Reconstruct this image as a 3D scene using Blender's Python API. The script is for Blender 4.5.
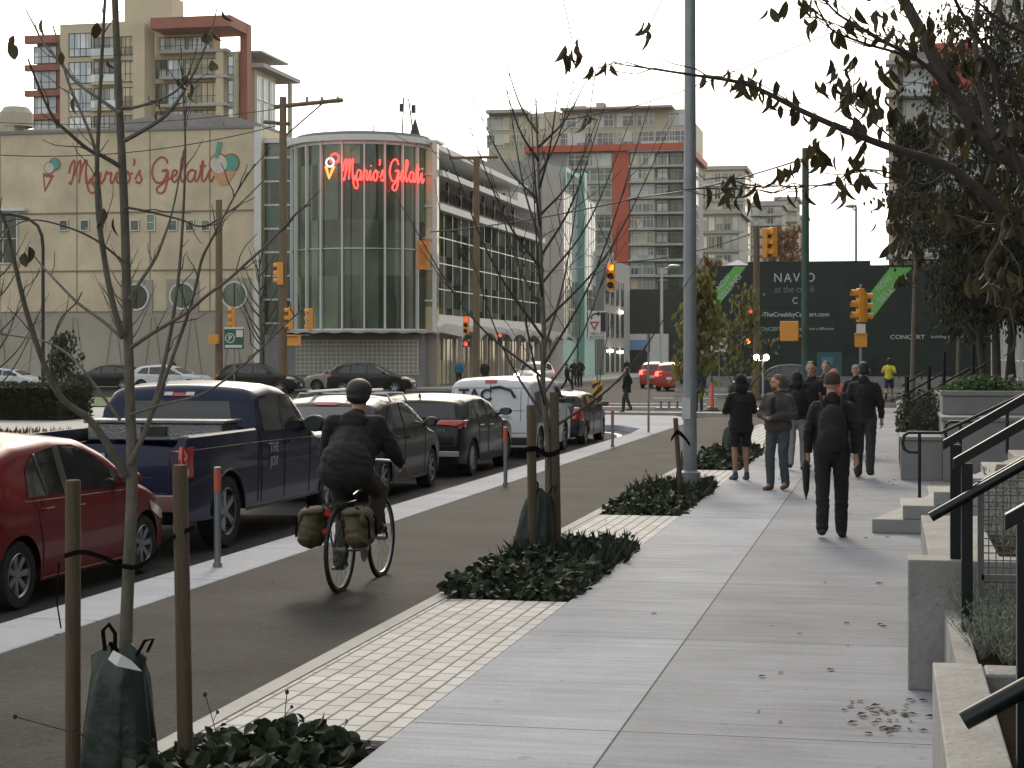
import bpy, bmesh, math, random
from mathutils import Vector, Matrix
from mathutils.bvhtree import BVHTree
R = math.radians
rnd = random.Random(7)
for o in list(bpy.data.objects): bpy.data.objects.remove(o)
SC = bpy.context.scene
COL = SC.collection
# ---------------- camera, sky, sun, exposure ----------------
F, HX, HY, CH, TH = 1800.0, 512.0, 355.0, 1.9, math.atan(378/1800)
cd = bpy.data.cameras.new('camera'); cam = bpy.data.objects.new('camera', cd); COL.objects.link(cam)
cam.location = (0, 0, CH); cam.rotation_euler = (R(90), 0, TH)
cd.sensor_width = 36; cd.lens = 36*F/1024; cd.shift_y = -29/1024
cd.clip_start = .05; cd.clip_end = 6000
SC.camera = cam
HAZE = .00010
SUN_EL, SUN_AZ = 30.0, -12.0        # degrees above the horizon, degrees to the right (+) of the street's direction
w = bpy.data.worlds.new('World'); SC.world = w; w.use_nodes = True
nt = w.node_tree; bg = nt.nodes['Background']
sky = nt.nodes.new('ShaderNodeTexSky'); sky.sky_type = 'NISHITA'; sky.sun_disc = False
sky.sun_elevation = R(SUN_EL); sky.sun_rotation = R(SUN_AZ)
sky.dust_density = 4.0; sky.air_density = 1.0; sky.ozone_density = 1.0
hs = nt.nodes.new('ShaderNodeHueSaturation'); hs.inputs['Saturation'].default_value = .55
gm = nt.nodes.new('ShaderNodeGamma'); gm.inputs[1].default_value = .5      # thin bright overcast: evens the sky out
nt.links.new(sky.outputs[0], gm.inputs[0]); nt.links.new(gm.outputs[0], hs.inputs['Color']); tn = nt.nodes.new('ShaderNodeVectorMath'); tn.operation = 'MULTIPLY'; tn.inputs[1].default_value = (1.0, .955, .865)
nt.links.new(hs.outputs[0], tn.inputs[0]); nt.links.new(tn.outputs[0], bg.inputs[0])
bg.inputs[1].default_value = .15
sl = bpy.data.lights.new('sun', 'SUN'); so = bpy.data.objects.new('sun', sl); COL.objects.link(so)
sl.energy = .28; sl.angle = R(10); sl.color = (1, .86, .66)
d = Vector((math.sin(R(SUN_AZ))*math.cos(R(SUN_EL)), math.cos(R(SUN_AZ))*math.cos(R(SUN_EL)), math.sin(R(SUN_EL))))
so.rotation_euler = (-d).to_track_quat('-Z', 'Y').to_euler()
SC.view_settings.view_transform = 'Standard'; SC.view_settings.look = 'None'
SC.view_settings.gamma = 1; SC.view_settings.exposure = 2.2
SC.render.engine = 'CYCLES'
SC.cycles.max_bounces = 6; SC.cycles.diffuse_bounces = 3; SC.cycles.glossy_bounces = 3
SC.cycles.transmission_bounces = 4; SC.cycles.transparent_max_bounces = 8
try:
    SC.cycles.use_denoising = True
except Exception: pass
CT, ST = math.cos(TH), math.sin(TH)
# ---------------- placing from the photograph's measurements ----------------
def W(px, Z, z=0.0):
    u = (px-HX)/F
    return Vector((Z*(-ST+u*CT), Z*(CT+u*ST), z))
def G(px, py, z=0.0): return W(px, F*(CH-z)/(py-HY), z)
def H(py, Z): return CH+(HY-py)/F*Z
def onX(px, X):
    u = (px-HX)/F; Z = X/(-ST+u*CT); return Z*(CT+u*ST)
def onY(px, Y):
    u = (px-HX)/F; Z = Y/(CT+u*ST); return Z*(-ST+u*CT)
def depth(x, y): return -ST*x+CT*y
# ---------------- tagging ----------------
def tag(o, label=None, cat=None, group=None, kind=None):
    if label: o['label'] = label
    if cat: o['category'] = cat
    if group: o['group'] = group
    if kind: o['kind'] = kind
    return o
def thing(name, label, cat, loc=(0, 0, 0), rz=0, group=None):
    o = bpy.data.objects.new(name, None); COL.objects.link(o)
    o.location = loc; o.rotation_euler = (0, 0, rz); o.empty_display_size = .2
    return tag(o, label, cat, group)
def kids(o): return [c for c in bpy.data.objects if c.parent == o]
def copy_tree(o, parent=None, table=None):
    if table is None:
        table = {}
        for c in bpy.data.objects:
            if c.parent: table.setdefault(c.parent.name, []).append(c)
    c = o.copy(); COL.objects.link(c)
    if parent: c.parent = parent
    for ch in table.get(o.name, []): copy_tree(ch, c, table)
    return c
# ---------------- mesh builder ----------------
class MB:
    def __init__(s): s.v = []; s.f = []; s.mi = []
    def add(s, vs, fs, mi=0, M=None):
        b = len(s.v)
        for p in vs:
            p = Vector(p)
            if M is not None: p = M @ p
            s.v.append(tuple(p))
        for f in fs: s.f.append([b+i for i in f]); s.mi.append(mi)
    def box(s, a, b, mi=0, M=None):
        x0, y0, z0 = a; x1, y1, z1 = b
        vs = [(x0,y0,z0),(x1,y0,z0),(x1,y1,z0),(x0,y1,z0),(x0,y0,z1),(x1,y0,z1),(x1,y1,z1),(x0,y1,z1)]
        s.add(vs, [(0,3,2,1),(4,5,6,7),(0,1,5,4),(1,2,6,5),(2,3,7,6),(3,0,4,7)], mi, M)
    def prism(s, poly, z0, z1, mi=0, M=None):      # poly in xy, counter-clockwise
        n = len(poly)
        vs = [(p[0], p[1], z0) for p in poly]+[(p[0], p[1], z1) for p in poly]
        s.add(vs, [list(range(n))[::-1], list(range(n, 2*n))]+[(i, (i+1) % n, n+(i+1) % n, n+i) for i in range(n)], mi, M)
    def prism_xz(s, poly, y0, y1, mi=0, M=None):
        n = len(poly)
        vs = [(p[0], y0, p[1]) for p in poly]+[(p[0], y1, p[1]) for p in poly]
        s.add(vs, [list(range(n)), list(range(n, 2*n))[::-1]]+[(i, n+i, n+(i+1) % n, (i+1) % n) for i in range(n)], mi, M)
    def tube(s, pts, r, n=8, mi=0, caps=True, M=None):
        pts = [Vector(p) for p in pts]; m = len(pts)
        rs = r if isinstance(r, (list, tuple)) else [r]*m
        base = len(s.v); ref = None; vs = []
        for i, p in enumerate(pts):
            t = (pts[min(i+1, m-1)]-pts[max(i-1, 0)])
            if t.length < 1e-9: t = Vector((0, 0, 1))
            t.normalize()
            if ref is None:
                ref = Vector((0, 0, 1)) if abs(t.z) < .9 else Vector((1, 0, 0))
            a = t.cross(ref)
            if a.length < 1e-6: a = t.cross(Vector((0, 1, 0)))
            a.normalize(); b = t.cross(a); ref = -b if False else a.cross(t)
            for k in range(n):
                an = 2*math.pi*k/n
                vs.append(p+(a*math.cos(an)+b*math.sin(an))*rs[i])
        fs = []
        for i in range(m-1):
            for k in range(n):
                fs.append((i*n+k, i*n+(k+1) % n, (i+1)*n+(k+1) % n, (i+1)*n+k))
        if caps: fs += [list(range(n)), list(range((m-1)*n, m*n))[::-1]]
        fs = [f[::-1] for f in fs]
        s.add(vs, fs, mi, M)
    def lathe(s, prof, n=24, axis='z', mi=0, M=None, close=False):   # prof: (r, h)
        vs = []; fs = []; m = len(prof)
        for r, h in prof:
            for k in range(n):
                an = 2*math.pi*k/n; c, q = math.cos(an)*r, math.sin(an)*r
                vs.append((c, q, h) if axis == 'z' else ((h, c, q) if axis == 'x' else (q, h, c)))
        for i in range(m-1 if not close else m):
            j = (i+1) % m
            for k in range(n):
                fs.append((i*n+k, i*n+(k+1) % n, j*n+(k+1) % n, j*n+k))
        s.add(vs, fs, mi, M)
    def disc(s, c, r, n=24, nrm='y', mi=0, M=None):
        vs = []
        for k in range(n):
            an = 2*math.pi*k/n; a, b = math.cos(an)*r, math.sin(an)*r
            vs.append((c[0]+a, c[1], c[2]+b) if nrm == 'y' else ((c[0], c[1]+a, c[2]+b) if nrm == 'x' else (c[0]+a, c[1]+b, c[2])))
        s.add(vs, [list(range(n))], mi, M)
    def sphere(s, c, r, seg=12, rings=8, mi=0, M=None):
        if not isinstance(r, (tuple, list)): r = (r, r, r)
        vs = []; fs = []
        for i in range(rings+1):
            ph = math.pi*i/rings
            for k in range(seg):
                an = 2*math.pi*k/seg
                vs.append((c[0]+r[0]*math.sin(ph)*math.cos(an), c[1]+r[1]*math.sin(ph)*math.sin(an), c[2]+r[2]*math.cos(ph)))
        for i in range(rings):
            for k in range(seg):
                fs.append((i*seg+k, (i+1)*seg+k, (i+1)*seg+(k+1) % seg, i*seg+(k+1) % seg))
        s.add(vs, fs, mi, M)
    def mesh(s, name):
        me = bpy.data.meshes.new(name); me.from_pydata(s.v, [], s.f)
        me.polygons.foreach_set('material_index', s.mi)
        return me
    def build(s, name, mats, parent=None, smooth=None, bevel=0, loc=None, rz=0, recalc=False):
        me = s.mesh(name)
        if not isinstance(mats, (list, tuple)): mats = [mats]
        for m in mats: me.materials.append(m)
        if recalc or bevel:
            bm = bmesh.new(); bm.from_mesh(me)
            bmesh.ops.remove_doubles(bm, verts=bm.verts, dist=1e-5)
            bmesh.ops.recalc_face_normals(bm, faces=bm.faces)
            bm.to_mesh(me); bm.free()
        me.validate(); me.update()
        if smooth is not None:
            me.shade_smooth(); me.set_sharp_from_angle(angle=R(smooth))
        o = bpy.data.objects.new(name, me); COL.objects.link(o)
        if parent: o.parent = parent
        if loc is not None: o.location = loc
        o.rotation_euler = (0, 0, rz)
        if bevel:
            b = o.modifiers.new('bevel', 'BEVEL'); b.width = bevel; b.segments = 2; b.limit_method = 'ANGLE'; b.angle_limit = R(35)
        return o
def struct(mb, name, mats, **k):
    o = mb.build(name, mats, **k); o['kind'] = 'structure'; return o
def catmull(pts, n=6):
    pts = [Vector(p) for p in pts]; out = []
    P = [pts[0]*2-pts[1]]+pts+[pts[-1]*2-pts[-2]]
    for i in range(1, len(P)-2):
        a, b, c, dd = P[i-1], P[i], P[i+1], P[i+2]
        for k in range(n):
            t = k/n
            out.append(.5*((2*b)+(c-a)*t+(2*a-5*b+4*c-dd)*t*t+(3*b-a-3*c+dd)*t**3))
    out.append(pts[-1]); return out
# ---------------- materials ----------------
def lin(c):
    return tuple(((x/255)/12.92 if x/255 <= .04045 else ((x/255+.055)/1.055)**2.4) for x in c)
def M(name, col, rough=.6, metal=0, var=.12, vs=3.0, bump=0, bs=60, spec=.5, coat=0, dirt=0, emit=None, es=1, stretch=None):
    m = bpy.data.materials.new(name); m.use_nodes = True
    n = m.node_tree; b = n.nodes['Principled BSDF']
    b.inputs['Roughness'].default_value = rough; b.inputs['Metallic'].default_value = metal
    b.inputs['Specular IOR Level'].default_value = spec; b.inputs['Coat Weight'].default_value = coat
    b.inputs['Coat Roughness'].default_value = .04
    b.inputs['Base Color'].default_value = (*col, 1)
    tc = n.nodes.new('ShaderNodeTexCoord'); vec = tc.outputs['Object']
    if stretch:
        mp = n.nodes.new('ShaderNodeMapping'); mp.inputs['Scale'].default_value = stretch
        n.links.new(vec, mp.inputs[0]); vec = mp.outputs[0]
    if var:
        no = n.nodes.new('ShaderNodeTexNoise'); no.inputs['Scale'].default_value = vs; no.inputs['Detail'].default_value = 6
        no.inputs['Roughness'].default_value = .65
        n.links.new(vec, no.inputs['Vector'])
        rp = n.nodes.new('ShaderNodeMapRange'); rp.inputs[1].default_value = .25; rp.inputs[2].default_value = .75
        rp.inputs[3].default_value = 1-var; rp.inputs[4].default_value = 1+var
        n.links.new(no.outputs[0], rp.inputs[0])
        mx = n.nodes.new('ShaderNodeVectorMath'); mx.operation = 'SCALE'; mx.inputs[0].default_value = col
        n.links.new(rp.outputs[0], mx.inputs['Scale']); n.links.new(mx.outputs[0], b.inputs['Base Color'])
    if bump:
        nb = n.nodes.new('ShaderNodeTexNoise'); nb.inputs['Scale'].default_value = bs; nb.inputs['Detail'].default_value = 4
        n.links.new(vec, nb.inputs['Vector'])
        bp = n.nodes.new('ShaderNodeBump'); bp.inputs['Strength'].default_value = bump; bp.inputs['Distance'].default_value = .02
        n.links.new(nb.outputs[0], bp.inputs['Height']); n.links.new(bp.outputs[0], b.inputs['Normal'])
    if emit:
        b.inputs['Emission Color'].default_value = (*emit, 1); b.inputs['Emission Strength'].default_value = es
    return m
def glassmat(name, c1, c2, cell=(1.5, 1.5, 3.0), rough=.06, spec=.6):
    """window glass: tone changes by room behind it, reflections painted into the colour"""
    m = bpy.data.materials.new(name); m.use_nodes = True
    n = m.node_tree; b = n.nodes['Principled BSDF']
    b.inputs['Roughness'].default_value = rough; b.inputs['Specular IOR Level'].default_value = spec
    g = n.nodes.new('ShaderNodeNewGeometry')
    dv = n.nodes.new('ShaderNodeVectorMath'); dv.operation = 'DIVIDE'; dv.inputs[1].default_value = cell
    n.links.new(g.outputs['Position'], dv.inputs[0])
    fl = n.nodes.new('ShaderNodeVectorMath'); fl.operation = 'FLOOR'; n.links.new(dv.outputs[0], fl.inputs[0])
    wn = n.nodes.new('ShaderNodeTexWhiteNoise'); n.links.new(fl.outputs[0], wn.inputs['Vector'])
    no = n.nodes.new('ShaderNodeTexNoise'); no.inputs['Scale'].default_value = .35; no.inputs['Detail'].default_value = 5
    n.links.new(g.outputs['Position'], no.inputs['Vector'])
    ad = n.nodes.new('ShaderNodeMath'); ad.operation = 'MULTIPLY'
    n.links.new(wn.outputs[0], ad.inputs[0]); n.links.new(no.outputs[0], ad.inputs[1])
    cr = n.nodes.new('ShaderNodeValToRGB'); cr.color_ramp.elements[0].position = .06; cr.color_ramp.elements[1].position = .52  # wide tone spread also paints blotchy reflections into the panes
    cr.color_ramp.elements[0].color = (*c1, 1); cr.color_ramp.elements[1].color = (*c2, 1)
    n.links.new(ad.outputs[0], cr.inputs[0]); n.links.new(cr.outputs[0], b.inputs['Base Color'])
    nb = n.nodes.new('ShaderNodeTexNoise'); nb.inputs['Scale'].default_value = .6
    n.links.new(g.outputs['Position'], nb.inputs['Vector'])
    bp = n.nodes.new('ShaderNodeBump'); bp.inputs['Strength'].default_value = .08; bp.inputs['Distance'].default_value = .1
    n.links.new(nb.outputs[0], bp.inputs['Height']); n.links.new(bp.outputs[0], b.inputs['Normal'])
    return m
def linesmat(name, col, joint, jy=1.5, jx=None, x0=0, wj=.007, rough=.75, var=.14, broom=.3, speck=.22, sps=35):
    """poured concrete: expansion joints every jy metres along the walk, broom marks across it"""
    m = M(name, col, rough, var=0, bump=0, spec=.12); n = m.node_tree; b = n.nodes['Principled BSDF']; L = n.links
    g = n.nodes.new('ShaderNodeNewGeometry'); sp = n.nodes.new('ShaderNodeSeparateXYZ'); L.new(g.outputs['Position'], sp.inputs[0])
    def ma(op, a, bb=None, c=None):
        q = n.nodes.new('ShaderNodeMath'); q.operation = op
        for i, v in enumerate((a, bb, c)):
            if v is None: continue
            if isinstance(v, (int, float)): q.inputs[i].default_value = v
            else: L.new(v, q.inputs[i])
        return q.outputs[0]
    fy = ma('FRACT', ma('DIVIDE', sp.outputs['Y'], jy)); ly = ma('LESS_THAN', fy, wj*2/jy)
    lines = ly
    if jx:
        lx = ma('LESS_THAN', ma('ABSOLUTE', ma('SUBTRACT', sp.outputs['X'], x0)), wj*.85)
        lines = ma('MAXIMUM', ly, lx)
    no = n.nodes.new('ShaderNodeTexNoise'); no.inputs['Scale'].default_value = .9; no.inputs['Detail'].default_value = 8; no.inputs['Roughness'].default_value = .6
    L.new(g.outputs['Position'], no.inputs['Vector'])
    slab = n.nodes.new('ShaderNodeTexWhiteNoise'); slab.noise_dimensions = '1D'
    L.new(ma('FLOOR', ma('DIVIDE', sp.outputs['Y'], jy)), slab.inputs['W'])
    st = n.nodes.new('ShaderNodeTexNoise'); st.inputs['Scale'].default_value = 1.0; st.inputs['Detail'].default_value = 3
    mp = n.nodes.new('ShaderNodeMapping'); mp.inputs['Scale'].default_value = (2, 60, 1); L.new(g.outputs['Position'], mp.inputs[0]); L.new(mp.outputs[0], st.inputs['Vector'])
    sp2 = n.nodes.new('ShaderNodeTexNoise'); sp2.inputs['Scale'].default_value = sps; sp2.inputs['Detail'].default_value = 2; L.new(g.outputs['Position'], sp2.inputs['Vector'])
    k = ma('ADD', ma('MULTIPLY', ma('SUBTRACT', no.outputs[0], .5), var*4), 1)
    k = ma('ADD', k, ma('MULTIPLY', ma('SUBTRACT', slab.outputs[0], .5), var))
    k = ma('ADD', k, ma('MULTIPLY', ma('SUBTRACT', st.outputs[0], .5), broom))
    k = ma('ADD', k, ma('MULTIPLY', ma('SUBTRACT', sp2.outputs[0], .5), speck))
    st2 = n.nodes.new('ShaderNodeTexNoise'); st2.inputs['Scale'].default_value = 1; st2.inputs['Detail'].default_value = 5
    mp2 = n.nodes.new('ShaderNodeMapping'); mp2.inputs['Scale'].default_value = (.8, 11, 1); L.new(g.outputs['Position'], mp2.inputs[0]); L.new(mp2.outputs[0], st2.inputs['Vector'])
    k = ma('ADD', k, ma('MULTIPLY', ma('SUBTRACT', st2.outputs[0], .5), broom*1.1))
    blot = n.nodes.new('ShaderNodeTexNoise'); blot.inputs['Scale'].default_value = 5; blot.inputs['Detail'].default_value = 6; L.new(g.outputs['Position'], blot.inputs['Vector'])
    k = ma('MULTIPLY', k, ma('SUBTRACT', 1, ma('MULTIPLY', ma('GREATER_THAN', blot.outputs[0], .69), .22)))
    if jx: k = ma('MULTIPLY', k, ma('ADD', .93, ma('MULTIPLY', ma('LESS_THAN', sp.outputs['X'], x0), .28)))
    k = ma('MULTIPLY', k, ma('SUBTRACT', 1, ma('MULTIPLY', lines, .88)))
    mx = n.nodes.new('ShaderNodeVectorMath'); mx.operation = 'SCALE'; mx.inputs[0].default_value = col
    L.new(k, mx.inputs['Scale']); L.new(mx.outputs[0], b.inputs['Base Color'])
    bp = n.nodes.new('ShaderNodeBump'); bp.inputs['Strength'].default_value = .35; bp.inputs['Distance'].default_value = .01
    L.new(st.outputs[0], bp.inputs['Height']); L.new(bp.outputs[0], b.inputs['Normal'])
    return m
def brickmat(name, col, mortar, row=.15, wid=.3, ms=.012, swap=True, rough=.75):
    m = M(name, col, rough, var=0); n = m.node_tree; b = n.nodes['Principled BSDF']; L = n.links
    g = n.nodes.new('ShaderNodeNewGeometry'); sp = n.nodes.new('ShaderNodeSeparateXYZ'); L.new(g.outputs['Position'], sp.inputs[0])
    cb = n.nodes.new('ShaderNodeCombineXYZ')
    if swap: L.new(sp.outputs['Y'], cb.inputs[0]); L.new(sp.outputs['X'], cb.inputs[1])
    else: L.new(sp.outputs['X'], cb.inputs[0]); L.new(sp.outputs['Z'], cb.inputs[1])
    br = n.nodes.new('ShaderNodeTexBrick'); L.new(cb.outputs[0], br.inputs['Vector'])
    br.inputs['Scale'].default_value = 1; br.inputs['Brick Width'].default_value = wid; br.inputs['Row Height'].default_value = row
    br.inputs['Mortar Size'].default_value = ms; br.inputs['Mortar Smooth'].default_value = .3
    br.inputs['Color1'].default_value = (*[c*.86 for c in col], 1); br.inputs['Color2'].default_value = (*[c*1.1 for c in col], 1)
    br.inputs['Mortar'].default_value = (*mortar, 1)
    no = n.nodes.new('ShaderNodeTexNoise'); no.inputs['Scale'].default_value = 1.7; no.inputs['Detail'].default_value = 7; L.new(g.outputs['Position'], no.inputs['Vector'])
    mr = n.nodes.new('ShaderNodeMapRange'); mr.inputs[3].default_value = .72; mr.inputs[4].default_value = 1.25; L.new(no.outputs[0], mr.inputs[0])
    mx = n.nodes.new('ShaderNodeVectorMath'); mx.operation = 'SCALE'; L.new(br.outputs['Color'], mx.inputs[0]); L.new(mr.outputs[0], mx.inputs['Scale'])
    L.new(mx.outputs[0], b.inputs['Base Color'])
    bp = n.nodes.new('ShaderNodeBump'); bp.inputs['Strength'].default_value = .5; bp.inputs['Distance'].default_value = .01; bp.invert = True
    L.new(br.outputs['Fac'], bp.inputs['Height']); L.new(bp.outputs[0], b.inputs['Normal'])
    return m
def leafmat(name, c1, c2, rough=.5, trans=.15):
    m = bpy.data.materials.new(name); m.use_nodes = True
    n = m.node_tree; b = n.nodes['Principled BSDF']; L = n.links
    b.inputs['Roughness'].default_value = rough
    g = n.nodes.new('ShaderNodeNewGeometry')
    cr = n.nodes.new('ShaderNodeValToRGB'); cr.color_ramp.elements[0].color = (*c1, 1); cr.color_ramp.elements[1].color = (*c2, 1)
    L.new(g.outputs['Random Per Island'], cr.inputs[0]); L.new(cr.outputs[0], b.inputs['Base Color'])
    tr = n.nodes.new('ShaderNodeBsdfTranslucent'); L.new(cr.outputs[0], tr.inputs[0])
    ms = n.nodes.new('ShaderNodeMixShader'); ms.inputs[0].default_value = trans
    L.new(b.outputs[0], ms.inputs[1]); L.new(tr.outputs[0], ms.inputs[2])
    L.new(ms.outputs[0], n.nodes['Material Output'].inputs[0])
    return m
_cx = (.19, .186, .178)
MT = dict(
 asphalt=M('asphalt', (.028, .028, .030), .85, var=.3, vs=.8, bump=.5, bs=120, spec=.15),
 lane=linesmat('lane_asphalt', (.0175, .0175, .0178), .9, 1e5, None, var=.9, broom=.35, speck=3.0, sps=38), lane_old=M('bike_lane_asphalt', (.024, .0232, .0225), .9, var=.4, vs=1.1, bump=.8, spec=.12, bs=150, stretch=(3, .5, 1)),
 walk=linesmat('sidewalk_concrete', (.23, .245, .28), .7, 3.0, True, -1.335, broom=.55, var=.2, speck=.35),
 strip=linesmat('kerb_concrete', (.28, .30, .345), .7, 2.4, None, speck=.3),
 paver=brickmat('paver', (.37, .375, .385), (.035, .034, .033), row=.12, wid=.24, ms=.010),
 conc=M('concrete', (.21, .21, .205), .8, var=.25, vs=1.6, bump=.35, bs=30),
 conc_l=M('pale_concrete', (.30, .30, .29), .8, var=.2, vs=2, bump=.3, bs=30),
 conc_d=M('grey_concrete', (.2, .2, .205), .8, var=.15, vs=1, bump=.2, bs=20),
 stucco=M('cream_stucco', (.56, .475, .335), .85, var=.3, vs=.35, bump=.2, bs=6),
 stucco_g=M('grey_stucco', (.33, .30, .25), .85, var=.15, vs=.3, bump=.2, bs=6),
 joint=M('joint', (.22, .18, .13), .9, var=.1),
 white=M('white_trim', (.62, .62, .6), .5, var=.08),
 alu=M('aluminium', (.45, .47, .47), .35, .6, var=.08),
 glass=glassmat('dark_glass', (.018, .032, .022), (.15, .20, .13), (1.33, 1.33, 3.3)),
 glass_t=glassmat('tower_glass', (.09, .10, .10), (.50, .52, .48), (1.1, 1.1, 1.5)),
 glass_w=glassmat('warm_glass', (.20, .18, .10), (.62, .54, .34), (1.2, 1.2, 1.6)),
 glass_s=glassmat('sky_glass', (.35, .42, .45), (.75, .80, .80), (1.0, 1.0, 2.0)),  # pale base colour stands in for bright sky reflected in the panes
 grime=M('grey_panel', (.28, .28, .27), .7, var=.12, vs=.5),
 beige=M('beige_panel', (.50, .43, .31), .8, var=.12, vs=.4),
 red=M('brick_red_panel', (.27, .10, .075), .7, var=.12, vs=.5),
 orange_red=M('orange_red_panel', (.40, .08, .045), .6, var=.08, vs=.5),
 teal=M('teal_panel', (.22, .42, .38), .45, var=.1, vs=.5),
 slab=M('slab_edge', (.36, .355, .34), .8, var=.1, vs=.5),
 darkm=M('dark_metal', (.02, .022, .024), .4, .3, var=.1),
 black=M('black_paint', (.012, .012, .013), .5, var=.1),
 steel=M('galvanised_steel', (.23, .25, .27), .5, .5, var=.15, vs=4),
 wood=M('weathered_wood', (.16, .115, .07), .85, var=.3, vs=6, bump=.5, bs=30, stretch=(6, 6, .6)),
 greenpole=M('green_pole', (.03, .075, .06), .6, var=.2),
 yellow=M('signal_yellow', (.72, .30, .03), .45, var=.06),
 bark=M('bark', (.13, .115, .092), .9, var=.35, vs=14, bump=.7, bs=40, stretch=(1, 1, .5)),
 bark_d=M('dark_bark', (.055, .046, .038), .9, var=.3, vs=14, bump=.5, bs=40),
 stake=M('stake_wood', (.085, .062, .036), .85, var=.3, vs=5, bump=.4, bs=30, stretch=(8, 8, .8)),
 soil=M('soil', (.02, .016, .012), .98, spec=.02, var=.4, vs=8, bump=.8, bs=30),
 strap=M('black_strap', (.006, .006, .006), .95, var=0, spec=.05),
 rubber=M('rubber', (.012, .012, .012), .8, var=.1),
 chrome=M('chrome', (.5, .5, .5), .3, 1, var=0),
 rim=M('alloy', (.32, .33, .34), .3, .85, var=.05),
 carglass=M('car_glass', (.018, .02, .021), .04, var=0, spec=.7),
 carglass_l=M('car_glass_pale', (.06, .07, .075), .05, var=0, spec=.7),
 trim=M('black_plastic', (.010, .010, .011), .5, var=.1),
 taillight=M('tail_light', (.35, .012, .012), .12, var=0, coat=1),
 taillit=M('tail_light_lit', (.8, .03, .02), .3, var=0, emit=(1, .04, .03), es=2.2),
 headlit=M('head_light_lit', (.9, .85, .7), .3, var=0, emit=(1, .8, .5), es=7),
 clear=M('lamp_lens', (.5, .5, .5), .12, var=0, coat=1),
 plate=M('number_plate', (.6, .62, .66), .5, var=0),
 ltr=M('white_letter', (.62, .62, .6), .6, var=0),
 hoard=M('hoarding_green', (.005, .018, .016), .6, var=.2, vs=.4),
 grass=M('lawn', (.05, .09, .02), .9, var=.3, vs=4, bump=.6, bs=60),
 neon=M('neon_red', (.8, .05, .05), .4, var=0, emit=(1, .05, .04), es=.8),
 litred=M('signal_lit_red', (.9, .1, .02), .4, var=0, emit=(1, .035, .015), es=.9),
 litamb=M('signal_lit_amber', (.9, .3, .02), .4, var=0, emit=(1, .16, .02), es=1.1),
 litwhite=M('lamp_lit_white', (.9, .9, .8), .4, var=0, emit=(1, .9, .65), es=6),
)

for k_ in ('lane',): MT[k_].node_tree.nodes['Principled BSDF'].inputs['Roughness'].default_value = .8; MT[k_].node_tree.nodes['Principled BSDF'].inputs['Specular IOR Level'].default_value = .10
def wpart(mb, name, mats, root, **k):
    """a part whose mesh was laid out in world coordinates"""
    L = root.location
    mb.v = [(x-L[0], y-L[1], z-L[2]) for x, y, z in mb.v]
    return mb.build(name, mats, root, **k)
_wc = {}
def window(root, p, rz, w, h, nx=2, nz=1, g='glass_t', f='darkm', fr=.07, name='window', mull=.05, low=None):
    key = (round(w, 2), round(h, 2), nx, nz, g, f, fr, low)
    if key not in _wc:
        mb = MB()
        mb.box((0, -.02, 0), (w, .05, h), 0)
        for a, b in (((0, -.07, 0), (fr, -.021, h)), ((w-fr, -.07, 0), (w, -.021, h)), ((fr, -.07, 0), (w-fr, -.021, fr)), ((fr, -.07, h-fr), (w-fr, -.021, h))): mb.box(a, b, 1)
        for i in range(1, nx): x = w*i/nx; mb.box((x-mull/2, -.06, fr), (x+mull/2, -.022, h-fr), 1)
        for i in range(1, nz): z = h*i/nz; mb.box((fr, -.055, z-mull/2), (w-fr, -.0225, z+mull/2), 1)
        if low: mb.box((fr, -.057, low-mull/2), (w-fr, -.0227, low+mull/2), 1)
        me = mb.mesh('window'); me.materials.append(MT[g]); me.materials.append(MT[f]); me.update(); _wc[key] = me
    o = bpy.data.objects.new(name, _wc[key]); COL.objects.link(o); o.parent = root
    o.location = Vector(p)-root.location; o.rotation_euler = (0, 0, rz); return o
TMP = bpy.data.scenes.new('workbench')
def bake(o):
    TMP.collection.objects.link(o); TMP.view_layers[0].update()
    with bpy.context.temp_override(scene=TMP, view_layer=TMP.view_layers[0]): dg = bpy.context.evaluated_depsgraph_get()
    me = bpy.data.meshes.new_from_object(o.evaluated_get(dg)); TMP.collection.objects.unlink(o); return me
def text_mb(s, size, depth=.01, align='CENTER', spacing=1.0, bold=0):
    cu = bpy.data.curves.new('t', 'FONT'); cu.body = s; cu.size = size; cu.extrude = depth; cu.align_x = align; cu.space_character = spacing
    cu.offset = bold; cu.resolution_u = 3
    o = bpy.data.objects.new('t', cu); COL.objects.link(o)
    COL.objects.unlink(o); me = bake(o)
    mb = MB(); mb.add([(v.co.x, -v.co.z, v.co.y) for v in me.vertices], [list(p.vertices) for p in me.polygons])
    bpy.data.objects.remove(o); bpy.data.meshes.remove(me); bpy.data.curves.remove(cu)
    return mb                                  # stands in the x-z plane, read from -y
def place(mb, M4):
    mb.v = [tuple(M4 @ Vector(v)) for v in mb.v]; return mb
def TR(p, rz=0, ry=0): return Matrix.Translation(p) @ Matrix.Rotation(rz, 4, 'Z') @ Matrix.Rotation(ry, 4, 'Y')
# =============================== GROUND ===============================
RZ = -.15
mb = MB(); mb.add([(-450, -100, RZ), (450, -100, RZ), (450, 800, RZ), (-450, 800, RZ)], [(0, 1, 2, 3)])
struct(mb, 'road', MT['asphalt'])
def slab(name, poly, mat, top=0.0, bot=RZ-.05, bevel=.012):
    mb = MB(); mb.prism(poly, bot, top); return struct(mb, name, mat, bevel=bevel, recalc=True)
XS, XP, XL, XK = -2.43, -3.40, -5.55, -6.18
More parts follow.
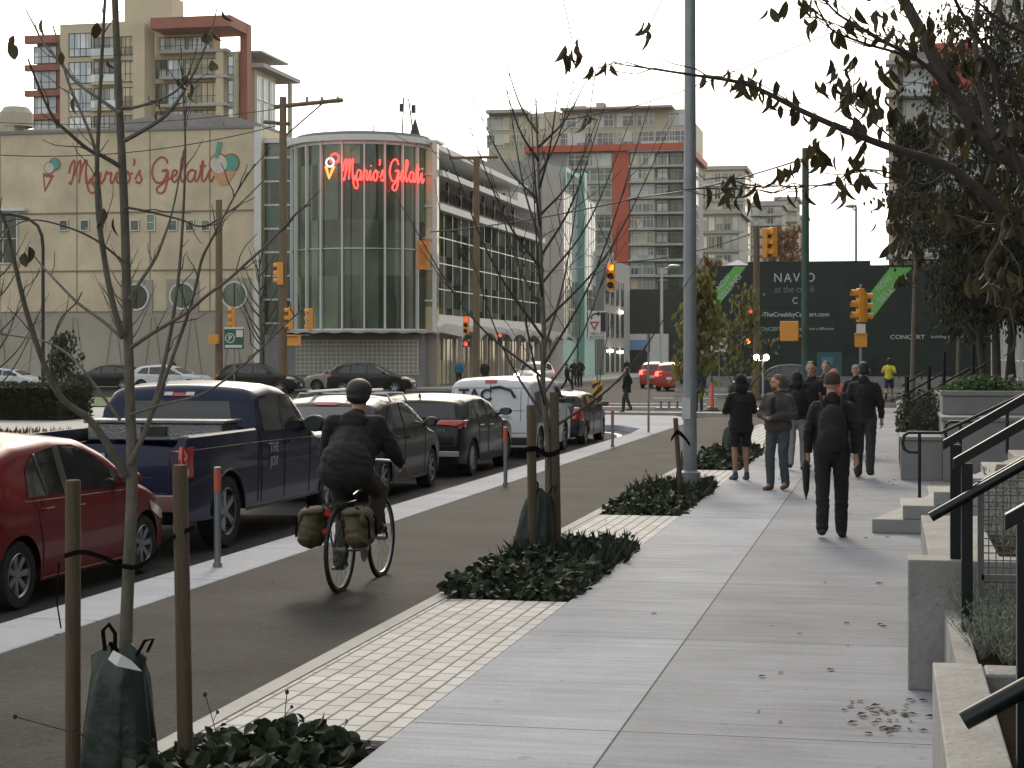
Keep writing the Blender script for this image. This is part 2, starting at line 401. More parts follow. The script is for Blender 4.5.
# our pavement: kerb strip, bicycle lane, paver band, sidewalk
strip = [(XL-.003, -10), (XL-.003, 53.2), (-6.6, 56.2), (-9.0, 56.8), (-10.8, 56), (-11.6, 53.5), (-11.0, 50.6), (-9.2, 49), (-7.2, 48.4), (-6.35, 46.4), (XK, 43.4), (XK, -10)]
slab('kerb_strip', strip, MT['strip'], .0, bevel=.02)
slab('bicycle_lane', [(XP-.12, -10), (XP-.12, 49.6), (-2.9, 52), (-1.9, 54.4), (-1.9, 55.5), (XL, 55.5), (XL, -10)], MT['lane'], -.012, bevel=0)
slab('lane_kerb', [(XP, -10), (XP, 49.6), (-2.8, 51.8), (-2.9, 52), (XP-.117, 49.6), (XP-.117, -10)], MT['conc_l'], .004, bevel=0)
Y = lambda py: onX(700, -3)*0+py
beds = [(3.0, 8.55), (13.65, 17.6), (21.2, 26.2), (29.8, 36.0)]
prev = 8.553; n = 0
for a, b in beds[1:]+[(49.5, 49.5)]:
    slab('paver_band', [(XS, prev), (XS, a-.003), (XP+.003, a-.003), (XP+.003, prev)][::-1], MT['paver'], -.002, bevel=0); prev = b+.003
for a, b in beds:
    mb = MB(); mb.box((XP+.003, a, RZ-.05), (XS-.003, b, -.04)); struct(mb, 'soil_bed', MT['soil'])
slab('sidewalk', [(XS, -10), (.62, -10), (.62, 66), (-1.2, 66), (-1.9, 64), (-1.9, 54.0), (XS, 52.0)], MT['walk'], .0)
# ground of the terrace side and the far corners
slab('forecourt', [(.622, -10), (30, -10), (30, 66), (.622, 66)], MT['conc'], .0, bevel=0)
slab('far_sidewalk', [(-75, 20), (-19.0, 20), (-19.0, 70), (-21.5, 75), (-75, 75)], MT['conc_l'], .0)
slab('corner_sidewalk', [(-100, 99.5), (-24.5, 99.5), (-22.0, 102), (-22.0, 250), (-27, 250), (-27, 104.5), (-100, 104.5)], MT['conc_l'], .0)
slab('hoarding_sidewalk', [(-8.2, 86.6), (30, 86.6), (30, 91), (-9, 91), (-9, 250), (-10.5, 250), (-10.5, 89)], MT['conc_l'], .0)
mb = MB(); mb.prism([(-65, 61), (-19.9, 61), (-19.9, 69), (-22, 73.5), (-65, 73.5)], -.02, .05); struct(mb, 'lawn', MT['grass'])
slab('median_island', [(-13.5, 59.2), (-3.2, 59.2), (-2.8, 59.6), (-3.2, 60.2), (-13.5, 60.2), (-13.9, 59.6)], MT['conc_l'], .0)
# painted markings on the road
mk = M('road_paint', (.62, .62, .60), .6, var=.25, vs=6)
mb = MB()
for k in range(7): mb.box((-5.9+k*.9, 66.5, RZ+.001), (-5.45+k*.9, 70, RZ+.004))
for k in range(10): mb.box((-11+k*2.0, 85, RZ+.001), (-10+k*2.0, 85.3, RZ+.004))
mb.box((-18.5, 70.5, RZ+.001), (-7.5, 70.9, RZ+.004)); mb.box((-18.5, 75, RZ+.001), (-7.5, 75.3, RZ+.004))
for k in range(24):
    if k*9 < 50 or k*9 > 110: mb.box((-12.7, 2+k*9, RZ+.001), (-12.58, 5+k*9, RZ+.004))
struct(mb, 'road_marking', mk)
# white edge line round the pocket at the end of the queue lane
arc = catmull([(-6.3, 34, 0), (-6.35, 40.5, 0), (-6.7, 45.2, 0), (-7.6, 47.5, 0), (-9.3, 48.6, 0), (-11.3, 50.1, 0)], 6)
mb = MB()
for i in range(len(arc)-1):
    a, b = arc[i], arc[i+1]; t = (b-a).normalized(); nn = Vector((-t.y, t.x, 0))*.07
    mb.add([a-nn, a+nn, b+nn, b-nn], [(0, 1, 2, 3)])
mb.v = [(x, y, RZ+.004) for x, y, z in mb.v]
struct(mb, 'edge_line', mk)
# =============================== GELATO BUILDING ===============================
YF = 104.6; XD0, XD1 = onY(288, YF), -27.3
xa = onY(262, YF); zt = 15.8
root = thing('warehouse_building', 'cream walled gelato warehouse with a glazed round corner drum and red neon sign', 'building', (-40, YF, 0))
mb = MB(); mb.box((-75, YF, RZ), (xa, 136, zt), 0)
mb.box((xa-.45, YF-.18, RZ), (xa, YF-.003, zt+.05), 1)
mb.box((-75, YF-.12, zt), (xa-.45, YF+.3, zt+.18), 2)
wpart(mb, 'wall', [MT['stucco'], MT['white'], MT['conc_d']], root)
Zf = lambda px: depth(onY(px, YF), YF)
mb = MB(); zz = H(313, 112.5)
mb.box((-75, YF-.06, RZ), (xa-.453, YF-.003, zz)); wpart(mb, 'plinth', MT['stucco_g'], root)
mb = MB()
for py in (213, 271, 312): z = H(py, 112.5); mb.box((-75, YF-.09, z-.04), (xa-.46, YF-.062, z+.04))
for px in (-60, 0, 77, 150, 210): x = onY(px, YF); mb.box((x-.03, YF-.022, zz+.1), (x+.03, YF-.0035, zt-.05))
for k in range(26):
    x = -70+k*1.3; xx = x+(.55 if k % 2 else -.55)
    mb.tube([(x, YF-.09, .2), (xx, YF-.09, zz-.3)], .02, 4)
wpart(mb, 'wall_joint', MT['joint'], root)
for px, a, b in ((64, 220, 231), (85, 220, 231), (101, 220, 231), (135, 220, 231), (151, 214, 231), (173, 220, 231), (190, 220, 231), (206, 220, 231)):
    Z = Zf(px); w = 9.5/F*Z; window(root, (onY(px, YF)-w/2, YF-.03, H(b, Z)), 0, w, (b-a)/F*Z, 1, 2 if a < 218 else 1, 'glass', 'white', .05)
for px, py in ((137, 297), (183, 296), (235, 295)):
    Z = Zf(px); c = (onY(px, YF), YF-.03, H(py, Z)); s = 17/F*Z; r = 12.5/F*Z
    mb = MB(); mb.box((c[0]-s, YF-.10, c[2]-s), (c[0]+s, YF-.028, c[2]+s), 0)
    mb.lathe([(r*.97, -.16), (r*1.1, -.17), (r*1.12, -.1), (r, -.095)], 32, 'y', 1, Matrix.Translation((c[0], YF, c[2])))
    o = wpart(mb, 'round_window_surround', [MT['stucco_g'], MT['white']], root)
    mb = MB(); mb.lathe([(0, -.115), (r*.98, -.115)], 32, 'y', 0, Matrix.Translation((c[0], YF, c[2])))
    mb.box((c[0]-.03, YF-.15, c[2]-r*.95), (c[0]+.03, YF-.12, c[2]+r*.95), 1)
    wpart(mb, 'round_window', [MT['glass'], MT['darkm']], root)
window(root, (onY(-40, YF), YF-.03, H(265, 114.75)), 0, 3.0+1.0, 3.2, 4, 2, 'glass', 'white', .08)
mb = MB(); mb.box((onY(-45, YF), YF-.5, H(213, 114.75)), (onY(28, YF), YF-.1, H(210, 114.75))); wpart(mb, 'canopy', MT['white'], root)
# recessed glass strip between the wall and the drum
Zs = 111.6
mb = MB(); mb.box((xa, YF+.5, 0), (XD0+.4, YF+.7, zt-.9), 0)
for k in range(9):
    z = 2.4+k*1.45; mb.box((xa, YF+.4, z-.06), (XD0+.3, YF+.495, z+.06), 1)
for k in (0, 2, 5, 7): mb.box((xa+.1, YF+.42, 2.5+k*1.45), (XD0-.1, YF+.49, 3.75+k*1.45), 2)
mb.box((xa, YF+.3, zt-.9), (XD0+.4, YF+4, zt-.6), 1)
wpart(mb, 'glazed_strip', [MT['glass'], MT['white'], M('spandrel_green', (.09, .14, .12), .3)], root)
# round corner drum
R0 = (XD1-XD0)/2+.1; cx, cy = (XD0+XD1)/2, YF+1.6
zb, zd = H(331, 103.5), 14.55
mb = MB()
def arc_pts(r, n=40, a0=-198, a1=18): return [(cx+r*math.cos(R(a0+(a1-a0)*i/n)), cy+r*math.sin(R(a0+(a1-a0)*i/n))) for i in range(n+1)]
def arc_wall(mb, r, z0, z1, mi=0, n=40, a0=-198, a1=18):
    P = arc_pts(r, n, a0, a1); m = len(P)
    mb.add([(x, y, z0) for x, y in P]+[(x, y, z1) for x, y in P], [(i, i+1, m+i+1, m+i) for i in range(m-1)], mi)
arc_wall(mb, R0-.1, zb, zd)
wpart(mb, 'drum_glass', MT['glass'], root, smooth=30)
mb = MB()
angs = [-170, -155, -140, -123, -108, -90, -73, -57, -42, -27, -12]
for a in angs:
    x, y = cx+R0*math.cos(R(a)), cy+R0*math.sin(R(a)); mb.box((-.035, -.10, zb), (.05, .10, zd), 0, Matrix.Translation((x, y, 0)) @ Matrix.Rotation(R(a+90), 4, 'Z'))
for z in (zb+.08, 8.2, zd-.1):
    for k in range(40):
        a0 = -198+216*k/40; a1 = a0+216/40
        P = [(cx+rr*math.cos(R(a)), cy+rr*math.sin(R(a))) for rr, a in ((R0-.09, a0), (R0-.01, a0), (R0-.01, a1), (R0-.09, a1))]
        hz = .1 if z != 8.2 else .03
        mb.prism(P, z-hz, z+hz, 0 if z != 8.2 else 1)
wpart(mb, 'mullions', [MT['white'], MT['alu']], root)
mb = MB(); mb.prism([(x, y) for x, y in arc_pts(R0+.25)]+[(XD1, 136), (XD0, 136)], zd+.003, zd+.35, 0)
mb.prism([(x, y) for x, y in arc_pts(R0-.3)]+[(XD1-.5, 132), (XD0+.5, 132)], zd+.353, zd+.6, 1)
mb.prism([(cx+1.8*math.cos(k*.5), cy+2.5+2.2*math.sin(k*.5)) for k in range(12)], zd+.603, zd+1.1, 1)
wpart(mb, 'drum_roof', [MT['white'], MT['conc_d']], root, recalc=True)
mb = MB()
for px, h, tilt in ((402, 3.3, .1), (414, 3.2, -.35), (373, 1.6, 0), (390, .9, .1), (328, .5, 0)):
    x = onY(px, YF+3); mb.tube([(x, YF+3, zd+.5), (x+tilt, YF+3, zd+h)], .05, 5); mb.box((x-.15, YF+2.9, zd+h-.9), (x+.1, YF+3.1, zd+h-.4))
mb.add([(onY(408, YF+2), YF+2, zd+.5), (onY(421, YF+2), YF+2, zd+.5), (onY(418, YF+2), YF+3.2, zd+.5), (onY(413, YF+2), YF+2.5, zd+2.0)], [(0, 1, 3), (1, 2, 3), (2, 0, 3)])
wpart(mb, 'roof_antenna', MT['darkm'], root)
# ground floor under the drum: glass block wall, fluted canopy
mb = MB(); xg0, xg1 = onY(268, YF), XD1
mb.box((xg0, YF-.6, RZ), (xg1, YF+3, zb-.15))
wpart(mb, 'base_wall', MT['conc_d'], root)
gb = M('glass_block', (.23, .23, .20), .35, var=.2, vs=2); gp = M('pale_grid', (.46, .44, .38), .7)
mb = MB(); xb0, xb1 = onY(300, YF), onY(421, YF)
mb.box((xb0, YF-.68, .75), (xb1, YF-.603, zb-.5), 0)
nx = 27
for k in range(nx+1): x = xb0+(xb1-xb0)*k/nx; mb.box((x-.035, YF-.72, .75), (x+.035, YF-.683, zb-.5), 1)
for k in range(9): z = .75+(zb-1.25)*k/8; mb.box((xb0, YF-.715, z-.03), (xb1, YF-.6835, z+.03), 1)
wpart(mb, 'glass_block_wall', [gb, gp], root)
mb = MB()
P = arc_pts(R0+.75, 60, -185, -2)
vs = [];
for i, (x, y) in enumerate(P):
    z = zb-.02+.10*abs(math.sin(i*.62)); vs += [(x, y, z), (cx+(x-cx)*.8, cy+(y-cy)*.8, zb+.1), (x, y, z-.12)]
mb.add(vs, [(3*i, 3*i+3, 3*i+4, 3*i+1) for i in range(60)]+[(3*i+2, 3*i+5, 3*i+3, 3*i) for i in range(60)])
wpart(mb, 'fluted_canopy', MT['slab'], root, smooth=40)
# corner pier with brighter panes
zp = H(144, 109.12)
xp0, xp1 = onY(423, YF+.6), onY(437, YF+.6)
mb = MB(); mb.box((xp0-.3, YF+.6, zb), (xp1, YF+1.1, zp), 0)
for k in range(6): z = zb+(zp-zb)*k/6; mb.box((xp0-.3, YF+.5, z-.06), (xp1, YF+.597, z+.06), 1)
mb.box((xp1-.25, YF+.45, zb), (xp1, YF+.497, zp), 1); mb.box((xp0-.3, YF+.42, zp), (xp1+.1, YF+2, zp+.15), 1)
mb.box((xp0-.3, YF+.6, RZ), (xp1, YF+1.2, zb), 2)
wpart(mb, 'corner_pier', [MT['glass_w'], MT['white'], MT['stucco_g']], root)
# wing along the side street
XW = -27.0; yw0, yw1 = YF+1.2, onX(541, XW); z1, z2 = 4.35, 10.7
mb = MB(); mb.box((XW-12, yw0, RZ), (XW-.06, yw1, z2-.1)); wpart(mb, 'wing_wall', MT['conc_d'], root)
mb = MB(); mb.box((XW-.058, yw0, z1), (XW, yw1, z2)); wpart(mb, 'wing_glass', glassmat('wing_glass', (.02, .03, .026), (.13, .15, .12), (2, 1.45, 1.6), .3, .0), root)
mb = MB()
for k in range(16): y = yw0+(yw1-yw0)*k/15; mb.box((XW+.001, y-.035, z1), (XW+.02, y+.035, z2), 0)
for k in range(5): z = z1+(z2-z1)*k/4; mb.box((XW+.001, yw0, z-.03), (XW+.025, yw1, z+.03), 0)
wpart(mb, 'wing_mullions', MT['alu'], root)
mb = MB(); mb.box((XW-1, yw0, z2+.002), (XW+.35, yw1, z2+.42), 0); mb.box((XW-.3, yw0, z1-1.0), (XW+.15, yw1, z1-.05), 0)
wpart(mb, 'wing_fascia', MT['white'], root)
mb = MB(); mb.box((XW-11, yw0+1, z2+.43), (XW-2.2, yw1, z2+3.0), 0)
for k in range(8): y = yw0+1+k*3.4; mb.box((XW-.4, y, z2+.43), (XW-.25, y+.15, z2+2.9), 1)
wpart(mb, 'upper_storey', [M('dark_wall', (.05, .05, .05), .7), MT['darkm']], root)
mb = MB(); mb.add([(XW+.5, yw0, 13.1), (XW+.5, yw1-10, 13.1), (XW-11, yw1-10, 13.9), (XW-11, yw0, 13.9), (XW+.5, yw0, 12.75), (XW+.5, yw1-10, 12.75), (XW-11, yw1-10, 13.5), (XW-11, yw0, 13.5)],
       [(0, 1, 2, 3), (4, 7, 6, 5), (0, 4, 5, 1), (1, 5, 6, 2), (2, 6, 7, 3), (3, 7, 4, 0)])
mb.box((XW-8, yw1-10, z2+2.2), (XW+.2, yw1-3, z2+3.2))
wpart(mb, 'wing_roof', MT['white'], root)
mb = MB()
mb.tube([(XW+.1, yw0, z2+1.35), (XW+.1, yw1, z2+1.35)], .03, 5); mb.tube([(XW+.1, yw0, z2+.55), (XW+.1, yw1, z2+.55)], .03, 5)
for k in range(30):
    y = yw0+.5+k*(yw1-yw0-1)/30; mb.tube([(XW+.1, y+.38*math.cos(t), z2+.95+.38*math.sin(t)) for t in [i*math.pi/4 for i in range(9)]], .018, 4)
wpart(mb, 'railing', MT['darkm'], root)
# arched fabric canopies and shopfronts under the wing
mb = MB(); nA = 8; L = (yw1+6-yw0)/nA
for k in range(nA):
    y0 = yw0+k*L; P = [(y0+L*i/10, 3.0+.55*math.sin(math.pi*i/10)**.8 if 0 < i < 10 else 3.0) for i in range(11)]
    vs = [(XW+1.7, y, z) for y, z in P]+[(XW+.02, y, z+.35) for y, z in P]+[(XW+1.7, y, z-.22) for y, z in P]
    mb.add(vs, [(i, i+1, 12+i, 11+i) for i in range(10)]+[(22+i, 23+i, i+1, i) for i in range(10)])
wpart(mb, 'arched_canopy', MT['slab'], root, smooth=40)
mb = MB()
for k in range(14): y = yw0+1+k*2.2; mb.box((XW-.055, y, .1), (XW-.03, y+1.7, 2.9), 0); mb.box((XW-.03, y+.8, .1), (XW-.0, y+.88, 2.9), 1)
for k in range(9): y = yw0+.5+k*3.5; mb.box((XW+1.3, y, RZ), (XW+1.55, y+.25, 3.1), 2)
wpart(mb, 'shopfront', [MT['glass_w'], MT['darkm'], MT['stucco_g']], root)
# ---- lettering drawn as pen strokes ----
ST_L = {
'M': ([[(0,.9),(.2,1.6),(.55,2.0),(.5,1.0),(.2,.05),(.02,.25)], [(.5,.7),(.9,1.7),(1.15,1.95),(1.1,1.0),(1.0,.1)], [(1.05,.6),(1.45,1.7),(1.75,1.95),(1.65,1.0),(1.7,.15),(1.95,.1),(2.15,.5)]], 2.15),
'a': ([[(.95,.85),(.6,1.0),(.25,.7),(.2,.25),(.5,.02),(.85,.4),(1.0,.95),(.9,.35),(1.05,.03),(1.35,.45)]], 1.3),
'r': ([[(0,.3),(.25,1.05),(.35,.82),(.72,.9),(.62,.3),(.78,.03),(1.05,.4)]], 1.0),
'i': ([[(0,.35),(.3,.95),(.25,.3),(.42,.03),(.7,.45)], [(.36,1.35),(.42,1.42)]], .68),
'o': ([[(.55,.98),(.2,.65),(.25,.12),(.6,.03),(.85,.45),(.7,.92),(.5,.98),(.75,.75),(1.15,.85)]], 1.1),
"'": ([[(.15,2.0),(.2,1.7),(.1,1.45)]], .25),
's': ([[(0,.3),(.45,1.05),(.45,.75),(.65,.3),(.4,.0),(.05,.15)]], .9),
'G': ([[(1.55,1.55),(1.35,1.95),(.8,2.05),(.2,1.5),(.05,.7),(.45,.05),(1.1,.1),(1.5,.9),(1.0,.95),(1.55,1.0),(1.5,.1),(1.2,-.7),(.7,-.85),(.5,-.5),(1.0,-.1),(1.9,.4)]], 1.8),
'e': ([[(0,.35),(.55,.65),(.6,.95),(.3,.95),(.15,.4),(.4,.02),(.85,.4)]], .8),
'l': ([[(0,.35),(.5,1.5),(.5,2.0),(.28,1.9),(.2,.6),(.38,.03),(.7,.4)]], .65),
't': ([[(0,.35),(.4,1.75),(.28,.4),(.45,.03),(.78,.4)], [(.05,1.25),(.65,1.3)]], .75)}
def script_strokes(s, n=5):
    x = 0; out = []
    for ch in s:
        if ch == ' ': x += .7; continue
        st, adv = ST_L[ch]
        for p in st: out.append([(q.x, q.y) for q in catmull([(a+x, b, 0) for a, b in p], n)])
        x += adv
    out.append([(q.x, q.y) for q in catmull([(1.65, 1.0, 0), (1.9, -.4, 0), (2.4, -.75, 0), (2.6, -.4, 0), (2.2, .2, 0)], n)])
    return out, x
strokes, WT = script_strokes("Mario's Gelati")
def ribbon(mb, pts, w, y0, y1, mi=0):
    for i in range(len(pts)-1):
        a, b = Vector(pts[i]), Vector(pts[i+1]); t = (b-a)
        if t.length < 1e-6: continue
        t.normalize(); nn = Vector((-t.y, t.x))*w/2; e = t*w*.25
        mb.prism_xz([tuple(a-e+nn), tuple(a-e-nn), tuple(b+e-nn), tuple(b+e+nn)][::-1], y0, y1, mi)
# painted on the wall
x0, x1 = onY(69, YF), onY(214, YF); sx = (x1-x0)/WT; zB, zT = H(186, 113.62), H(162, 113.62); sz = (zT-zB)/2
mb = MB()
for st in strokes: mb.tube([(x0+a*sx, YF-.02, zB+b*sz) for a, b in st], .075, 6)
mb.v = [(x, YF-.02+(y-YF+.02)*.2, z) for x, y, z in mb.v]
paint_red = M('painted_letter_red', (.36, .085, .06), .8, var=.25, vs=2)
wpart(mb, 'painted_lettering', paint_red, root)
def ell(c, r, n=20): return [(c[0]+r[0]*math.cos(2*math.pi*k/n), c[1]+r[1]*math.sin(2*math.pi*k/n)) for k in range(n)]
def wp(px, py): Z = Zf(px); return (onY(px, YF), H(py, Z))
grn, wht, pch, brn = M('painted_mint', (.10, .33, .26), .8), M('painted_cream', (.55, .52, .46), .8), M('painted_peach', (.55, .30, .16), .8), M('painted_brown', (.33, .10, .05), .8)
q = 1/F*114.7; em = [grn, wht, pch, brn]
def scoops(L):
    mb = MB()
    for c, r, mi in L:
        k = 2 if mi == 1 else 1
        mb.prism_xz(ell(c, (r*1.12*q, r*1.15*q)), YF-.03-.006*k, YF-.0245, 3); mb.prism_xz(ell(c, (r*q*.95, r*q)), YF-.05-.006*k, YF-.031-.006*k, mi)
    return mb
mb = scoops(((wp(55, 164), 5.6, 0), (wp(49.5, 168), 5.2, 1)))
mb.prism_xz([wp(43, 173), wp(45, 192), wp(54, 175)], YF-.06, YF-.0245, 3); mb.prism_xz([wp(45, 177), wp(46, 188), wp(51, 178)], YF-.07, YF-.061, 1)
wpart(mb, 'painted_cone', em, root)
mb = scoops(((wp(231, 163), 8.2, 0), (wp(219, 164), 9, 1)))
mb.prism_xz([wp(212, 171), wp(220, 185), wp(228, 185), wp(236, 171)], YF-.06, YF-.0245, 2)
ribbon(mb, [wp(217, 157), wp(220, 143)], .28, YF-.09, YF-.0247, 0)
wpart(mb, 'painted_sundae', em, root)
# neon on the drum: follows the curve of the glass
def drum_p(px, z, r=None):
    r = r or R0+.45
    lo, hi = R(-175), R(5)
    for _ in range(40):
        m = (lo+hi)/2; x, y = cx+r*math.cos(m), cy+r*math.sin(m); u = (-0, 0)
        pxx = HX+F*((CT*x+ST*y)/(CT*y-ST*x))
        if pxx < px: lo = m
        else: hi = m
    return Vector((x, y, z))
mb = MB()
for st in strokes:
    pts = [drum_p(343+a/WT*(424-343), H(177, 103.5)+b/2*(H(154, 103.5)-H(177, 103.5))*.95) for a, b in st]
    mb.tube(pts, .05, 5)
wpart(mb, 'neon_lettering', MT['neon'], root)
mb = MB()
zc = H(156, 103.5)
def circ(px, z, r): c = drum_p(px, z); t = Vector((-(c.y-cy), c.x-cx, 0)).normalized()*-1; return [c+t*r*math.cos(k*math.pi/8)+Vector((0, 0, r*math.sin(k*math.pi/8))) for k in range(17)]
mb.tube(circ(334.5, H(154, 103.5), .27), .06, 5, 1); mb.tube(circ(330, H(158, 103.5), .25), .05, 5, 2)
mb.tube([drum_p(326, H(162, 103.5)), drum_p(329, H(174, 103.5)), drum_p(334, H(162, 103.5))], .09, 5, 0)
wpart(mb, 'neon_emblem', [M('neon_orange', (.8, .2, .05), emit=(1, .22, .04), es=.7, var=0), MT['neon'], M('neon_blue', (.5, .6, .9), emit=(.6, .75, 1), es=.5, var=0)], root)
mb = MB()
for px in (345, 365, 384, 400, 412): a = drum_p(px, H(166, 103.5), R0); b = drum_p(px, H(166, 103.5)); mb.tube([a, b], .02, 4)
wpart(mb, 'sign_bracket', MT['darkm'], root)
mb = MB(); Zb = 102.4; p = drum_p(423, 0, R0+1.1)
mb.box((p.x-.35, p.y-.12, H(266, Zb)), (p.x+.42, p.y-.02, H(236, Zb)), 0)
mb.box((p.x-.2, p.y-.128, H(262, Zb)), (p.x+.25, p.y-.1205, H(240, Zb)), 1)
mb.tube([(p.x, p.y-.07, H(234, Zb)), (p.x, cy, H(234, Zb))], .03, 4)
wpart(mb, 'hanging_sign', [M('sign_amber', (.62, .22, .04), .6), M('sign_amber_dark', (.48, .15, .03), .6)], root)
# long roof block behind the left wall (curved parapet)
mb = MB(); P = [(onY(px, 112.5), H(py, 119.25)) for px, py in ((110, 122), (140, 116), (175, 113), (210, 114), (240, 119), (262, 126))]
mb.prism_xz([(P[0][0], 15)]+P+[(P[-1][0], 15)], 112.5, 118)
x = onY(216, 112.39); mb.box((x-1.2, 112.3, 16.2), (x+.5, 112.49, 17.2)); wpart(mb, 'roof_block', MT['conc_d'], root, recalc=True)
mb = MB()
for px, w_, h_ in ((20, 4, .8), (60, 5, .9), (5, 1.4, 1.6), (95, 3, .7)): x = onY(px, 109.12); mb.box((x-w_/2, 109, zt), (x+w_/2, 111, zt+h_))
mb.lathe([(1.1, 0), (1.1, .9), (.8, 1.3), (0, 1.4)], 14, 'z', 0, Matrix.Translation((onY(10, 109.12), 110, zt+1.2)))
wpart(mb, 'roof_plant', M('roof_plant', (.33, .30, .25), .7), root)
# =============================== SIDE STREET BUILDINGS ===============================
y541, y562 = yw1, onX(562, XW)
r2 = thing('concrete_building', 'tall plain grey concrete block standing beyond the glazed wing', 'building', (XW-4, y541, 0))
zc = H(160, depth(XW, y541))
mb = MB(); mb.box((XW-5.5, y541+.02, RZ), (XW+.1, y562, zc), 0)
wpart(mb, 'wall', M('smooth_concrete', (.27, .265, .255), .75, var=.12, vs=.25), r2)
mb = MB()
for k in range(1, 6): mb.box((XW+.102, y541+.1, zc*k/6-.02), (XW+.11, y562-.1, zc*k/6+.02))
mb.box((XW+.103, y541+3.3, 1), (XW+.125, y541+3.6, zc-5))
wpart(mb, 'wall_joint', MT['joint'], r2)
y583, y595 = onX(583, XW), onX(596, XW)
r3 = thing('glass_building', 'teal trimmed glass office building with a tall fin above the side street', 'building', (XW-4, y562, 0))
zt3, zt4 = H(190, depth(XW, y562)), H(196, depth(XW, y583)); zg = H(166, depth(XW, y562))
mb = MB(); mb.box((XW-9, y562+.02, RZ), (XW-.1, y583, zt3), 0); mb.box((XW-9, y583, RZ), (XW-.1, y595, zt4-1), 0)
mb.box((XW-9, y562+.5, zt3), (XW+.25, y562+.9, zg), 0)
wpart(mb, 'wall', MT['teal'], r3)
mb = MB(); mb.box((XW+.0, y583-2.4, RZ), (XW+.55, y583-1.2, zg+.3)); mb.box((XW-4, y562+.9, zg-.4), (XW+.25, y583-1.2, zg)); wpart(mb, 'fin', MT['teal'], r3)
for (a, b, zz) in ((y562+.1, y583-2.5, zt3), (y583-1.1, y595, zt4)):
    n = 4
    for k in range(n):
        for j in range(5):
            z0 = 3.4+(zz-3.4)*j/5; window(r3, (XW-.06, a+(b-a)*k/n, z0), R(90), (b-a)/n-.05, (zz-3.4)/5-.08, 2, 2, 'glass_s' if j > 1 else 'glass', 'alu', .04, mull=.03)
mb = MB(); mb.box((XW-14, y541+1.5, 12), (XW-5.6, y541+9, H(176, 139.5))); mb.box((XW-12, y541-.5, 12), (XW-5.7, y541+1.5, H(195, 137.25)))
wpart(mb, 'penthouse', MT['teal'], r3)
y600, y625 = onX(600, XW), onX(626, XW)
r4 = thing('grey_building', 'low grey building with lamp lit doorways past the teal fin', 'building', (XW-4, y600, 0))
zz = 11.2
mb = MB(); mb.box((XW-9, y600, RZ), (XW+.4, y625, zz), 0); mb.box((XW+.4, y600+.3, 8), (XW+.7, y600+4, zz+.6), 1)
wpart(mb, 'wall', [MT['grime'], MT['slab']], r4)
for k in range(4):
    for z in (.2, 3.6, 6.8): window(r4, (XW+.4, y600+1+k*3.3, z), R(90), 1.6, 2.4, 2, 1, 'glass_t' if z > 1 else 'glass', 'darkm')
mb = MB()
for k, z in ((1, 2.3), (3, 6.2), (3, 2.2)): mb.sphere((XW+.62, y600+k*3.3, z), .16, 8, 6)
wpart(mb, 'wall_lamp', MT['litwhite'], r4)
# dark site hoarding and white garage at the far end of the side street
r5 = thing('dark_building', 'low black building with a white garage front closing the far street', 'building', (onY(600, 191.25), 191, 0))
mb = MB(); a, b = onY(566, 191.25), onY(697, 191.25); mb.box((a, 191, RZ), (b, 197, H(289, 191.25)), 0); mb.box((onY(622, 190.12), 189.4, RZ), (onY(668, 190.12), 190.9, H(334, 191.25)), 1)
mb.box((onY(628, 189.0), 189.3, RZ), (onY(648, 189.0), 189.39, H(342, 191.25)), 0)
wpart(mb, 'wall', [M('charcoal_cladding', (.022, .024, .026), .7), MT['white']], r5)
mb = MB(); mb.box((onY(629, 189.0), 189.1, H(350, 191.25)), (onY(646, 189.0), 189.29, H(340, 191.25))); wpart(mb, 'sign_panel', M('blue_sign', (.15, .3, .5), .5), r5)
# =============================== RED BANDED TOWER (centre) ===============================
YD = 208.0; ZD = depth(onY(600, YD), YD)
xl, xr = onY(485, YD), onY(684, YD); xm0, xm1 = onY(613, YD), onY(629.5, YD)
r6 = thing('apartment_tower', 'ten storey grey glass apartment tower with an orange red band and upright stripe', 'building', ((xl+xr)/2, YD, 0))
zr, zpent = H(152, ZD), H(109, ZD)
mb = MB(); mb.box((onY(526, YD), YD, RZ), (xr, YD+22, zr), 0)
mb.box((xl, YD+2.0, RZ), (onY(684, YD+2), YD+24, zpent), 1); 
wpart(mb, 'wall', [MT['grime'], M('pale_metal_panel', (.42, .40, .31), .6, var=.1, vs=.4)], r6)
mb = MB(); mb.box((xm0, YD-.5, H(292, ZD)), (xm1, YD-.002, zr+.5)); mb.box((onY(526, YD), YD-1.0, zr), (xr+.6, YD+22, zr+.75)); wpart(mb, 'red_band', MT['orange_red'], r6)
mb = MB(); nst = 9; z0 = H(292, ZD); sh = (zr-z0)/nst
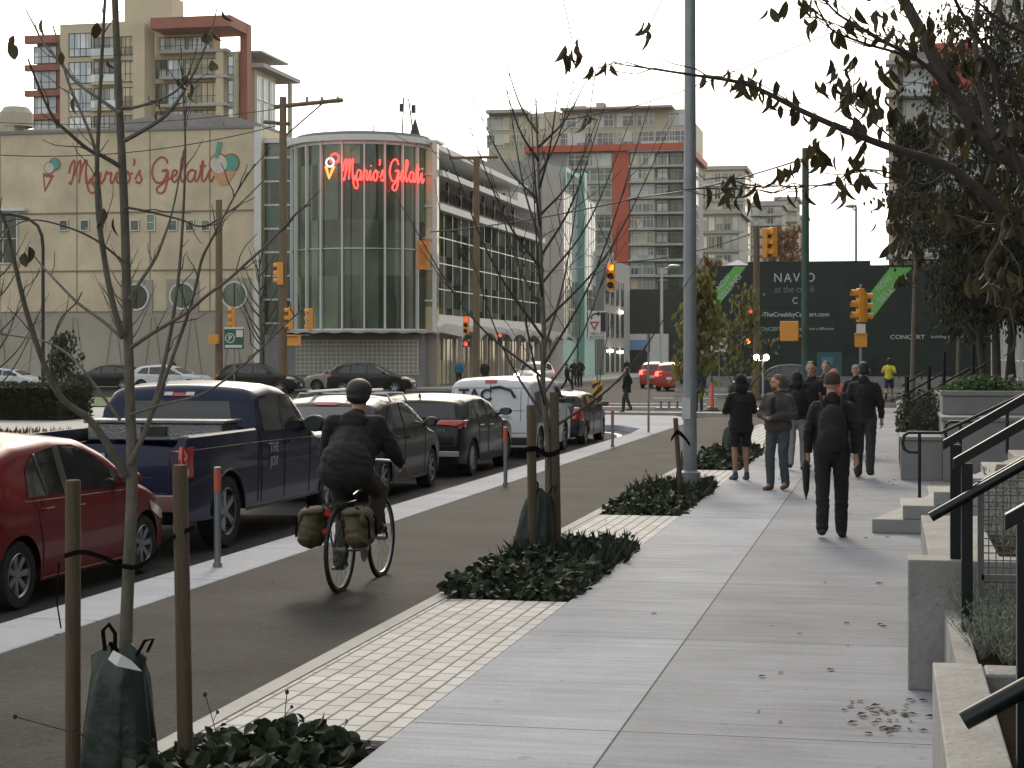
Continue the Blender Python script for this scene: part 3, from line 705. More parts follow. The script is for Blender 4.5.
# storeys: slabs and balconies right of the stripe, windows everywhere
for k in range(nst+1): z = z0+sh*k; mb.box((xm1+.01, YD-.9, z-.16), (xr+.5, YD-.004, z+.1))
for k in range(nst): z = z0+sh*k; mb.box((onY(566, YD), YD-.5, z-.16), (xm0-.01, YD-.004, z+.06))
wpart(mb, 'floor_slab', MT['slab'], r6)
for k in range(nst):
    z = z0+sh*k+.13
    w_ = (onY(655, YD)-xm1-.3)/2
    for j in range(2): window(r6, (xm1+.15+j*(w_+.05), YD-.03, z), 0, w_, sh-.4, 3, 1, 'glass_t' if (k+j) % 4 else 'glass_w', 'alu', low=1.0)
    w_ = (xr-onY(656, YD)-.2)/2
    for j in range(2): window(r6, (onY(656, YD)+j*(w_+.05), YD-.02, z), 0, w_, sh-.4, 2, 1, 'glass' if (k*3+j) % 3 else 'glass_t', 'darkm', low=1.0)
    w_ = (xm0-onY(567, YD)-.3)/2
    for j in range(2): window(r6, (onY(567, YD)+.1+j*(w_+.05), YD-.03, z), 0, w_, sh-.35, 3, 1, 'glass' if (k+j) % 3 else 'glass_t', 'alu', low=.9)
    window(r6, (xr+.02, YD+2, z), R(90), 6, sh-.4, 4, 1, 'glass_s', 'white'); window(r6, (xr+.02, YD+10, z), R(90), 6, sh-.4, 4, 1, 'glass_t', 'white')
ph = (zpent-zr-.8)/2
for j in range(2):
    for k, px in enumerate((487, 500, 515, 531, 560, 576, 597, 617, 637, 655, 669)):
        if px in (655,) and j: continue
        window(r6, (onY(px, YD+2), YD+1.95, zr+1.0+j*ph), 0, 2.05 if px != 515 else 1.5, ph-.55, 3, 1, ('glass_w' if px < 570 else 'glass_t') if k % 4 else 'glass_t', 'alu', low=.9)
    window(r6, (onY(684, YD+2)+.02, YD+3, zr+1.1+j*ph), R(90), 7, ph-.6, 5, 1, 'glass_s', 'white')
for j in range(8):
    for px in (487, 500, 513): window(r6, (onY(px, YD+2), YD+1.95, zr-2.5-j*2.9), 0, 1.3, 2.3, 2, 1, 'glass_w' if j < 3 else 'glass_t', 'alu')
mb = MB()
for (a, b) in ((486, 525), (560, 600), (600, 640), (640, 672)): xa_, xb_ = onY(a, YD), onY(b, YD); mb.box((xa_, YD-.2, zpent-.15 if a < 500 else zpent-.0), (xb_, YD+5, zpent+.25))
for px, h in ((520, .5), (548, .9), (575, 1.6), (590, .7), (600, 2.0), (612, 1.2), (628, .5), (650, .6)): x = onY(px, YD+6); mb.box((x-.5, YD+6, zpent), (x+.5+.4*(px % 3), YD+8, zpent+h*.8))
wpart(mb, 'roof_parapet', MT['slab'], r6)
# =============================== TOP LEFT TOWER ===============================
YA = 164.2; ZA = depth(onY(120, YA), YA)
def xa_(px, y=YA): return onY(px, y)
def ha(py, px=150, y=YA): return H(py, depth(onY(px, y), y))
r7 = thing('apartment_tower', 'brick red and beige apartment tower rising behind the gelato wall', 'building', (xa_(130), YA, 0))
mb = MB()
mb.box((xa_(60), YA, RZ), (xa_(147), YA+2, ha(21)), 0)                    # beige main mass
mb.box((xa_(101), YA-.5, RZ), (xa_(180, YA+6), YA+24, ha(-20)), 1) if False else None
mb.box((xa_(103), YA+5, ha(14)), (xa_(172, YA+5), YA+8, ha(-14)), 1)      # plant block on the roof

mb.box((xa_(100), YA+3.5, ha(17)), (xa_(178, YA+4), YA+9, ha(13.5)), 2)
wpart(mb, 'wall', [MT['beige'], MT['beige'], MT['slab']], r7)
mb = MB()
mb.box((xa_(30), YA+1.5, RZ), (xa_(59.9, YA+1), YA+14, ha(30)), 0)
for py in (60, 86, 110): mb.box((xa_(20), YA+.9, ha(py+5)), (xa_(60), YA+1.49, ha(py-1)), 0)
mb.box((xa_(20), YA+.9, ha(37)), (xa_(60), YA+1.48, ha(29)), 0)
# red portal frame at the right
mb.box((xa_(154.5), YA-1, ha(31)), (xa_(234)-.9, onX(251, xa_(234)), ha(20)), 0)
yr1 = onX(251, xa_(234))
mb.box((xa_(234)-.9, YA-.99, ha(31)), (xa_(234)+.02, yr1, ha(20.1)), 0) ; mb.box((xa_(234)-.7, yr1-1.2, RZ), (xa_(234)+.05, yr1+.02, ha(20.2)), 0)
wpart(mb, 'red_frame', MT['red'], r7)
yb = YA+2.2
mb = MB(); mb.box((xa_(145), yb, RZ), (xa_(219, yb), yb+2.4, ha(52)), 0); mb.box((xa_(145), yb+.3, ha(52)), (xa_(212, yb), yb+2.3, ha(27)), 0)
for py in (52, 78, 106): mb.box((xa_(155), yb-1.2, ha(py)+0), (xa_(234, yb)-.3, yb-.003, ha(py)+.3), 1)
mb.box((xa_(220, yb), yb-1.1, RZ), (xa_(227, yb), yb-.9, ha(52)), 0)
xw = xa_(219, yb)
mb.box((xw, yb+.3, RZ), (xa_(236, yb)-.2, yb+3.4, ha(50)), 0)
wpart(mb, 'recessed_wall', [MT['beige'], MT['slab']], r7)
def grid(px0, px1, pys, y, nx, g, low=None, f='darkm'):
    for a, b in zip(pys[:-1], pys[1:]):
        x0 = xa_(px0, y); window(r7, (x0, y-.03, ha(b)+.25), 0, xa_(px1, y)-x0, (b-a)/F*ZA-.5, nx, 1, g, f, low=low)
grid(69, 92, [28, 57, 84, 112, 139], YA, 4, 'glass_s', .8)
grid(34, 57, [37, 60, 86, 112, 139], YA+1.5, 3, 'glass_s', .7)
grid(121, 135, [33, 57, 84, 112, 139], YA, 3, 'glass_w', .8)
grid(94, 120, [33, 57, 84, 112, 139], YA-.0, 5, 'glass_t', 1.0)
mb = MB()
for py in (58, 84, 110): mb.box((xa_(93.5), YA-.6, ha(py)), (xa_(120.5), YA-.08, ha(py)+.25)); mb.box((xa_(93.5), YA-.6, ha(py)+.3), (xa_(120.5), YA-.57, ha(py)+1.0), 1)
mb.box((xa_(135.5), YA-.6, RZ), (xa_(147), YA-.003, ha(24)), 0)
wpart(mb, 'balcony', [MT['beige'], MT['glass_s']], r7)
grid(156, 167, [54, 78, 106, 133], yb, 2, 'glass_t', .8); grid(168, 184, [54, 78, 106, 133], yb, 3, 'glass_s', .8); grid(160, 186, [31, 53], yb+.3, 5, 'glass_s', .8); grid(188, 211, [31, 53], yb+.3, 5, 'glass_s', .8)
grid(185, 219, [54, 78, 106, 133], yb, 6, 'glass_w', .9)
xs = xa_(235, yb)-.15; y0 = yb+.4; y1 = onX(250, xs)
for a, b in ((54, 78), (78, 106), (106, 133)): 
    for j in range(3): window(r7, (xs, y0+(y1-y0)*j/3, ha(b)+.2), R(90), (y1-y0)/3-.05, (b-a)/F*ZA-.7, 3, 1, 'glass_s', 'alu', low=.9)
grid(228, 234, [54, 78, 106, 133], yb-.9, 1, 'glass_s', .8)
# stepped rear wing of the tower
xq = xs+.35; ya_, yb_ = onX(255, xq), onX(275, xq)
mb = MB(); mb.box((xq-9, ya_, RZ), (xq, yb_, H(66, depth(xq, ya_))), 0); mb.box((xq-9, ya_+1, H(66, depth(xq, ya_))), (xq-1.5, ya_+7, H(52, depth(xq, ya_))), 0)
mb.box((xq-9, ya_-.5, H(68, depth(xq, ya_))), (xq+1.1, yb_+5, H(64, depth(xq, ya_))), 1); mb.box((xq-9, ya_-.3, H(53, depth(xq, ya_))), (xq+.8, ya_+8, H(51, depth(xq, ya_))), 1)
wpart(mb, 'rear_wing', [MT['beige'], MT['slab']], r7)
hh = depth(xq, ya_)
for a, b in ((75, 98), (100, 124)):
    for j in range(3): window(r7, (xq+.03, ya_+.3+(yb_-ya_)*j/3, H(b, hh)), R(90), (yb_-ya_)/3-.4, (b-a)/F*hh, 3, 1, 'glass_s', 'alu', low=.9)
mb = MB(); mb.tube([(xq+.6, yb_+3, RZ), (xq+.6, yb_+3, H(64, hh))], .25, 8); wpart(mb, 'column', MT['slab'], r7)
# =============================== FAR TOWERS ===============================
def simple_tower(px0, px1, Yt, ytop, label, wall, gl, cols, rows, z0=8.0, depthy=18, side=0, roofs=(), balc=False, fr='alu', zbot=None):
    xx0, xx1 = onY(px0, Yt), onY(px1, Yt); Zt = depth((xx0+xx1)/2, Yt); zt_ = H(ytop, Zt)
    r = thing('apartment_tower', label, 'building', ((xx0+xx1)/2, Yt, 0))
    mb = MB(); mb.box((xx0, Yt, RZ), (xx1, Yt+depthy, zt_)); mb.box((xx0-.4, Yt-.5, zt_), (xx1+.5, Yt+depthy, zt_+.6), 1)
    for a, b, t in roofs: mb.box((onY(a, Yt+4), Yt+4, zt_+.6), (onY(b, Yt+4), Yt+12, H(t, Zt)), 0)
    wpart(mb, 'wall', [MT[wall], MT['slab']], r)
    sh = (zt_-z0)/rows; ww = (xx1-xx0)/cols
    for j in range(rows):
        for k in range(cols):
            if side: pass
            window(r, (xx0+ww*k+ww*.08, Yt-.03, z0+sh*j+.25), 0, ww*.84, sh*.72, 2, 1, gl[(j*3+k*2+(j*k) % 2) % len(gl)], fr)
        if side: window(r, (xx1+.03, Yt+1.5, z0+sh*j+.25), R(90), depthy-4, sh*.72, 5, 1, gl[0], fr)
    mb = MB()
    for j in range(rows): mb.box((xx0-.2, Yt-1.3 if balc else Yt-.35, z0+sh*j-.1), (xx1+.6, Yt-.06, z0+sh*j+.15))
    if balc:
        for j in range(rows):
            for k in range(0, cols, 2): mb.box((xx0+ww*k, Yt-1.3, z0+sh*j+.18), (xx0+ww*(k+1), Yt-1.24, z0+sh*j+1.1))
    wpart(mb, 'floor_slab', MT['slab'], r)
    return r
simple_tower(700, 739, 242, 214, 'low glassy apartment block with a flat slab roof right of the lamp post', 'grime', ['glass_s', 'glass_t', 'glass_t'], 5, 4, H(290, 247.5), 16, roofs=())
simple_tower(699, 744, 276, 170, 'beige concrete tower with small square windows behind the flat roofed block', 'beige', ['glass_t', 'glass'], 6, 7, H(280, 281.25), 14, 1, roofs=((720, 738, 166),))
simple_tower(744, 782, 326, 206, 'grey balconied tower at the centre of the far skyline', 'grime', ['glass_t', 'glass', 'glass_s'], 5, 8, H(285, 326.25), 12, 0, roofs=((752, 775, 199),), balc=True)
simple_tower(776, 797, 354, 200, 'sunlit beige tower half hidden behind the green pole', 'beige', ['glass_w', 'glass_t'], 4, 8, H(285, 337.5), 12, 1, balc=True)
simple_tower(797, 806, 382, 218, 'narrow grey tower at the right end of the far skyline', 'grime', ['glass_t'], 2, 6, H(285, 360.0), 10, 1)
simple_tower(439, 476, 180, 165, 'plain grey roof block peeping over the glazed wing', 'grime', ['glass_t'], 4, 2, H(205, 180.0), 10, 0, roofs=((444, 470, 152),))
# filler podium under the far skyline
r8 = thing('podium_building', 'shop podium with lit windows under the flat roofed block', 'building', (onY(708, 225.0), 225, 0))
mb = MB(); mb.box((onY(697, 225.0), 225, RZ), (onY(722, 225.0), 237, H(258, 225.0))); wpart(mb, 'wall', MT['slab'], r8)
for j in range(4):
    window(r8, (onY(699, 225.0), 224.97, 2.5+j*2.4), 0, 1.9, 1.8, 3, 1, 'glass_w', 'alu'); window(r8, (onY(712, 225.0), 224.97, 2.5+j*2.4), 0, .9, 1.8, 1, 1, 'glass_s', 'alu')
# =============================== HOARDINGS (right of centre) ===============================
YH = 91.0; hx0, hx1, hx2 = onY(748, YH), onY(870.5, YH), onY(1075, YH-.6)
ZH = depth(-3, YH); zT = H(261, ZH)
lit = M('hoarding_letter', (.55, .57, .55), .6, var=0); litg = M('hoarding_green_panel', (.14, .46, .10), .5, var=.06); litt = M('hoarding_mint_letter', (.25, .5, .42), .6, var=0)
def board(name, label, x0, x1, y, z0, z1):
    r = thing(name, label, 'hoarding', ((x0+x1)/2, y, 0)); mb = MB(); mb.box((x0, y, z0), (x1, y+.25, z1)); wpart(mb, 'panel', MT['hoard'], r)
    mb = MB(); k = x0+.3
    while k < x1: mb.box((k, y+.252, 0), (k+.12, y+.5, z1-.2)); k += 2.4
    wpart(mb, 'support_frame', MT['wood'], r)
    return r
def lett(r, s, px, py, pxw, y, mat, h=None, rot=0, spacing=1.0, bold=0, pyh=None):
    """text centred on a photo position, scaled to its measured width (and height)"""
    mb = text_mb(s, 1, .004, 'CENTER', spacing, bold)
    xs_ = [v[0] for v in mb.v]; zs_ = [v[2] for v in mb.v]; w0 = max(xs_)-min(xs_); h0 = max(zs_)-min(zs_); mx, mz = (max(xs_)+min(xs_))/2, (max(zs_)+min(zs_))/2
    Z = depth(onY(px, y), y); sx = pxw/F*Z/w0; sz = (pyh/F*Z/h0) if pyh else sx
    mb.v = [((v[0]-mx)*sx, v[1], (v[2]-mz)*sz) for v in mb.v]
    place(mb, TR((onY(px, y), y-.012, H(py, Z)), 0, rot))
    return wpart(mb, 'lettering', mat, r)
rb = board('advertising_hoarding', 'middle dark green condominium hoarding with the largest white title lettering', hx0, hx1, YH, .7, zT)
lett(rb, 'NAVIO', 794.5, 277.5, 40, YH, lit, spacing=1.25, pyh=9)
lett(rb, 'at the creek', 795, 289, 40, YH, M('hoarding_dim_letter', (.16, .2, .19), .6, var=0), pyh=7)
lett(rb, 'C', 795, 300.5, 5, YH, litt, pyh=7, bold=.02)
lett(rb, 'TheCreekbyConcert.com', 796, 315, 65, YH, lit, pyh=6, bold=.008)
lett(rb, 'CONCERT', 769, 329, 23, YH, litt, pyh=4); lett(rb, "building to make a difference", 812, 329, 43, YH, lit, pyh=3.6)
rc = board('advertising_hoarding', 'right hand dark hoarding behind the tree with a green NOW SELLING diagonal', hx1-.04, hx2, YH-.5, .7, H(266, ZH))
lett(rc, 'CONCERT', 907.5, 337, 34, YH-.5, lit, pyh=4.2, bold=.01); lett(rc, 'building to make a difference', 960, 337, 56, YH-.5, lit, pyh=3.5)
lett(rc, 'thecreek', 955, 320, 30, YH-.5, lit, pyh=4)
rd = board('advertising_hoarding', 'dark hoarding left of the wooden pole with a green NOW SELLING diagonal', onY(712, YH+1), hx0-.02, YH+1, .0, H(265, ZH+1))
def diag(r, pts, y, words, c, rot, pxw, pyh):
    mb = MB(); P = [(onY(a, y), H(b, depth(onY(a, y), y))) for a, b in pts]; mb.prism_xz(P, y-.012, y-.003); wpart(mb, 'green_panel', litg, r)
    for (s, a, b, w_) in words:
        t = text_mb(s, 1, .004); xs_ = [v[0] for v in t.v]; zs_ = [v[2] for v in t.v]; mx, mz = (max(xs_)+min(xs_))/2, (max(zs_)+min(zs_))/2
        Z = depth(onY(a, y), y); k = w_/F*Z/(max(xs_)-min(xs_)); kz = pyh/F*Z/(max(zs_)-min(zs_)); t.v = [((v[0]-mx)*k, v[1], (v[2]-mz)*kz) for v in t.v]
        place(t, TR((onY(a, y), y-.024, H(b, Z)), 0, -R(rot))); wpart(t, 'lettering', lit, r)
diag(rc, [(871, 292), (871, 320), (912, 267.5), (890, 267.5)], YH-.5, [('NOW', 884, 283, 19), ('SELLING', 892, 289, 36)], None, 43, 21, 6)
diag(rd, [(713.5, 293), (713.5, 313), (746, 266.5), (734, 266.5)], YH+1, [('NOW', 723.5, 282, 17), ('SELLING', 730, 287, 30)], None, 50, 20, 5.5)
mb = MB(); x = onY(738, YH+3); mb.add([(x-.6, YH+2, H(266, 93.38)), (x+.6, YH+2, H(266, 93.38)), (x+.6, YH+4, H(266, 93.38)), (x-.6, YH+4, H(266, 93.38)), (x, YH+3, H(259.5, 93.38))], [(0, 1, 4), (1, 2, 4), (2, 3, 4), (3, 0, 4)])
t = mb.build('tent_top', M('blue_canvas', (.04, .09, .25), .6)); tag(t, 'small blue peaked tent top showing above the left hoarding', 'tent')
# sales office behind and below: dark teal box with a poster
re_ = thing('sales_office', 'dark green sales office under the middle hoarding with a teal poster', 'building', (onY(830, 90.0), 90.2, 0))
mb = MB(); mb.box((onY(800, 90.45), 90.35, 0), (onY(872, 90.45), 90.9, .695+1.2)); wpart(mb, 'wall', MT['hoard'], re_)
mb = MB(); mb.box((onY(817, 90.34), 90.3, H(381, 90.0)), (onY(842, 90.34), 90.345, H(352, 90.0)), 0)
mb.box((onY(822, 90.34), 90.29, H(364, 90.0)), (onY(833, 90.34), 90.299, H(357, 90.0)), 1); mb.box((onY(826, 90.34), 90.29, H(376, 90.0)), (onY(837, 90.34), 90.299, H(368, 90.0)), 1)
wpart(mb, 'poster', [M('teal_poster', (.02, .09, .11), .5), M('poster_pale', (.07, .2, .22), .5)], re_)
# concrete barriers along the hoarding
r9 = None
for k in range(9):
    mb = MB(); mb.prism([(-.32, 0), (.32, 0), (.30, .12), (.12, .3), (.09, .85), (-.09, .85), (-.12, .3), (-.30, .12)], -1.45, 1.45)
    mb.v = [(z, x, y) for x, y, z in mb.v]
    if r9 is None: r9 = mb.build('concrete_barrier', MT['conc'], bevel=.01, recalc=True); o = r9
    else: o = r9.copy(); COL.objects.link(o)
    o.location = (-9.0+k*3.0, 89.3, 0)
    tag(o, 'concrete traffic barrier standing along the foot of the hoardings', 'barrier', 'concrete barriers along the hoardings')
# =============================== RIGHT SIDE BUILDINGS ===============================
XRB = 3.25
ra = thing('grey_building', 'dark grey residential building rising behind the trees at the right', 'building', (8, 56, 0))
mb = MB(); mb.box((4.4, 56, 0), (22, 83, 34), 0); mb.box((4.0, 55.2, 5.1), (14, 55.99, 5.5), 1); mb.box((3.4, 55.0, 9.3), (14, 55.99, 9.9), 1); mb.box((3.0, 54.6, 14.2), (14, 55.99, 14.6), 1)
wpart(mb, 'wall', [M('dark_cladding', (.10, .102, .105), .7, var=.1, vs=.5), MT['slab']], ra)
for j in range(6):
    for k in range(3): window(ra, (4.8+k*2.3, 55.97, 1.0+j*3.1), 0, 1.9, 2.2, 2, 1, 'glass_t' if (j+k) % 2 else 'glass', 'white', low=.7)
    for k in range(7): window(ra, (4.37, 81-k*3.1, 1.0+j*3.1), R(-90), 2.2, 2.2, 2, 1, 'glass_t' if (j+k) % 2 else 'glass', 'white', low=.7)
YC = 126
rg = thing('apartment_tower', 'tall tower with floor slabs and red panels seen through the tree crown at right', 'building', (onY(960, YC), YC, 0))
x0, x1 = onY(890, YC), onY(1100, YC); Zc = depth(x0, YC)
mb = MB(); mb.box((x0, YC, RZ), (x1, YC+20, H(50, Zc)), 0); mb.box((x0+2.8, YC-.4, H(52, Zc)-3), (x0+5.5, YC-.003, H(50, Zc)+.3), 1); mb.box((x0-.1, YC-.5, RZ), (x0+.5, YC-.004, H(55, Zc)), 2)
wpart(mb, 'wall', [M('tower_grey', (.22, .22, .21), .7, var=.15, vs=.3), MT['orange_red'], MT['beige']], rg)
mb = MB(); n = 9
for k in range(n): mb.box((x0-.3, YC-1.4, 4+k*2.2), (x1, YC-.01, 4.3+k*2.2))
wpart(mb, 'floor_slab', MT['slab'], rg)
for k in range(n-1):
    for j in range(5): window(rg, (x0+.9+j*2.9, YC-.03, 4.4+k*2.2), 0, 2.4, 1.7, 3, 1, ['glass_t', 'glass', 'glass_t', 'glass_s'][(k+j*3) % 4], 'white')
# =============================== VEHICLES ===============================
def interp(P, t):
    if t <= P[0][0]: return P[0][1]
    for (a, b), (c, d) in zip(P[:-1], P[1:]):
        if t <= c: return b+(d-b)*(t-a)/(c-a)
    return P[-1][1]
def paint(name, col, rough=.28, metal=.3): return M(name, col, rough+.08, metal*.3, var=.05, vs=1.5, coat=.3, spec=.18)
class Car:
    """body lofted from side profile; local +y is forward, z from the road"""
    def __init__(s, name, label, cat, loc, rz, L, Wd, prof, belt, wheels, rw, paintm, tumble=.28, zs=1, bed=None, clear=.2, group=None, rimstyle=5, dim=1.0, endk=.16):
        s.L, s.W, s.belt, s.rw, s.tum = L, Wd, belt, rw, tumble; s.wy = wheels
        s.root = thing(name, label, cat, loc, rz, group); s.root.scale = (1, 1, zs)
        pr = [(y-L/2, z) for y, z in prof]; s.prof = pr
        ys = set()
        n = int(L/.07)
        for i in range(n+1): ys.add(round(-L/2+L*i/n, 4))
        for e in (.02, .05, .1): ys.add(-L/2+e); ys.add(L/2-e)
        for wy in wheels:
            for k in range(15): ys.add(round(wy+(rw+.055)*math.cos(math.pi*k/14), 4))
        for y, z in pr: ys.add(round(y, 4))
        ys = sorted(ys)
        yy = [ys[0]]
        for y in ys[1:]:
            if y-yy[-1] > .006: yy.append(y)
        ys = yy
        def T(y):
            k = .035; return (interp(pr, y-k)+2*interp(pr, y)+interp(pr, y+k))/4
        s.T = T
        ra = rw+.055
        def B(y):
            b = clear+.06*max(0, abs(y)-L/2+.5)
            for wy in wheels:
                if abs(y-wy) < ra: b = max(b, rw*.97+math.sqrt(max(0, ra*ra-(y-wy)**2)))
            return b
        def wplan(y):
            t = abs(y)/(L/2); k = endk if y > 0 else endk*.7
            return Wd/2*(1-k*t**7)*(1 if t < .985 else 1-(t-.985)*3.2)
        def wid(y, z):
            w = wplan(y)
            if z > belt: return w-.015-(z-belt)*tumble
            return w-.05*((belt-.15-z)/belt)**2 if z < belt-.15 else w-.005*((z-belt+.15)/.15)
        s.wid = wid
        ring = []; NS, NA, NC = 9, 5, 4
        for y in ys:
            t, b = T(y), B(y); r = min(.13, max(.02, (t-b)*.3)); b = min(b, t-r-.02)
            pts = []
            inbed = bed and bed[0] < y < bed[1]
            for i in range(NS): z = b+(t-r-b)*i/(NS-1); pts.append((wid(y, z), z))
            w0 = wid(y, t-r)
            if inbed:
                seq = [(w0, t-.02), (w0-.02, t), (w0-.09, t), (w0-.1, t-.05), (w0-.1, bed[2])]+[(w0*.6, bed[2]), (w0*.4, bed[2]), (w0*.2, bed[2]), (0, bed[2])]
                pts += seq
            else:
                for i in range(1, NA+1):
                    a = math.pi/2*i/NA; pts.append((w0-r*1.5*(1-math.cos(a)), t-r+r*math.sin(a)))
                w1 = pts[-1][0]
                for i in range(1, NC+1):
                    x = w1*(1-i/NC); pts.append((x, t+.035*(1-(x/w1)**2)*min(1, (t-b)) if w1 > 0 else t))
            full = [(x, y, z) for x, z in pts]+[(-x, y, z) for x, z in pts[:-1][::-1]]
            ring.append(full)
        mb = MB(); m = len(ring[0]); vs = [p for q in ring for p in q]; fs = []
        for i in range(len(ring)-1):
            for j in range(m-1): fs.append((i*m+j, (i+1)*m+j, (i+1)*m+j+1, i*m+j+1))
        fs.append(tuple(range(m))); fs.append(tuple(range((len(ring)-1)*m, len(ring)*m))[::-1])
        mb.add(vs, fs)
        s.body = mb.build('body', paintm, s.root, smooth=32)
        s.bvh = BVHTree.FromPolygons([Vector(v) for v in vs], fs)
        mb = MB(); mb.box((-Wd/2+.24, -L/2+.15, clear-.02), (Wd/2-.24, L/2-.15, min(.72, rw*2.1)))
        mb.build('underbody', MT['black'], s.root)
        for wy in wheels:
            for sd in (-1, 1): s.wheel(sd*(Wd/2-.13), wy, rw, sd, rimstyle)
    def wheel(s, x, y, r, sd, style):
        mb = MB(); w = .105
        mb.lathe([(r*.62, -w*.9), (r*.72, -w), (r*.93, -w), (r, -w*.7), (r, w*.7), (r*.93, w), (r*.72, w), (r*.62, w*.9)], 28, 'x', 0)
        o = mb.build('wheel', MT['rubber'], s.root, smooth=35, loc=(x, y, r)); 
        mb = MB()
        mb.lathe([(0, sd*w*.25), (r*.5, sd*w*.2), (r*.6, sd*w*.5), (r*.64, sd*w*.92), (r*.6, sd*w*.95)], 28, 'x', 1)
        for k in range(style):
            a = 2*math.pi*k/style+.3
            q = Matrix.Rotation(a, 4, 'X')
            mb.add([(sd*w*.3, -r*.10, 0), (sd*w*.3, r*.10, 0), (sd*w*.75, r*.07, r*.08), (sd*w*.75, -r*.07, r*.08), (sd*w*.88, -r*.10, r*.6), (sd*w*.88, r*.10, r*.6), (sd*w*.4, -r*.12, r*.6), (sd*w*.4, r*.12, r*.6)],
                   [(3, 2, 5, 4), (0, 3, 4, 6), (1, 7, 5, 2), (0, 6, 7, 1)], 0, q)
        mb.lathe([(0, sd*w*.8), (r*.14, sd*w*.78), (r*.15, sd*w*.3)], 12, 'x', 0); mb.lathe([(r*.60, sd*w*.86), (r*.635, sd*w*.97), (r*.66, sd*w*.9)], 28, 'x', 0)
        c = mb.build('rim', [MT['rim'], MT['trim']], o, smooth=35)
    def hit(s, a, b, plane):
        big = 6
        if plane == 'right': o, d = Vector((big, a, b)), Vector((-1, 0, 0))
        elif plane == 'left': o, d = Vector((-big, a, b)), Vector((1, 0, 0))
        elif plane == 'rear': o, d = Vector((a, -big, b)), Vector((0, 1, 0))
        elif plane == 'front': o, d = Vector((a, big, b)), Vector((0, -1, 0))
        else: o, d = Vector((a, b, big)), Vector((0, 0, -1))
        h, n, i, t = s.bvh.ray_cast(o, d)
        if h is None or (plane in ('rear', 'front') and abs(h.y) < .0): 
            q = {'right': Vector((s.W/2, max(-s.L/2+.02, min(s.L/2-.02, a)), b)), 'left': Vector((-s.W/2, max(-s.L/2+.02, min(s.L/2-.02, a)), b)), 'rear': Vector((a, -s.L/2, b)), 'front': Vector((a, s.L/2, b)), 'top': Vector((a, b, s.T(b)))}[plane]
            h, n, i, t = s.bvh.find_nearest(q)
        if n.dot(d) > 0: n = -n
        return h, n
    def drape(s, name, poly, plane, mat, off=.006, step=.09, parent=None, thick=0):
        bm = bmesh.new(); f = bm.faces.new([bm.verts.new((a, b, 0)) for a, b in poly])
        for ax in (0, 1):
            lo = min(p[ax] for p in poly); hi = max(p[ax] for p in poly); k = lo+step
            while k < hi:
                co = [0, 0, 0]; co[ax] = k; no = [0, 0, 0]; no[ax] = 1
                bmesh.ops.bisect_plane(bm, geom=bm.verts[:]+bm.edges[:]+bm.faces[:], plane_co=co, plane_no=no); k += step
        for v in bm.verts:
            h, n = s.hit(v.co.x, v.co.y, plane); v.co = h+n*off
        bmesh.ops.triangulate(bm, faces=[f for f in bm.faces if len(f.verts) > 4])
        me = bpy.data.meshes.new(name); bm.to_mesh(me); bm.free(); me.materials.append(mat); me.shade_smooth()
        o = bpy.data.objects.new(name, me); COL.objects.link(o); o.parent = parent or s.root
        if thick:
            q = o.modifiers.new('solid', 'SOLIDIFY'); q.thickness = thick; q.offset = 0
        return o
    def sides(s, name, poly, mat, off=.006, both=True, **k):
        r = s.drape(name, poly, 'right', mat, off, **k)
        if both: s.drape(name, poly, 'left', mat, off, **k)
        return r
    def line(s, name, pts, plane, mat, r=.006, off=.001, parent=None):
        P = []
        for (a, b), (c, d) in zip(pts[:-1], pts[1:]):
            n = max(2, int(math.hypot(c-a, d-b)/.08))
            P += [(a+(c-a)*i/n, b+(d-b)*i/n) for i in range(n)]
        P.append(pts[-1]); Q = []
        for a, b in P: h, n = s.hit(a, b, plane); Q.append(h+n*off)
        mb = MB(); mb.tube(Q, r, 5); return mb
    def seams(s, lists, plane='right', r=.006):
        for pl in ((plane, 'left') if plane == 'right' else (plane,)):
            mb = MB()
            for pts in lists:
                q = s.line('', pts, pl, None, r); mb.add(q.v, q.f)
            mb.build('panel_seam', MT['trim'], s.root)
    def handle(s, y, z, mat=None):
        for sd, pl in ((1, 'right'), (-1, 'left')):
            h, n = s.hit(y, z, pl); mb = MB()
            mb.tube([h-Vector((0, .09, 0)), h+n*.035-Vector((0, .07, 0)), h+n*.035+Vector((0, .07, 0)), h+Vector((0, .09, 0))], .012, 6)
            mb.build('door_handle', mat or s.body.data.materials[0], s.root, smooth=40)
    def mirror(s, y, z, mat=None, sz=1.0):
        for sd, pl in ((1, 'right'), (-1, 'left')):
            h, n = s.hit(y, z, pl); c = h+Vector((sd*.13, .0, .05))
            mb = MB(); mb.tube([h, c], .03, 6); mb.sphere(c, (.10*sz, .055*sz, .07*sz), 12, 8)
            o = mb.build('side_mirror', mat or s.body.data.materials[0], s.root, smooth=60)
            g = MB(); g.lathe([(0, 0), (.075*sz, 0)], 14, 'y', 0, Matrix.Translation(c+Vector((0, -.068*sz, 0))) @ Matrix.Scale(.8, 4, (0, 0, 1))); g.build('mirror_glass', MT['carglass_l'], o)
    def lamp(s, name, poly, plane, mat, off=.012): return s.drape(name, poly, plane, mat, off, thick=.015, step=.06)
    def plate(s, z, txt=None, rear=True, y=None):
        a = 'rear' if rear else 'front'; h, n = s.hit(0, z, a); sg = -1 if rear else 1
        mb = MB(); mb.box((-.16, h.y+sg*.03 if rear else h.y+.005, z-.08), (.16, h.y-.005 if rear else h.y+.03, z+.08))
        mb.build('number_plate', MT['plate'], s.root, bevel=.005)
    def wiper(s, x0, z0, x1, z1):
        q = s.line('', [(x0, z0), (x1, z1)], 'rear', None, .008, .02); q.build('wiper', MT['trim'], s.root)
def rear_side(h): return h
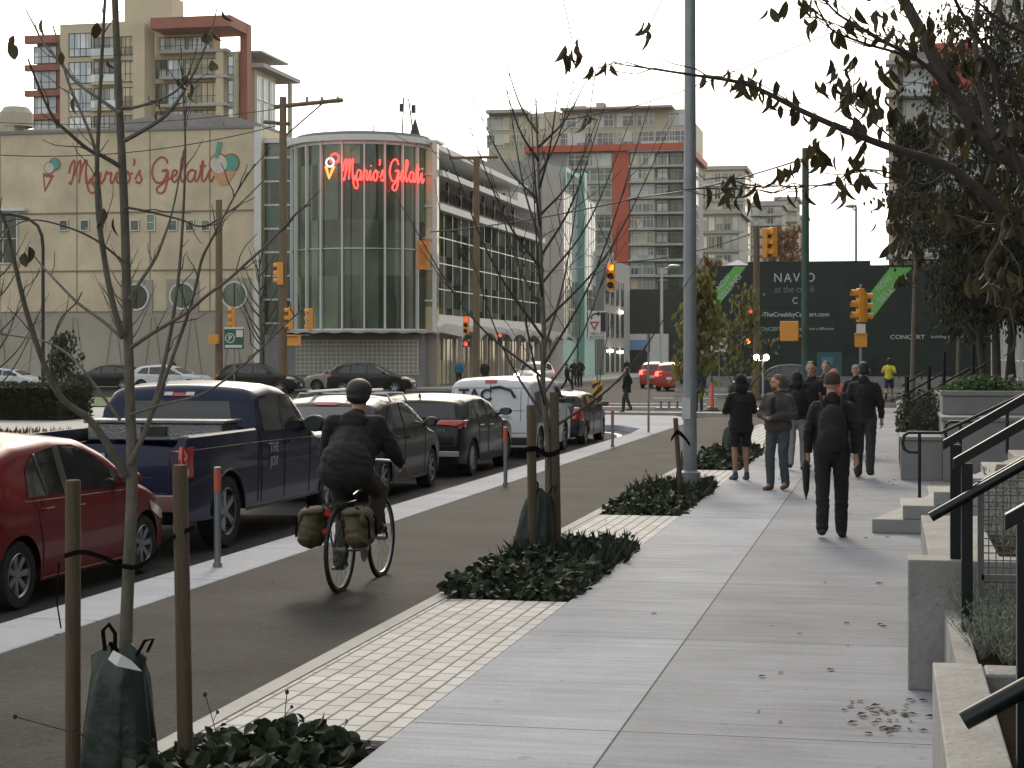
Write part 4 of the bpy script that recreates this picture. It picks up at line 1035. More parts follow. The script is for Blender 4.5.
# ---- red hatchback ----
red = paint('red_paint', (.16, .005, .009), .25, .25)
c = Car('parked_car', 'red hatchback waiting nearest in the queue, partly cut by the left edge', 'car', (-7.62, 14.62, RZ), 0, 3.75, 1.60,
    [(0, .62), (.03, .88), (.12, .98), (.42, 1.33), (.75, 1.40), (1.4, 1.43), (2.0, 1.38), (2.35, 1.26), (2.95, .92), (3.1, .87), (3.5, .74), (3.68, .60), (3.75, .45)], .90, (-1.27, 1.20), .29, red, .30, rimstyle=7, zs=.955)
b = c.belt
c.sides('side_window', [(-1.13, .93), (-.48, .93), (-.48, 1.33), (-.85, 1.29), (-1.05, 1.18)], MT['carglass'])
c.sides('side_window', [(-.40, .93), (.78, .90), (.60, 1.02), (.25, 1.22), (-.1, 1.33), (-.40, 1.345)], MT['carglass'])
c.sides('window_pillar', [(-.82, .93), (-.78, .93), (-.84, 1.28), (-.88, 1.27)], MT['trim'], .011)
c.sides('window_pillar', [(-.50, .93), (-.38, .93), (-.385, 1.34), (-.5, 1.335)], MT['trim'], .009)
c.drape('rear_window', [(-.52, .98), (.52, .98), (.46, 1.30), (-.46, 1.30)], 'rear', MT['carglass'])
c.drape('windscreen', [(-.58, .52), (.58, .52), (.60, 1.02), (.45, 1.08), (-.45, 1.08), (-.60, 1.02)], 'top', MT['carglass'])
c.seams([[(-.46, .92), (-.45, .3)], [(.75, .9), (.72, .6), (.68, .25)], [(-1.0, .92), (-.98, .75), (-.9, .55), (-.88, .3)], [(-.9, .22), (.7, .22)], [(-1.2, .9), (.8, .86)]])
c.handle(-.28, .80); c.handle(-.86, .82); c.mirror(.62, .93, sz=.95)
c.sides('tail_light', [(-1.83, .62), (-1.66, .60), (-1.66, .90), (-1.80, .9)], MT['taillight'], .012)
c.sides('head_light', [(1.25, .72), (1.62, .60), (1.70, .50), (1.55, .52), (1.3, .62)], MT['clear'], .012)
c.drape('windscreen_frame', [(-.6, .46), (.6, .46), (.6, .50), (-.6, .50)], 'top', MT['trim'])
mb = MB(); mb.tube([(0, -1.1, 1.42), (0, -1.25, 1.62)], .006, 5); mb.build('aerial', MT['trim'], c.root)
# ---- pickup ----
blue = paint('deep_blue_paint', (.002, .007, .036), .22, .35)
Lp = 5.6
c = Car('pickup_truck', 'dark blue crew cab pickup truck with a silver toolbox in its bed', 'pickup truck', (-7.84, 19.75, RZ), 0, Lp, 1.94,
    [(0, .55), (.04, 1.27), (2.03, 1.28), (2.07, 1.28), (2.11, 1.60), (2.25, 1.73), (2.8, 1.78), (3.2, 1.74), (3.45, 1.66), (4.0, 1.22), (4.15, 1.17), (5.2, 1.08), (5.5, 1.0), (5.58, .8), (5.6, .5)],
    1.20, (-1.62, 1.95), .40, blue, .22, bed=(-2.74, -.79, .78), zs=.97, clear=.36, rimstyle=5, endk=.07)
c.sides('side_window', [(-.52, 1.23), (.10, 1.23), (.10, 1.64), (-.40, 1.64), (-.52, 1.56)], MT['carglass'])
c.sides('side_window', [(.19, 1.23), (1.12, 1.21), (.90, 1.40), (.66, 1.58), (.5, 1.64), (.19, 1.64)], MT['carglass'])
c.sides('window_pillar', [(.10, 1.22), (.19, 1.22), (.19, 1.645), (.10, 1.645)], MT['trim'], .008)
c.drape('rear_window', [(-.66, 1.30), (.66, 1.30), (.60, 1.58), (-.60, 1.58)], 'rear', MT['carglass'])
h, n_ = c.hit(0, 1.66, 'rear')
o = c.drape('cab_stop_lamp', [(-.17, 1.63), (.17, 1.63), (.17, 1.67), (-.17, 1.67)], 'rear', MT['taillight'], .012)
for sx_ in (-1, 1): c.drape('cargo_lamp', [(sx_*.13-.05, 1.635), (sx_*.13+.05, 1.635), (sx_*.13+.05, 1.675), (sx_*.13-.05, 1.675)], 'rear', MT['clear'], .018)
c.drape('windscreen', [(-.72, .74), (.72, .74), (.74, 1.14), (-.74, 1.14)], 'top', MT['carglass'])
c.seams([[(-.64, 1.2), (-.62, .42)], [(.15, 1.2), (.15, .42)], [(1.08, 1.18), (1.05, .42)], [(-.72, 1.62), (-.72, 1.3), (-.74, .45)], [(-1.0, .40), (1.05, .40)], [(-2.6, 1.12), (-1.1, 1.12)], [(-1.0, 1.12), (2.4, 1.08)]])
c.handle(-.45, 1.08); c.handle(.3, 1.08); c.mirror(.92, 1.22, MT['trim'], 1.5)
for sd in (-1, 1):                     # tail lamps wrap the corner
    c.drape('tail_light', [(sd*.85, .84), (sd*.94, .84), (sd*.94, 1.16), (sd*.86, 1.16)], 'rear', MT['taillight'], .014, step=.03)
c.sides('tail_light', [(-2.79, .84), (-2.70, .84), (-2.70, 1.16), (-2.79, 1.16)], MT['taillight'], .014, step=.03)
for sd in (-1, 1): c.drape('reversing_lamp', [(sd*.86, .86), (sd*.93, .86), (sd*.93, .93), (sd*.86, .93)], 'rear', MT['clear'], .020, step=.03)
c.seams([[(-.76, 1.25), (-.76, .68), (.76, .68), (.76, 1.25)], [(-.6, .84), (.6, .84)]], 'rear')
mb = MB(); mb.box((-.93, -Lp/2-.14, .50), (.93, -Lp/2+.02, .67), 0); mb.box((-.3, -Lp/2-.15, .46), (.3, -Lp/2-.141, .6), 1)
mb.build('rear_bumper', [MT['chrome'], MT['trim']], c.root, bevel=.02)
mb = MB(); mb.box((-.17, -Lp/2-.175, .50), (.17, -Lp/2-.155, .62)); mb.build('number_plate', MT['plate'], c.root)
h, n_ = c.hit(0, 1.02, 'rear')
mb = MB(); mb.box((-.07, h.y-.015, .94), (.07, h.y-.003, 1.09), 0)
for sd in (-1, 1): mb.add([(sd*.01, h.y-.02, .96), (sd*.05, h.y-.02, 1.07), (sd*.062, h.y-.02, 1.02), (sd*.035, h.y-.02, 1.0), (sd*.02, h.y-.02, .95)], [(0, 1, 2, 3, 4)], 1)
mb.build('tailgate_emblem', [MT['chrome'], MT['black']], c.root)
t = text_mb('RAM 1500', .07, .003); place(t, TR((-.25, h.y-.006, .98))); t.build('tailgate_lettering', M('dim_badge', (.12, .13, .16), .4, .5, var=0), c.root)
h, n_ = c.hit(-.25, .95, 'right')
t = text_mb('THE\nJOY', .16, .002); place(t, Matrix.Translation((h.x+.012, -.25, .98)) @ Matrix.Rotation(R(90), 4, 'Z')); t.build('door_lettering', M('dim_letter', (.35, .36, .38), .6, var=0), c.root)
mb = MB(); mb.tube([(.99, -2.02+.0, .40)]+[], .01) if False else None
for wy in c.wy:
    mb = MB(); P = [(.955, wy+.47*math.cos(a), .39+.47*math.sin(a)) for a in [math.pi*i/14 for i in range(15)]]
    mb.tube(P, .02, 6); mb.tube([(-x, y, z) for x, y, z in P], .02, 6); mb.build('wheel_arch_trim', blue, c.root, smooth=50)
tb = thing('toolbox', 'silver checker plate toolbox lying across the blue pickup bed', 'toolbox', (-7.84, 18.62, RZ+1.12))
dp = M('checker_plate', (.22, .225, .23), .4, .8, var=.3, vs=40, bump=.6, bs=60)
mb = MB(); mb.box((-.78, -.24, 0), (.78, .24, .18)); mb.build('toolbox_body', dp, tb, bevel=.012)
mb = MB(); mb.box((-.82, -.27, .183), (.82, .27, .225)); mb.build('lid', dp, tb, bevel=.012)
mb = MB(); mb.box((-.15, -.262, .05), (.15, -.245, .15)); mb.build('latch_panel', MT['trim'], tb)
# ---- grey saloon hatch with roof rack ----
grey = paint('charcoal_paint', (.008, .0085, .010), .25, .5)
c = Car('parked_car', 'grey hatchback with a roof rack, mostly hidden behind the cyclist', 'car', (-7.78, 25.85, RZ), 0, 4.2, 1.68,
    [(0, .62), (.04, .86), (.12, .95), (.6, 1.28), (.95, 1.345), (1.6, 1.36), (2.2, 1.31), (2.5, 1.22), (3.15, .92), (3.3, .87), (3.9, .76), (4.12, .6), (4.2, .42)], .90, (-1.38, 1.28), .29, grey, .30, rimstyle=6, zs=1.06)
c.sides('side_window', [(-1.25, .93), (-.42, .93), (-.42, 1.26), (-.95, 1.23), (-1.15, 1.1)], MT['carglass_l'])
c.sides('side_window', [(-.35, .93), (.92, .90), (.6, 1.08), (.3, 1.22), (0, 1.275), (-.35, 1.28)], MT['carglass_l'])
c.drape('rear_window', [(-.58, .98), (.58, .98), (.52, 1.24), (-.52, 1.24)], 'rear', MT['carglass_l'])
c.drape('stop_lamp', [(-.16, 1.26), (.16, 1.26), (.16, 1.295), (-.16, 1.295)], 'rear', MT['taillight'], .012)
c.drape('windscreen', [(-.6, .42), (.6, .42), (.62, 1.0), (-.62, 1.0)], 'top', MT['carglass'])
c.seams([[(-.38, .92), (-.38, .3)], [(.8, .9), (.75, .25)], [(-1.15, .9), (-1.0, .5), (-1.0, .3)], [(-1.0, .22), (.75, .22)]]); c.handle(-.2, .8); c.handle(-.9, .82); c.mirror(.72, .93)
for sd in (-1, 1): c.lamp('tail_light', [(sd*.56, .66), (sd*.76, .66), (sd*.76, .88), (sd*.60, .9)], 'rear', MT['taillight'])
c.plate(.70)
mb = MB()
for y in (-.75, .1): mb.tube([(-.72, y, 1.29), (-.66, y, 1.40), (.66, y, 1.40), (.72, y, 1.29)], .018, 6)
mb.tube([(-.35, -1.3, 1.43), (-.35, .5, 1.43)], .03, 6); mb.tube([(.2, -1.2, 1.43), (.2, .6, 1.43)], .03, 6)
mb.build('roof_rack', MT['alu'], c.root, smooth=40)
# ---- dark SUV ----
dk = paint('black_blue_paint', (.007, .008, .010), .22, .5)
c = Car('parked_car', 'dark grey SUV waiting behind the white van, wing shaped badge on its tailgate', 'SUV', (-7.80, 31.25, RZ), 0, 4.4, 1.76,
    [(0, .55), (.03, .95), (.14, 1.05), (.38, 1.38), (.6, 1.47), (1.3, 1.51), (2.0, 1.49), (2.5, 1.38), (3.1, 1.06), (3.25, 1.02), (4.0, .92), (4.3, .76), (4.4, .5)], 1.04, (-1.38, 1.30), .34, dk, .30, clear=.24, rimstyle=10, zs=.90)
c.sides('side_window', [(-1.65, 1.10), (-1.12, 1.08), (-1.12, 1.38), (-1.42, 1.36)], MT['carglass'])
c.sides('side_window', [(-1.05, 1.08), (-.32, 1.07), (-.32, 1.42), (-1.05, 1.40)], MT['carglass'])
c.sides('side_window', [(-.26, 1.07), (.85, 1.04), (.6, 1.2), (.25, 1.37), (-.05, 1.42), (-.26, 1.42)], MT['carglass'])
c.sides('sill_cladding', [(-.98, .25), (.90, .25), (.90, .38), (-.98, .38)], MT['trim'])
c.drape('rear_window', [(-.70, 1.09), (.70, 1.09), (.62, 1.37), (-.62, 1.37)], 'rear', MT['carglass'])
c.drape('windscreen', [(-.64, .42), (.64, .42), (.68, .95), (-.68, .95)], 'top', MT['carglass'])
c.drape('roof_panel', [(-.55, -1.5), (.55, -1.5), (.55, .0), (-.55, .0)], 'top', MT['carglass'], .004) if False else None
for sd in (-1, 1): c.lamp('tail_light', [(sd*.40, .99), (sd*.84, .93), (sd*.84, 1.06), (sd*.45, 1.06)], 'rear', MT['taillight'])
c.sides('tail_light', [(-2.16, .93), (-1.82, 1.0), (-1.84, 1.06), (-2.1, 1.06)], MT['taillight'], .014)
c.seams([[(-.29, 1.05), (-.29, .4)], [(.88, 1.02), (.85, .4)], [(-1.08, 1.05), (-1.0, .85), (-.95, .4)]]); c.seams([[(-.75, .9), (-.72, .6), (.72, .6), (.75, .9)]], 'rear')
c.handle(-.15, .92, MT['chrome']); c.handle(-.9, .94, MT['chrome']); c.mirror(.72, 1.10, MT['trim'], 1.2); c.wiper(.3, 1.10, -.35, 1.13)
h, n_ = c.hit(0, 1.0, 'rear'); mb = MB()
mb.tube([(-.09, h.y-.02, 1.02), (-.04, h.y-.02, 1.0), (0, h.y-.02, .98), (.04, h.y-.02, 1.0), (.09, h.y-.02, 1.02)], .009, 6)
mb.tube([(.10*math.cos(a), h.y-.015, 1.0+.075*math.sin(a)) for a in [i*math.pi/10 for i in range(21)]], .006, 5)
mb.build('tailgate_emblem', MT['chrome'], c.root)
t = text_mb('CX-5', .07, .003); place(t, TR((.48, c.hit(.48, .86, 'rear')[0].y-.012, .86))); t.build('tailgate_lettering', MT['chrome'], c.root)
mb = MB(); mb.box((-.8, -2.235, .40), (.8, -2.18, .50)); mb.build('bumper_trim', MT['alu'], c.root, bevel=.01); c.plate(.76)
mb = MB(); mb.add([(-.02, -1.75, 1.47), (.02, -1.75, 1.47), (0, -1.6, 1.49), (0, -1.74, 1.58)], [(0, 1, 3), (1, 2, 3), (2, 0, 3)]); mb.build('aerial', MT['trim'], c.root)
# ---- white van ----
wp_ = paint('white_paint', (.60, .61, .64), .35, 0)
c = Car('delivery_van', 'white panel van with dark lettering on its rear doors', 'van', (-7.75, 37.0, RZ), 0, 4.5, 1.78,
    [(0, .5), (.03, 1.0), (.10, 1.55), (.2, 1.66), (.6, 1.70), (2.6, 1.70), (3.1, 1.62), (3.7, 1.15), (3.85, 1.08), (4.3, .95), (4.45, .75), (4.5, .5)], 1.10, (-1.45, 1.35), .32, wp_, .16, zs=.93, clear=.22, rimstyle=5, endk=.06)
c.sides('side_window', [(.35, 1.12), (1.35, 1.10), (1.1, 1.3), (.85, 1.48), (.35, 1.5)], MT['carglass'])
c.sides('side_graphic', [(-2.1, .35), (-1.85, 1.4), (-.9, 1.45), (-.55, 1.2), (.2, .9), (.1, .35), (-1.0, .35), (-1.1, .75), (-1.8, .75), (-1.9, .35)], M('dark_graphic', (.05, .05, .055), .4, var=.8, vs=3.5), .008)
c.sides('side_graphic', [(-1.5, .85), (-1.1, 1.3), (-.8, 1.0), (-.3, 1.1), (-.7, .8)], M('grey_graphic', (.3, .3, .31), .4, var=.3), .012)
c.drape('windscreen', [(-.68, 1.0), (.68, 1.0), (.72, 1.45), (-.72, 1.45)], 'top', MT['carglass'])
c.seams([[(0, 1.6), (0, .5)], [(-.76, 1.5), (-.78, .55), (.78, .55), (.76, 1.5), (-.76, 1.5)], [(-.7, 1.02), (.7, 1.02)], [(.62, 1.45), (.62, .8)]], 'rear')
c.seams([[(.25, 1.5), (.25, .35)], [(1.4, 1.1), (1.4, .35)], [(-1.0, .35), (.2, .35)]]); c.handle(.42, .95, MT['trim']); c.mirror(1.15, 1.12, MT['trim'], 1.2)
c.drape('stop_lamp', [(-.12, 1.60), (.12, 1.60), (.12, 1.66), (-.12, 1.66)], 'rear', MT['taillight'], .015)
for sd in (-1, 1):
    c.lamp('tail_light', [(sd*.76, .62), (sd*.87, .62), (sd*.87, .98), (sd*.76, .98)], 'rear', MT['taillight']); c.lamp('reversing_lamp', [(sd*.77, .72), (sd*.86, .72), (sd*.86, .8), (sd*.77, .8)], 'rear', MT['clear'], .02)
h, n_ = c.hit(0, 1.35, 'rear'); dkl = M('dark_letter', (.02, .02, .035), .5, var=0)
t = text_mb('TAC', .34, .003, bold=.01); place(t, TR((-.30, h.y-.03, 1.24), 0, 0)); t.build('door_lettering', dkl, c.root)
mb = MB(); mb.tube([(.0, h.y-.03, 1.5), (.2, h.y-.04, 1.53), (.42, h.y-.035, 1.45), (.5, h.y-.03, 1.3)], .03, 5); mb.build('door_graphic', dkl, c.root)
t = text_mb('SERVICES LIMITED', .085, .003); h, n_ = c.hit(.1, .82, 'rear'); place(t, TR((.1, h.y-.02, .86))); t.build('door_lettering', M('grey_letter', (.25, .26, .33), .5, var=0), c.root)
mb = MB(); mb.box((-.85, -2.30, .30), (.85, -2.22, .46)); mb.build('rear_bumper', MT['trim'], c.root, bevel=.02); c.plate(.62)
# ---- small black hatchback at the head of the queue ----
bk = paint('black_paint_gloss', (.012, .013, .02), .2, .4)
def hatch(label, loc, rz, pm, gl='carglass', group=None, name='parked_car', cat='car', sz=1.0, lit=None):
    c = Car(name, label, cat, loc, rz, 3.9*sz, 1.64*sz,
        [(0, .55*sz), (.03, .90*sz), (.14*sz, 1.0*sz), (.38*sz, 1.30*sz), (.7*sz, 1.38*sz), (1.4*sz, 1.41*sz), (2.0*sz, 1.36*sz), (2.35*sz, 1.24*sz), (2.95*sz, .94*sz), (3.1*sz, .9*sz), (3.6*sz, .78*sz), (3.84*sz, .6*sz), (3.9*sz, .42*sz)], .94*sz, (-1.25*sz, 1.2*sz), .30*sz, pm, .28, clear=.22, rimstyle=7)
    q = lambda P: [(a*sz, b*sz) for a, b in P]
    c.sides('side_window', q([(-1.42, .99), (-1.02, .97), (-1.02, 1.28), (-1.25, 1.24)]), MT[gl])
    c.sides('side_window', q([(-.95, .97), (-.35, .96), (-.35, 1.32), (-.95, 1.30)]), MT[gl])
    c.sides('side_window', q([(-.29, .96), (.70, .94), (.5, 1.08), (.2, 1.26), (-.05, 1.32), (-.29, 1.33)]), MT[gl])
    c.drape('rear_window', q([(-.56, 1.02), (.56, 1.02), (.50, 1.29), (-.50, 1.29)]), 'rear', MT[gl])
    c.drape('windscreen', q([(-.58, .40), (.58, .40), (.62, .95), (-.62, .95)]), 'top', MT[gl])
    for sd in (-1, 1): c.lamp('tail_light', q([(sd*.58, .66), (sd*.79, .66), (sd*.77, .98), (sd*.62, 1.0)]), 'rear', MT[lit or 'taillight'])
    for sd in (-1, 1): c.lamp('head_light', q([(sd*.45, .62), (sd*.74, .62), (sd*.72, .74), (sd*.5, .70)]), 'front', MT['clear'])
    c.seams([q([(-.32, .95), (-.32, .3)]), q([(.7, .93), (.66, .3)]), q([(-.98, .95), (-.9, .75), (-.85, .3)])]); c.handle(-.2*sz, .84*sz); c.handle(-.85*sz, .86*sz); c.mirror(.6*sz, .98*sz, MT['trim'], 1.1); c.plate(.72*sz)
    return c
c = hatch('small black hatchback at the head of the queue beside the striped hazard board', (-7.62, 42.05, RZ), 0, bk, 'carglass_l'); c.root.scale = (1, 1, .86)
c.sides('tail_light', [(-1.93, .66), (-1.72, .70), (-1.62, .98), (-1.80, 1.0)], MT['taillight'], .014)
c.drape('roof_glass', [(-.4, -1.0), (.4, -1.0), (.4, -.1), (-.4, -.1)], 'top', MT['carglass'], .006)
# ---- moving and parked cars across the side street (seen from their sides) ----
def suv(label, loc, rz, pm, name='suv', cat='SUV', sz=1.0, lit=False, tall=1.0, gl='carglass', est=0):
    c = Car(name, label, cat, loc, rz, 4.6*sz, 1.78,
        [(0, .55), (.03, .95*tall), (.2, 1.1*tall), (.55+est, 1.46*tall), (.85+est, 1.56*tall), (1.7, 1.62*tall), (2.3, 1.58*tall), (2.65, 1.46*tall), (3.3, 1.08*tall), (3.5, 1.02*tall), (4.2, .90), (4.5, .74), (4.6*sz, .5)], 1.04*tall, (-1.42, 1.38), .34, pm, .28, clear=.24, rimstyle=6)
    t = tall
    c.sides('side_window', [(-1.7+est*.5, 1.12*t), (-1.02, 1.08*t), (-1.02, 1.48*t), (-1.35+est*.5, 1.44*t)], MT[gl]); c.sides('side_window', [(-.95, 1.08*t), (-.15, 1.07*t), (-.15, 1.52*t), (-.95, 1.49*t)], MT[gl])
    c.sides('side_window', [(-.08, 1.07*t), (.95, 1.05*t), (.7, 1.22*t), (.35, 1.42*t), (.05, 1.51*t), (-.08, 1.52*t)], MT[gl])
    c.drape('windscreen', [(-.64, .42), (.64, .42), (.68, 1.0), (-.68, 1.0)], 'top', MT['carglass_l']); c.drape('rear_window', [(-.6, 1.16*t), (.6, 1.16*t), (.55, 1.42*t), (-.55, 1.42*t)], 'rear', MT[gl])
    for sd in (-1, 1):
        c.lamp('head_light', [(sd*.48, .76), (sd*.80, .78), (sd*.8, .9), (sd*.5, .86)], 'front', MT['headlit' if lit else 'clear'])
        c.lamp('tail_light', [(sd*.6, .85), (sd*.84, .85), (sd*.82, 1.1), (sd*.64, 1.1)], 'rear', MT['taillit' if lit else 'taillight'])
    c.sides('tail_light', [(-2.26, .9), (-2.05, .92), (-1.98, 1.1), (-2.1, 1.12)], MT['taillit' if lit else 'taillight'], .012)
    c.sides('head_light', [(1.75, .80), (2.12, .74), (2.1, .82), (1.8, .88)], MT['headlit' if lit else 'clear'], .012)
    c.seams([[(-.11, 1.05*t), (-.11, .35)], [(.95, 1.02*t), (.92, .35)], [(-.98, 1.05*t), (-.9, .4)]]); c.handle(.05, .92*t); c.handle(-.8, .94*t); c.mirror(.85, 1.08*t, None, 1.1)
    mb = MB(); mb.box((-.6, 2.3*sz-.02, .34), (.6, 2.3*sz+.015, .62)); mb.build('grille', MT['trim'], c.root, bevel=.02); c.plate(.72); c.plate(.45, rear=False)
    return c
E90 = R(-90)
def put(px0, px1, Y): return ((onY(px0, Y)+onY(px1, Y))/2, Y, RZ)
silver = paint('beige_silver_paint', (.38, .36, .32), .3, .5); blk = paint('black_gloss', (.012, .012, .013), .2, .4); wht_ = paint('white_gloss', (.62, .63, .63), .3, 0)
suv('black SUV driving right across the junction in front of the beige estate', put(322, 423, 92.5), E90+R(4), blk, sz=1.0, lit=False)
suv('beige silver estate car passing behind the black SUV', put(296, 395, 96.5), R(90), silver, 'estate_car', 'car', tall=.97, est=-.1)
suv('black SUV with a lit tail lamp waiting left of the beige estate', put(209, 312, 92), E90, blk, lit=False, tall=1.0)
suv('white hatchback seen over the blue pickup cab roof', put(131, 212, 94), E90, wht_, 'compact_car', 'car', tall=.92)
suv('black saloon car parked in front of the cream wall', put(60, 152, 99), R(90), blk, 'saloon_car', 'car', tall=.90)
c = hatch('tiny two tone white and blue car at the far left', put(-16, 42, 95), E90, wht_, name='micro_car', sz=.92)
c.drape('roof_panel', [(-.5, -1.3), (.5, -1.3), (.5, .2), (-.5, .2)], 'top', paint('blue_gloss', (.04, .16, .40), .3, .2), .005); c.sides('quarter_panel', [(-1.65, .88), (-1.35, .88), (-.98, 1.24), (-1.15, 1.22)], bpy.data.materials['blue_gloss'], .008)
suv('silver car with lit head lamps coming towards the junction', (onY(534, 113), 113, RZ), R(178), paint('silver_gloss', (.42, .43, .44), .3, .4), 'oncoming_car', 'car', lit=True)
redd = paint('red_gloss', (.30, .03, .02), .3, .2)
suv('red SUV driving away with lit tail lamps behind the leafy sapling', (onY(676, 104), 104, RZ), R(-3), redd, lit=True)
suv('second red SUV just ahead and left of the first, tail lamps lit', (onY(659, 112), 112, RZ), R(-3), redd, lit=True)
suv('dark blue SUV crossing behind the shivering couple, right of the young tree', (onY(779, 85), 85, RZ), R(90), paint('slate_blue_gloss', (.03, .04, .065), .25, .4))
suv('dark SUV facing the camera with two bright head lamps beside the hoarding', (onY(757, 88.5), 88.5, RZ), R(170), blk, 'oncoming_car', 'SUV', lit=True) if False else None
# =============================== RIGHT SIDE TERRACE ===============================
rt = thing('terrace_building', 'long grey terrace building behind the entrance steps on the right', 'building', (9, 10, 0))  # outside the frame; added to shade the walk and darken car reflections
mb = MB(); mb.box((6.2, -30, 0), (20, 50, 15), 0)
for k in range(4): mb.box((5.7, -30, 3.4+k*3.4), (6.19, 50, 3.8+k*3.4), 1)
wpart(mb, 'wall', [MT['conc_d'], MT['slab']], rt)
for j in range(4):
    for k in range(14): window(rt, (6.17, 48-k*5.4, .9+j*3.4+(.0)), R(-90), 2.6, 2.2, 3, 1, 'glass', 'darkm', low=.7)
conc2 = M('smooth_planter_concrete', (.24, .238, .23), .8, var=.35, vs=2.5, bump=.5, bs=25)
t = thing('concrete_planter', 'long concrete planter wall at the bottom right corner of the picture', 'planter', (.9, 6, 0))
mb = MB(); mb.box((.19, 2, 0), (.41, 8.45, .496)); wpart(mb, 'side_wall', conc2, t, bevel=.008, recalc=True)
mb = MB(); mb.box((.413, 8.2, 0), (2.6, 8.45, .494)); wpart(mb, 'end_wall', conc2, t, bevel=.015, recalc=True)
mb = MB(); mb.box((.413, 2, 0), (2.6, 8.197, .38)); wpart(mb, 'soil', MT['soil'], t)
t = thing('concrete_planter', 'tall concrete end wall with a lavender bed in front of it', 'planter', (.9, 10.5, 0))
mb = MB(); mb.box((.10, 10.45, 0), (2.4, 10.72, .74)); wpart(mb, 'end_wall', conc2, t, bevel=.008, recalc=True)
mb = MB(); mb.box((.22, 10.723, 0), (.62, 13.4, .738)); wpart(mb, 'side_wall', conc2, t, bevel=.008, recalc=True)
mb = MB(); mb.box((.30, 8.453, 0), (.40, 10.447, .47)); wpart(mb, 'edge_wall', conc2, t)
mb = MB(); mb.box((.403, 8.453, 0), (2.4, 10.447, .44)); wpart(mb, 'soil', MT['soil'], t)
mb = MB(); mb.box((.623, 10.73, 0), (2.4, 13.4, .6)); wpart(mb, 'soil', MT['soil'], t)
t = thing('entrance_steps', 'concrete entrance steps climbing to the right beside the sidewalk', 'steps', (.5, 20.5, 0))
for k in range(6):
    x = -.19+.32*k; mb = MB(); mb.prism([(x, 19.6), (3.0, 19.6), (3.0, 22.6), (x+.31, 22.6), (x+.31, 21.2)], .15*k+.002*(k > 0), .15*(k+1))
    wpart(mb, 'step', MT['conc_l'] if k < 4 else conc2, t, bevel=.012, recalc=True)
blu = M('blue_grey_concrete', (.21, .213, .212), .8, var=.12, vs=2)
t = thing('stepped_planter', 'stepped blue grey planter blocks with a bush bed between two stairways', 'planter', (1.5, 30, 0))
mb = MB(); mb.box((.16, 28, 0), (.78, 29.6, .60)); mb.box((.15, 27.98, .62) if False else (.14, 27.97, .603), (.78, 29.6, .66)); wpart(mb, 'low_block', blu, t, bevel=.01, recalc=True)
mb = MB(); mb.box((.783, 27.8, 0), (3.4, 30.5, .90)); mb.box((.76, 27.77, .903), (3.4, 30.5, .97)); wpart(mb, 'middle_block', blu, t, bevel=.01, recalc=True)
mb = MB(); mb.box((.80, 28.9, .973), (4.2, 34, 1.26)); mb.box((.77, 28.87, 1.263), (4.2, 29.1, 1.34)); wpart(mb, 'upper_block', blu, t, bevel=.01, recalc=True)
mb = MB(); mb.box((.82, 29.12, 1.263), (4.2, 34, 1.30)); mb.box((.16, 29.603, 0), (.78, 34, .55)); wpart(mb, 'soil', MT['soil'], t)
t = thing('concrete_planter', 'low concrete planter edge far along the sidewalk by the upper stair rails', 'planter', (1.5, 40, 0))
mb = MB(); mb.box((.2, 36, 0), (.45, 60, .45)); wpart(mb, 'side_wall', blu, t, bevel=.01, recalc=True)
mb = MB(); mb.box((.453, 36, 0), (3.2, 60, .40)); wpart(mb, 'soil', MT['soil'], t)
# railings
rail = M('railing_charcoal', (.018, .022, .024), .32, .6, var=.08)
def railing(label, Y, X0, zb0, zt0, X1, slope=.6, tube=None, pw=.057, ext=.07, extra=()):
    r = thing('metal_railing', label, 'railing', (X0, Y, 0))
    mb = MB(); mb.box((X0-pw/2, Y-pw/2, zb0), (X0+pw/2, Y+pw/2, zt0-.01)); wpart(mb, 'post', rail, r, bevel=.003, recalc=True)
    for xx in extra: mb = MB(); mb.box((xx-pw/2, Y-pw/2, zb0), (xx+pw/2, Y+pw/2, zt0-.02+(xx-X0)*slope)); wpart(mb, 'post', rail, r)
    def bar(x0, x1, z0, hh, dd):
        return MB().__class__(), [(x0, z0), (x1, z0+(x1-x0)*slope), (x1, z0+(x1-x0)*slope+hh), (x0, z0+hh)]
    mb, P = bar(X0-ext, X1, zt0-ext*slope, .055, 0); mb.prism_xz(P, Y-.03, Y+.03); wpart(mb, 'top_bar', rail, r, recalc=True, bevel=.004)
    if tube:
        xs, zs, rad = tube; mb = MB()
        mb.tube([(xs, Y-.09, zs), (xs+.1, Y-.09, zs+.1*slope), (X1, Y-.09, zs+(X1-xs)*slope)], rad, 12); wpart(mb, 'handrail', rail, r, smooth=50)
        mb = MB(); mb.tube([(X0, Y, zs+(X0-xs)*slope-.05), (X0, Y-.09, zs+(X0-xs)*slope)], .008, 6); wpart(mb, 'bracket', rail, r)
    return r
railing('dark handrail with a flat bar nearest the camera at the lower right', 6.4, .455, .38, 1.34, 2.4, .6, (.245, .655, .034), pw=.06, extra=(1.8,))
r_ = railing('dark flat topped stair railing rising from the lavender bed', 9.6, .39, .44, 1.35, 2.6, .6, (.205, 1.065, .026), extra=(1.5,))
mb = MB(); X0_, X1_ = .47, 1.5; Yp = 9.75
for k in range(29): x = X0_+(X1_-X0_)*k/28; mb.tube([(x, Yp, .50+(x-X0_)*.1), (x, Yp, 1.22+(x-X0_)*.6)], .003, 4)
for k in range(26):
    z = .52+k*.038; xs = X0_+max(0, (z-1.22)/.6)
    if xs < X1_: mb.tube([(xs, Yp, z), (X1_, Yp, z)], .003, 4)
mb.box((X0_-.02, Yp-.012, .46), (X0_+.012, Yp+.012, 1.24)); mb.box((X0_, Yp-.012, .72), (X1_, Yp+.012, .75))
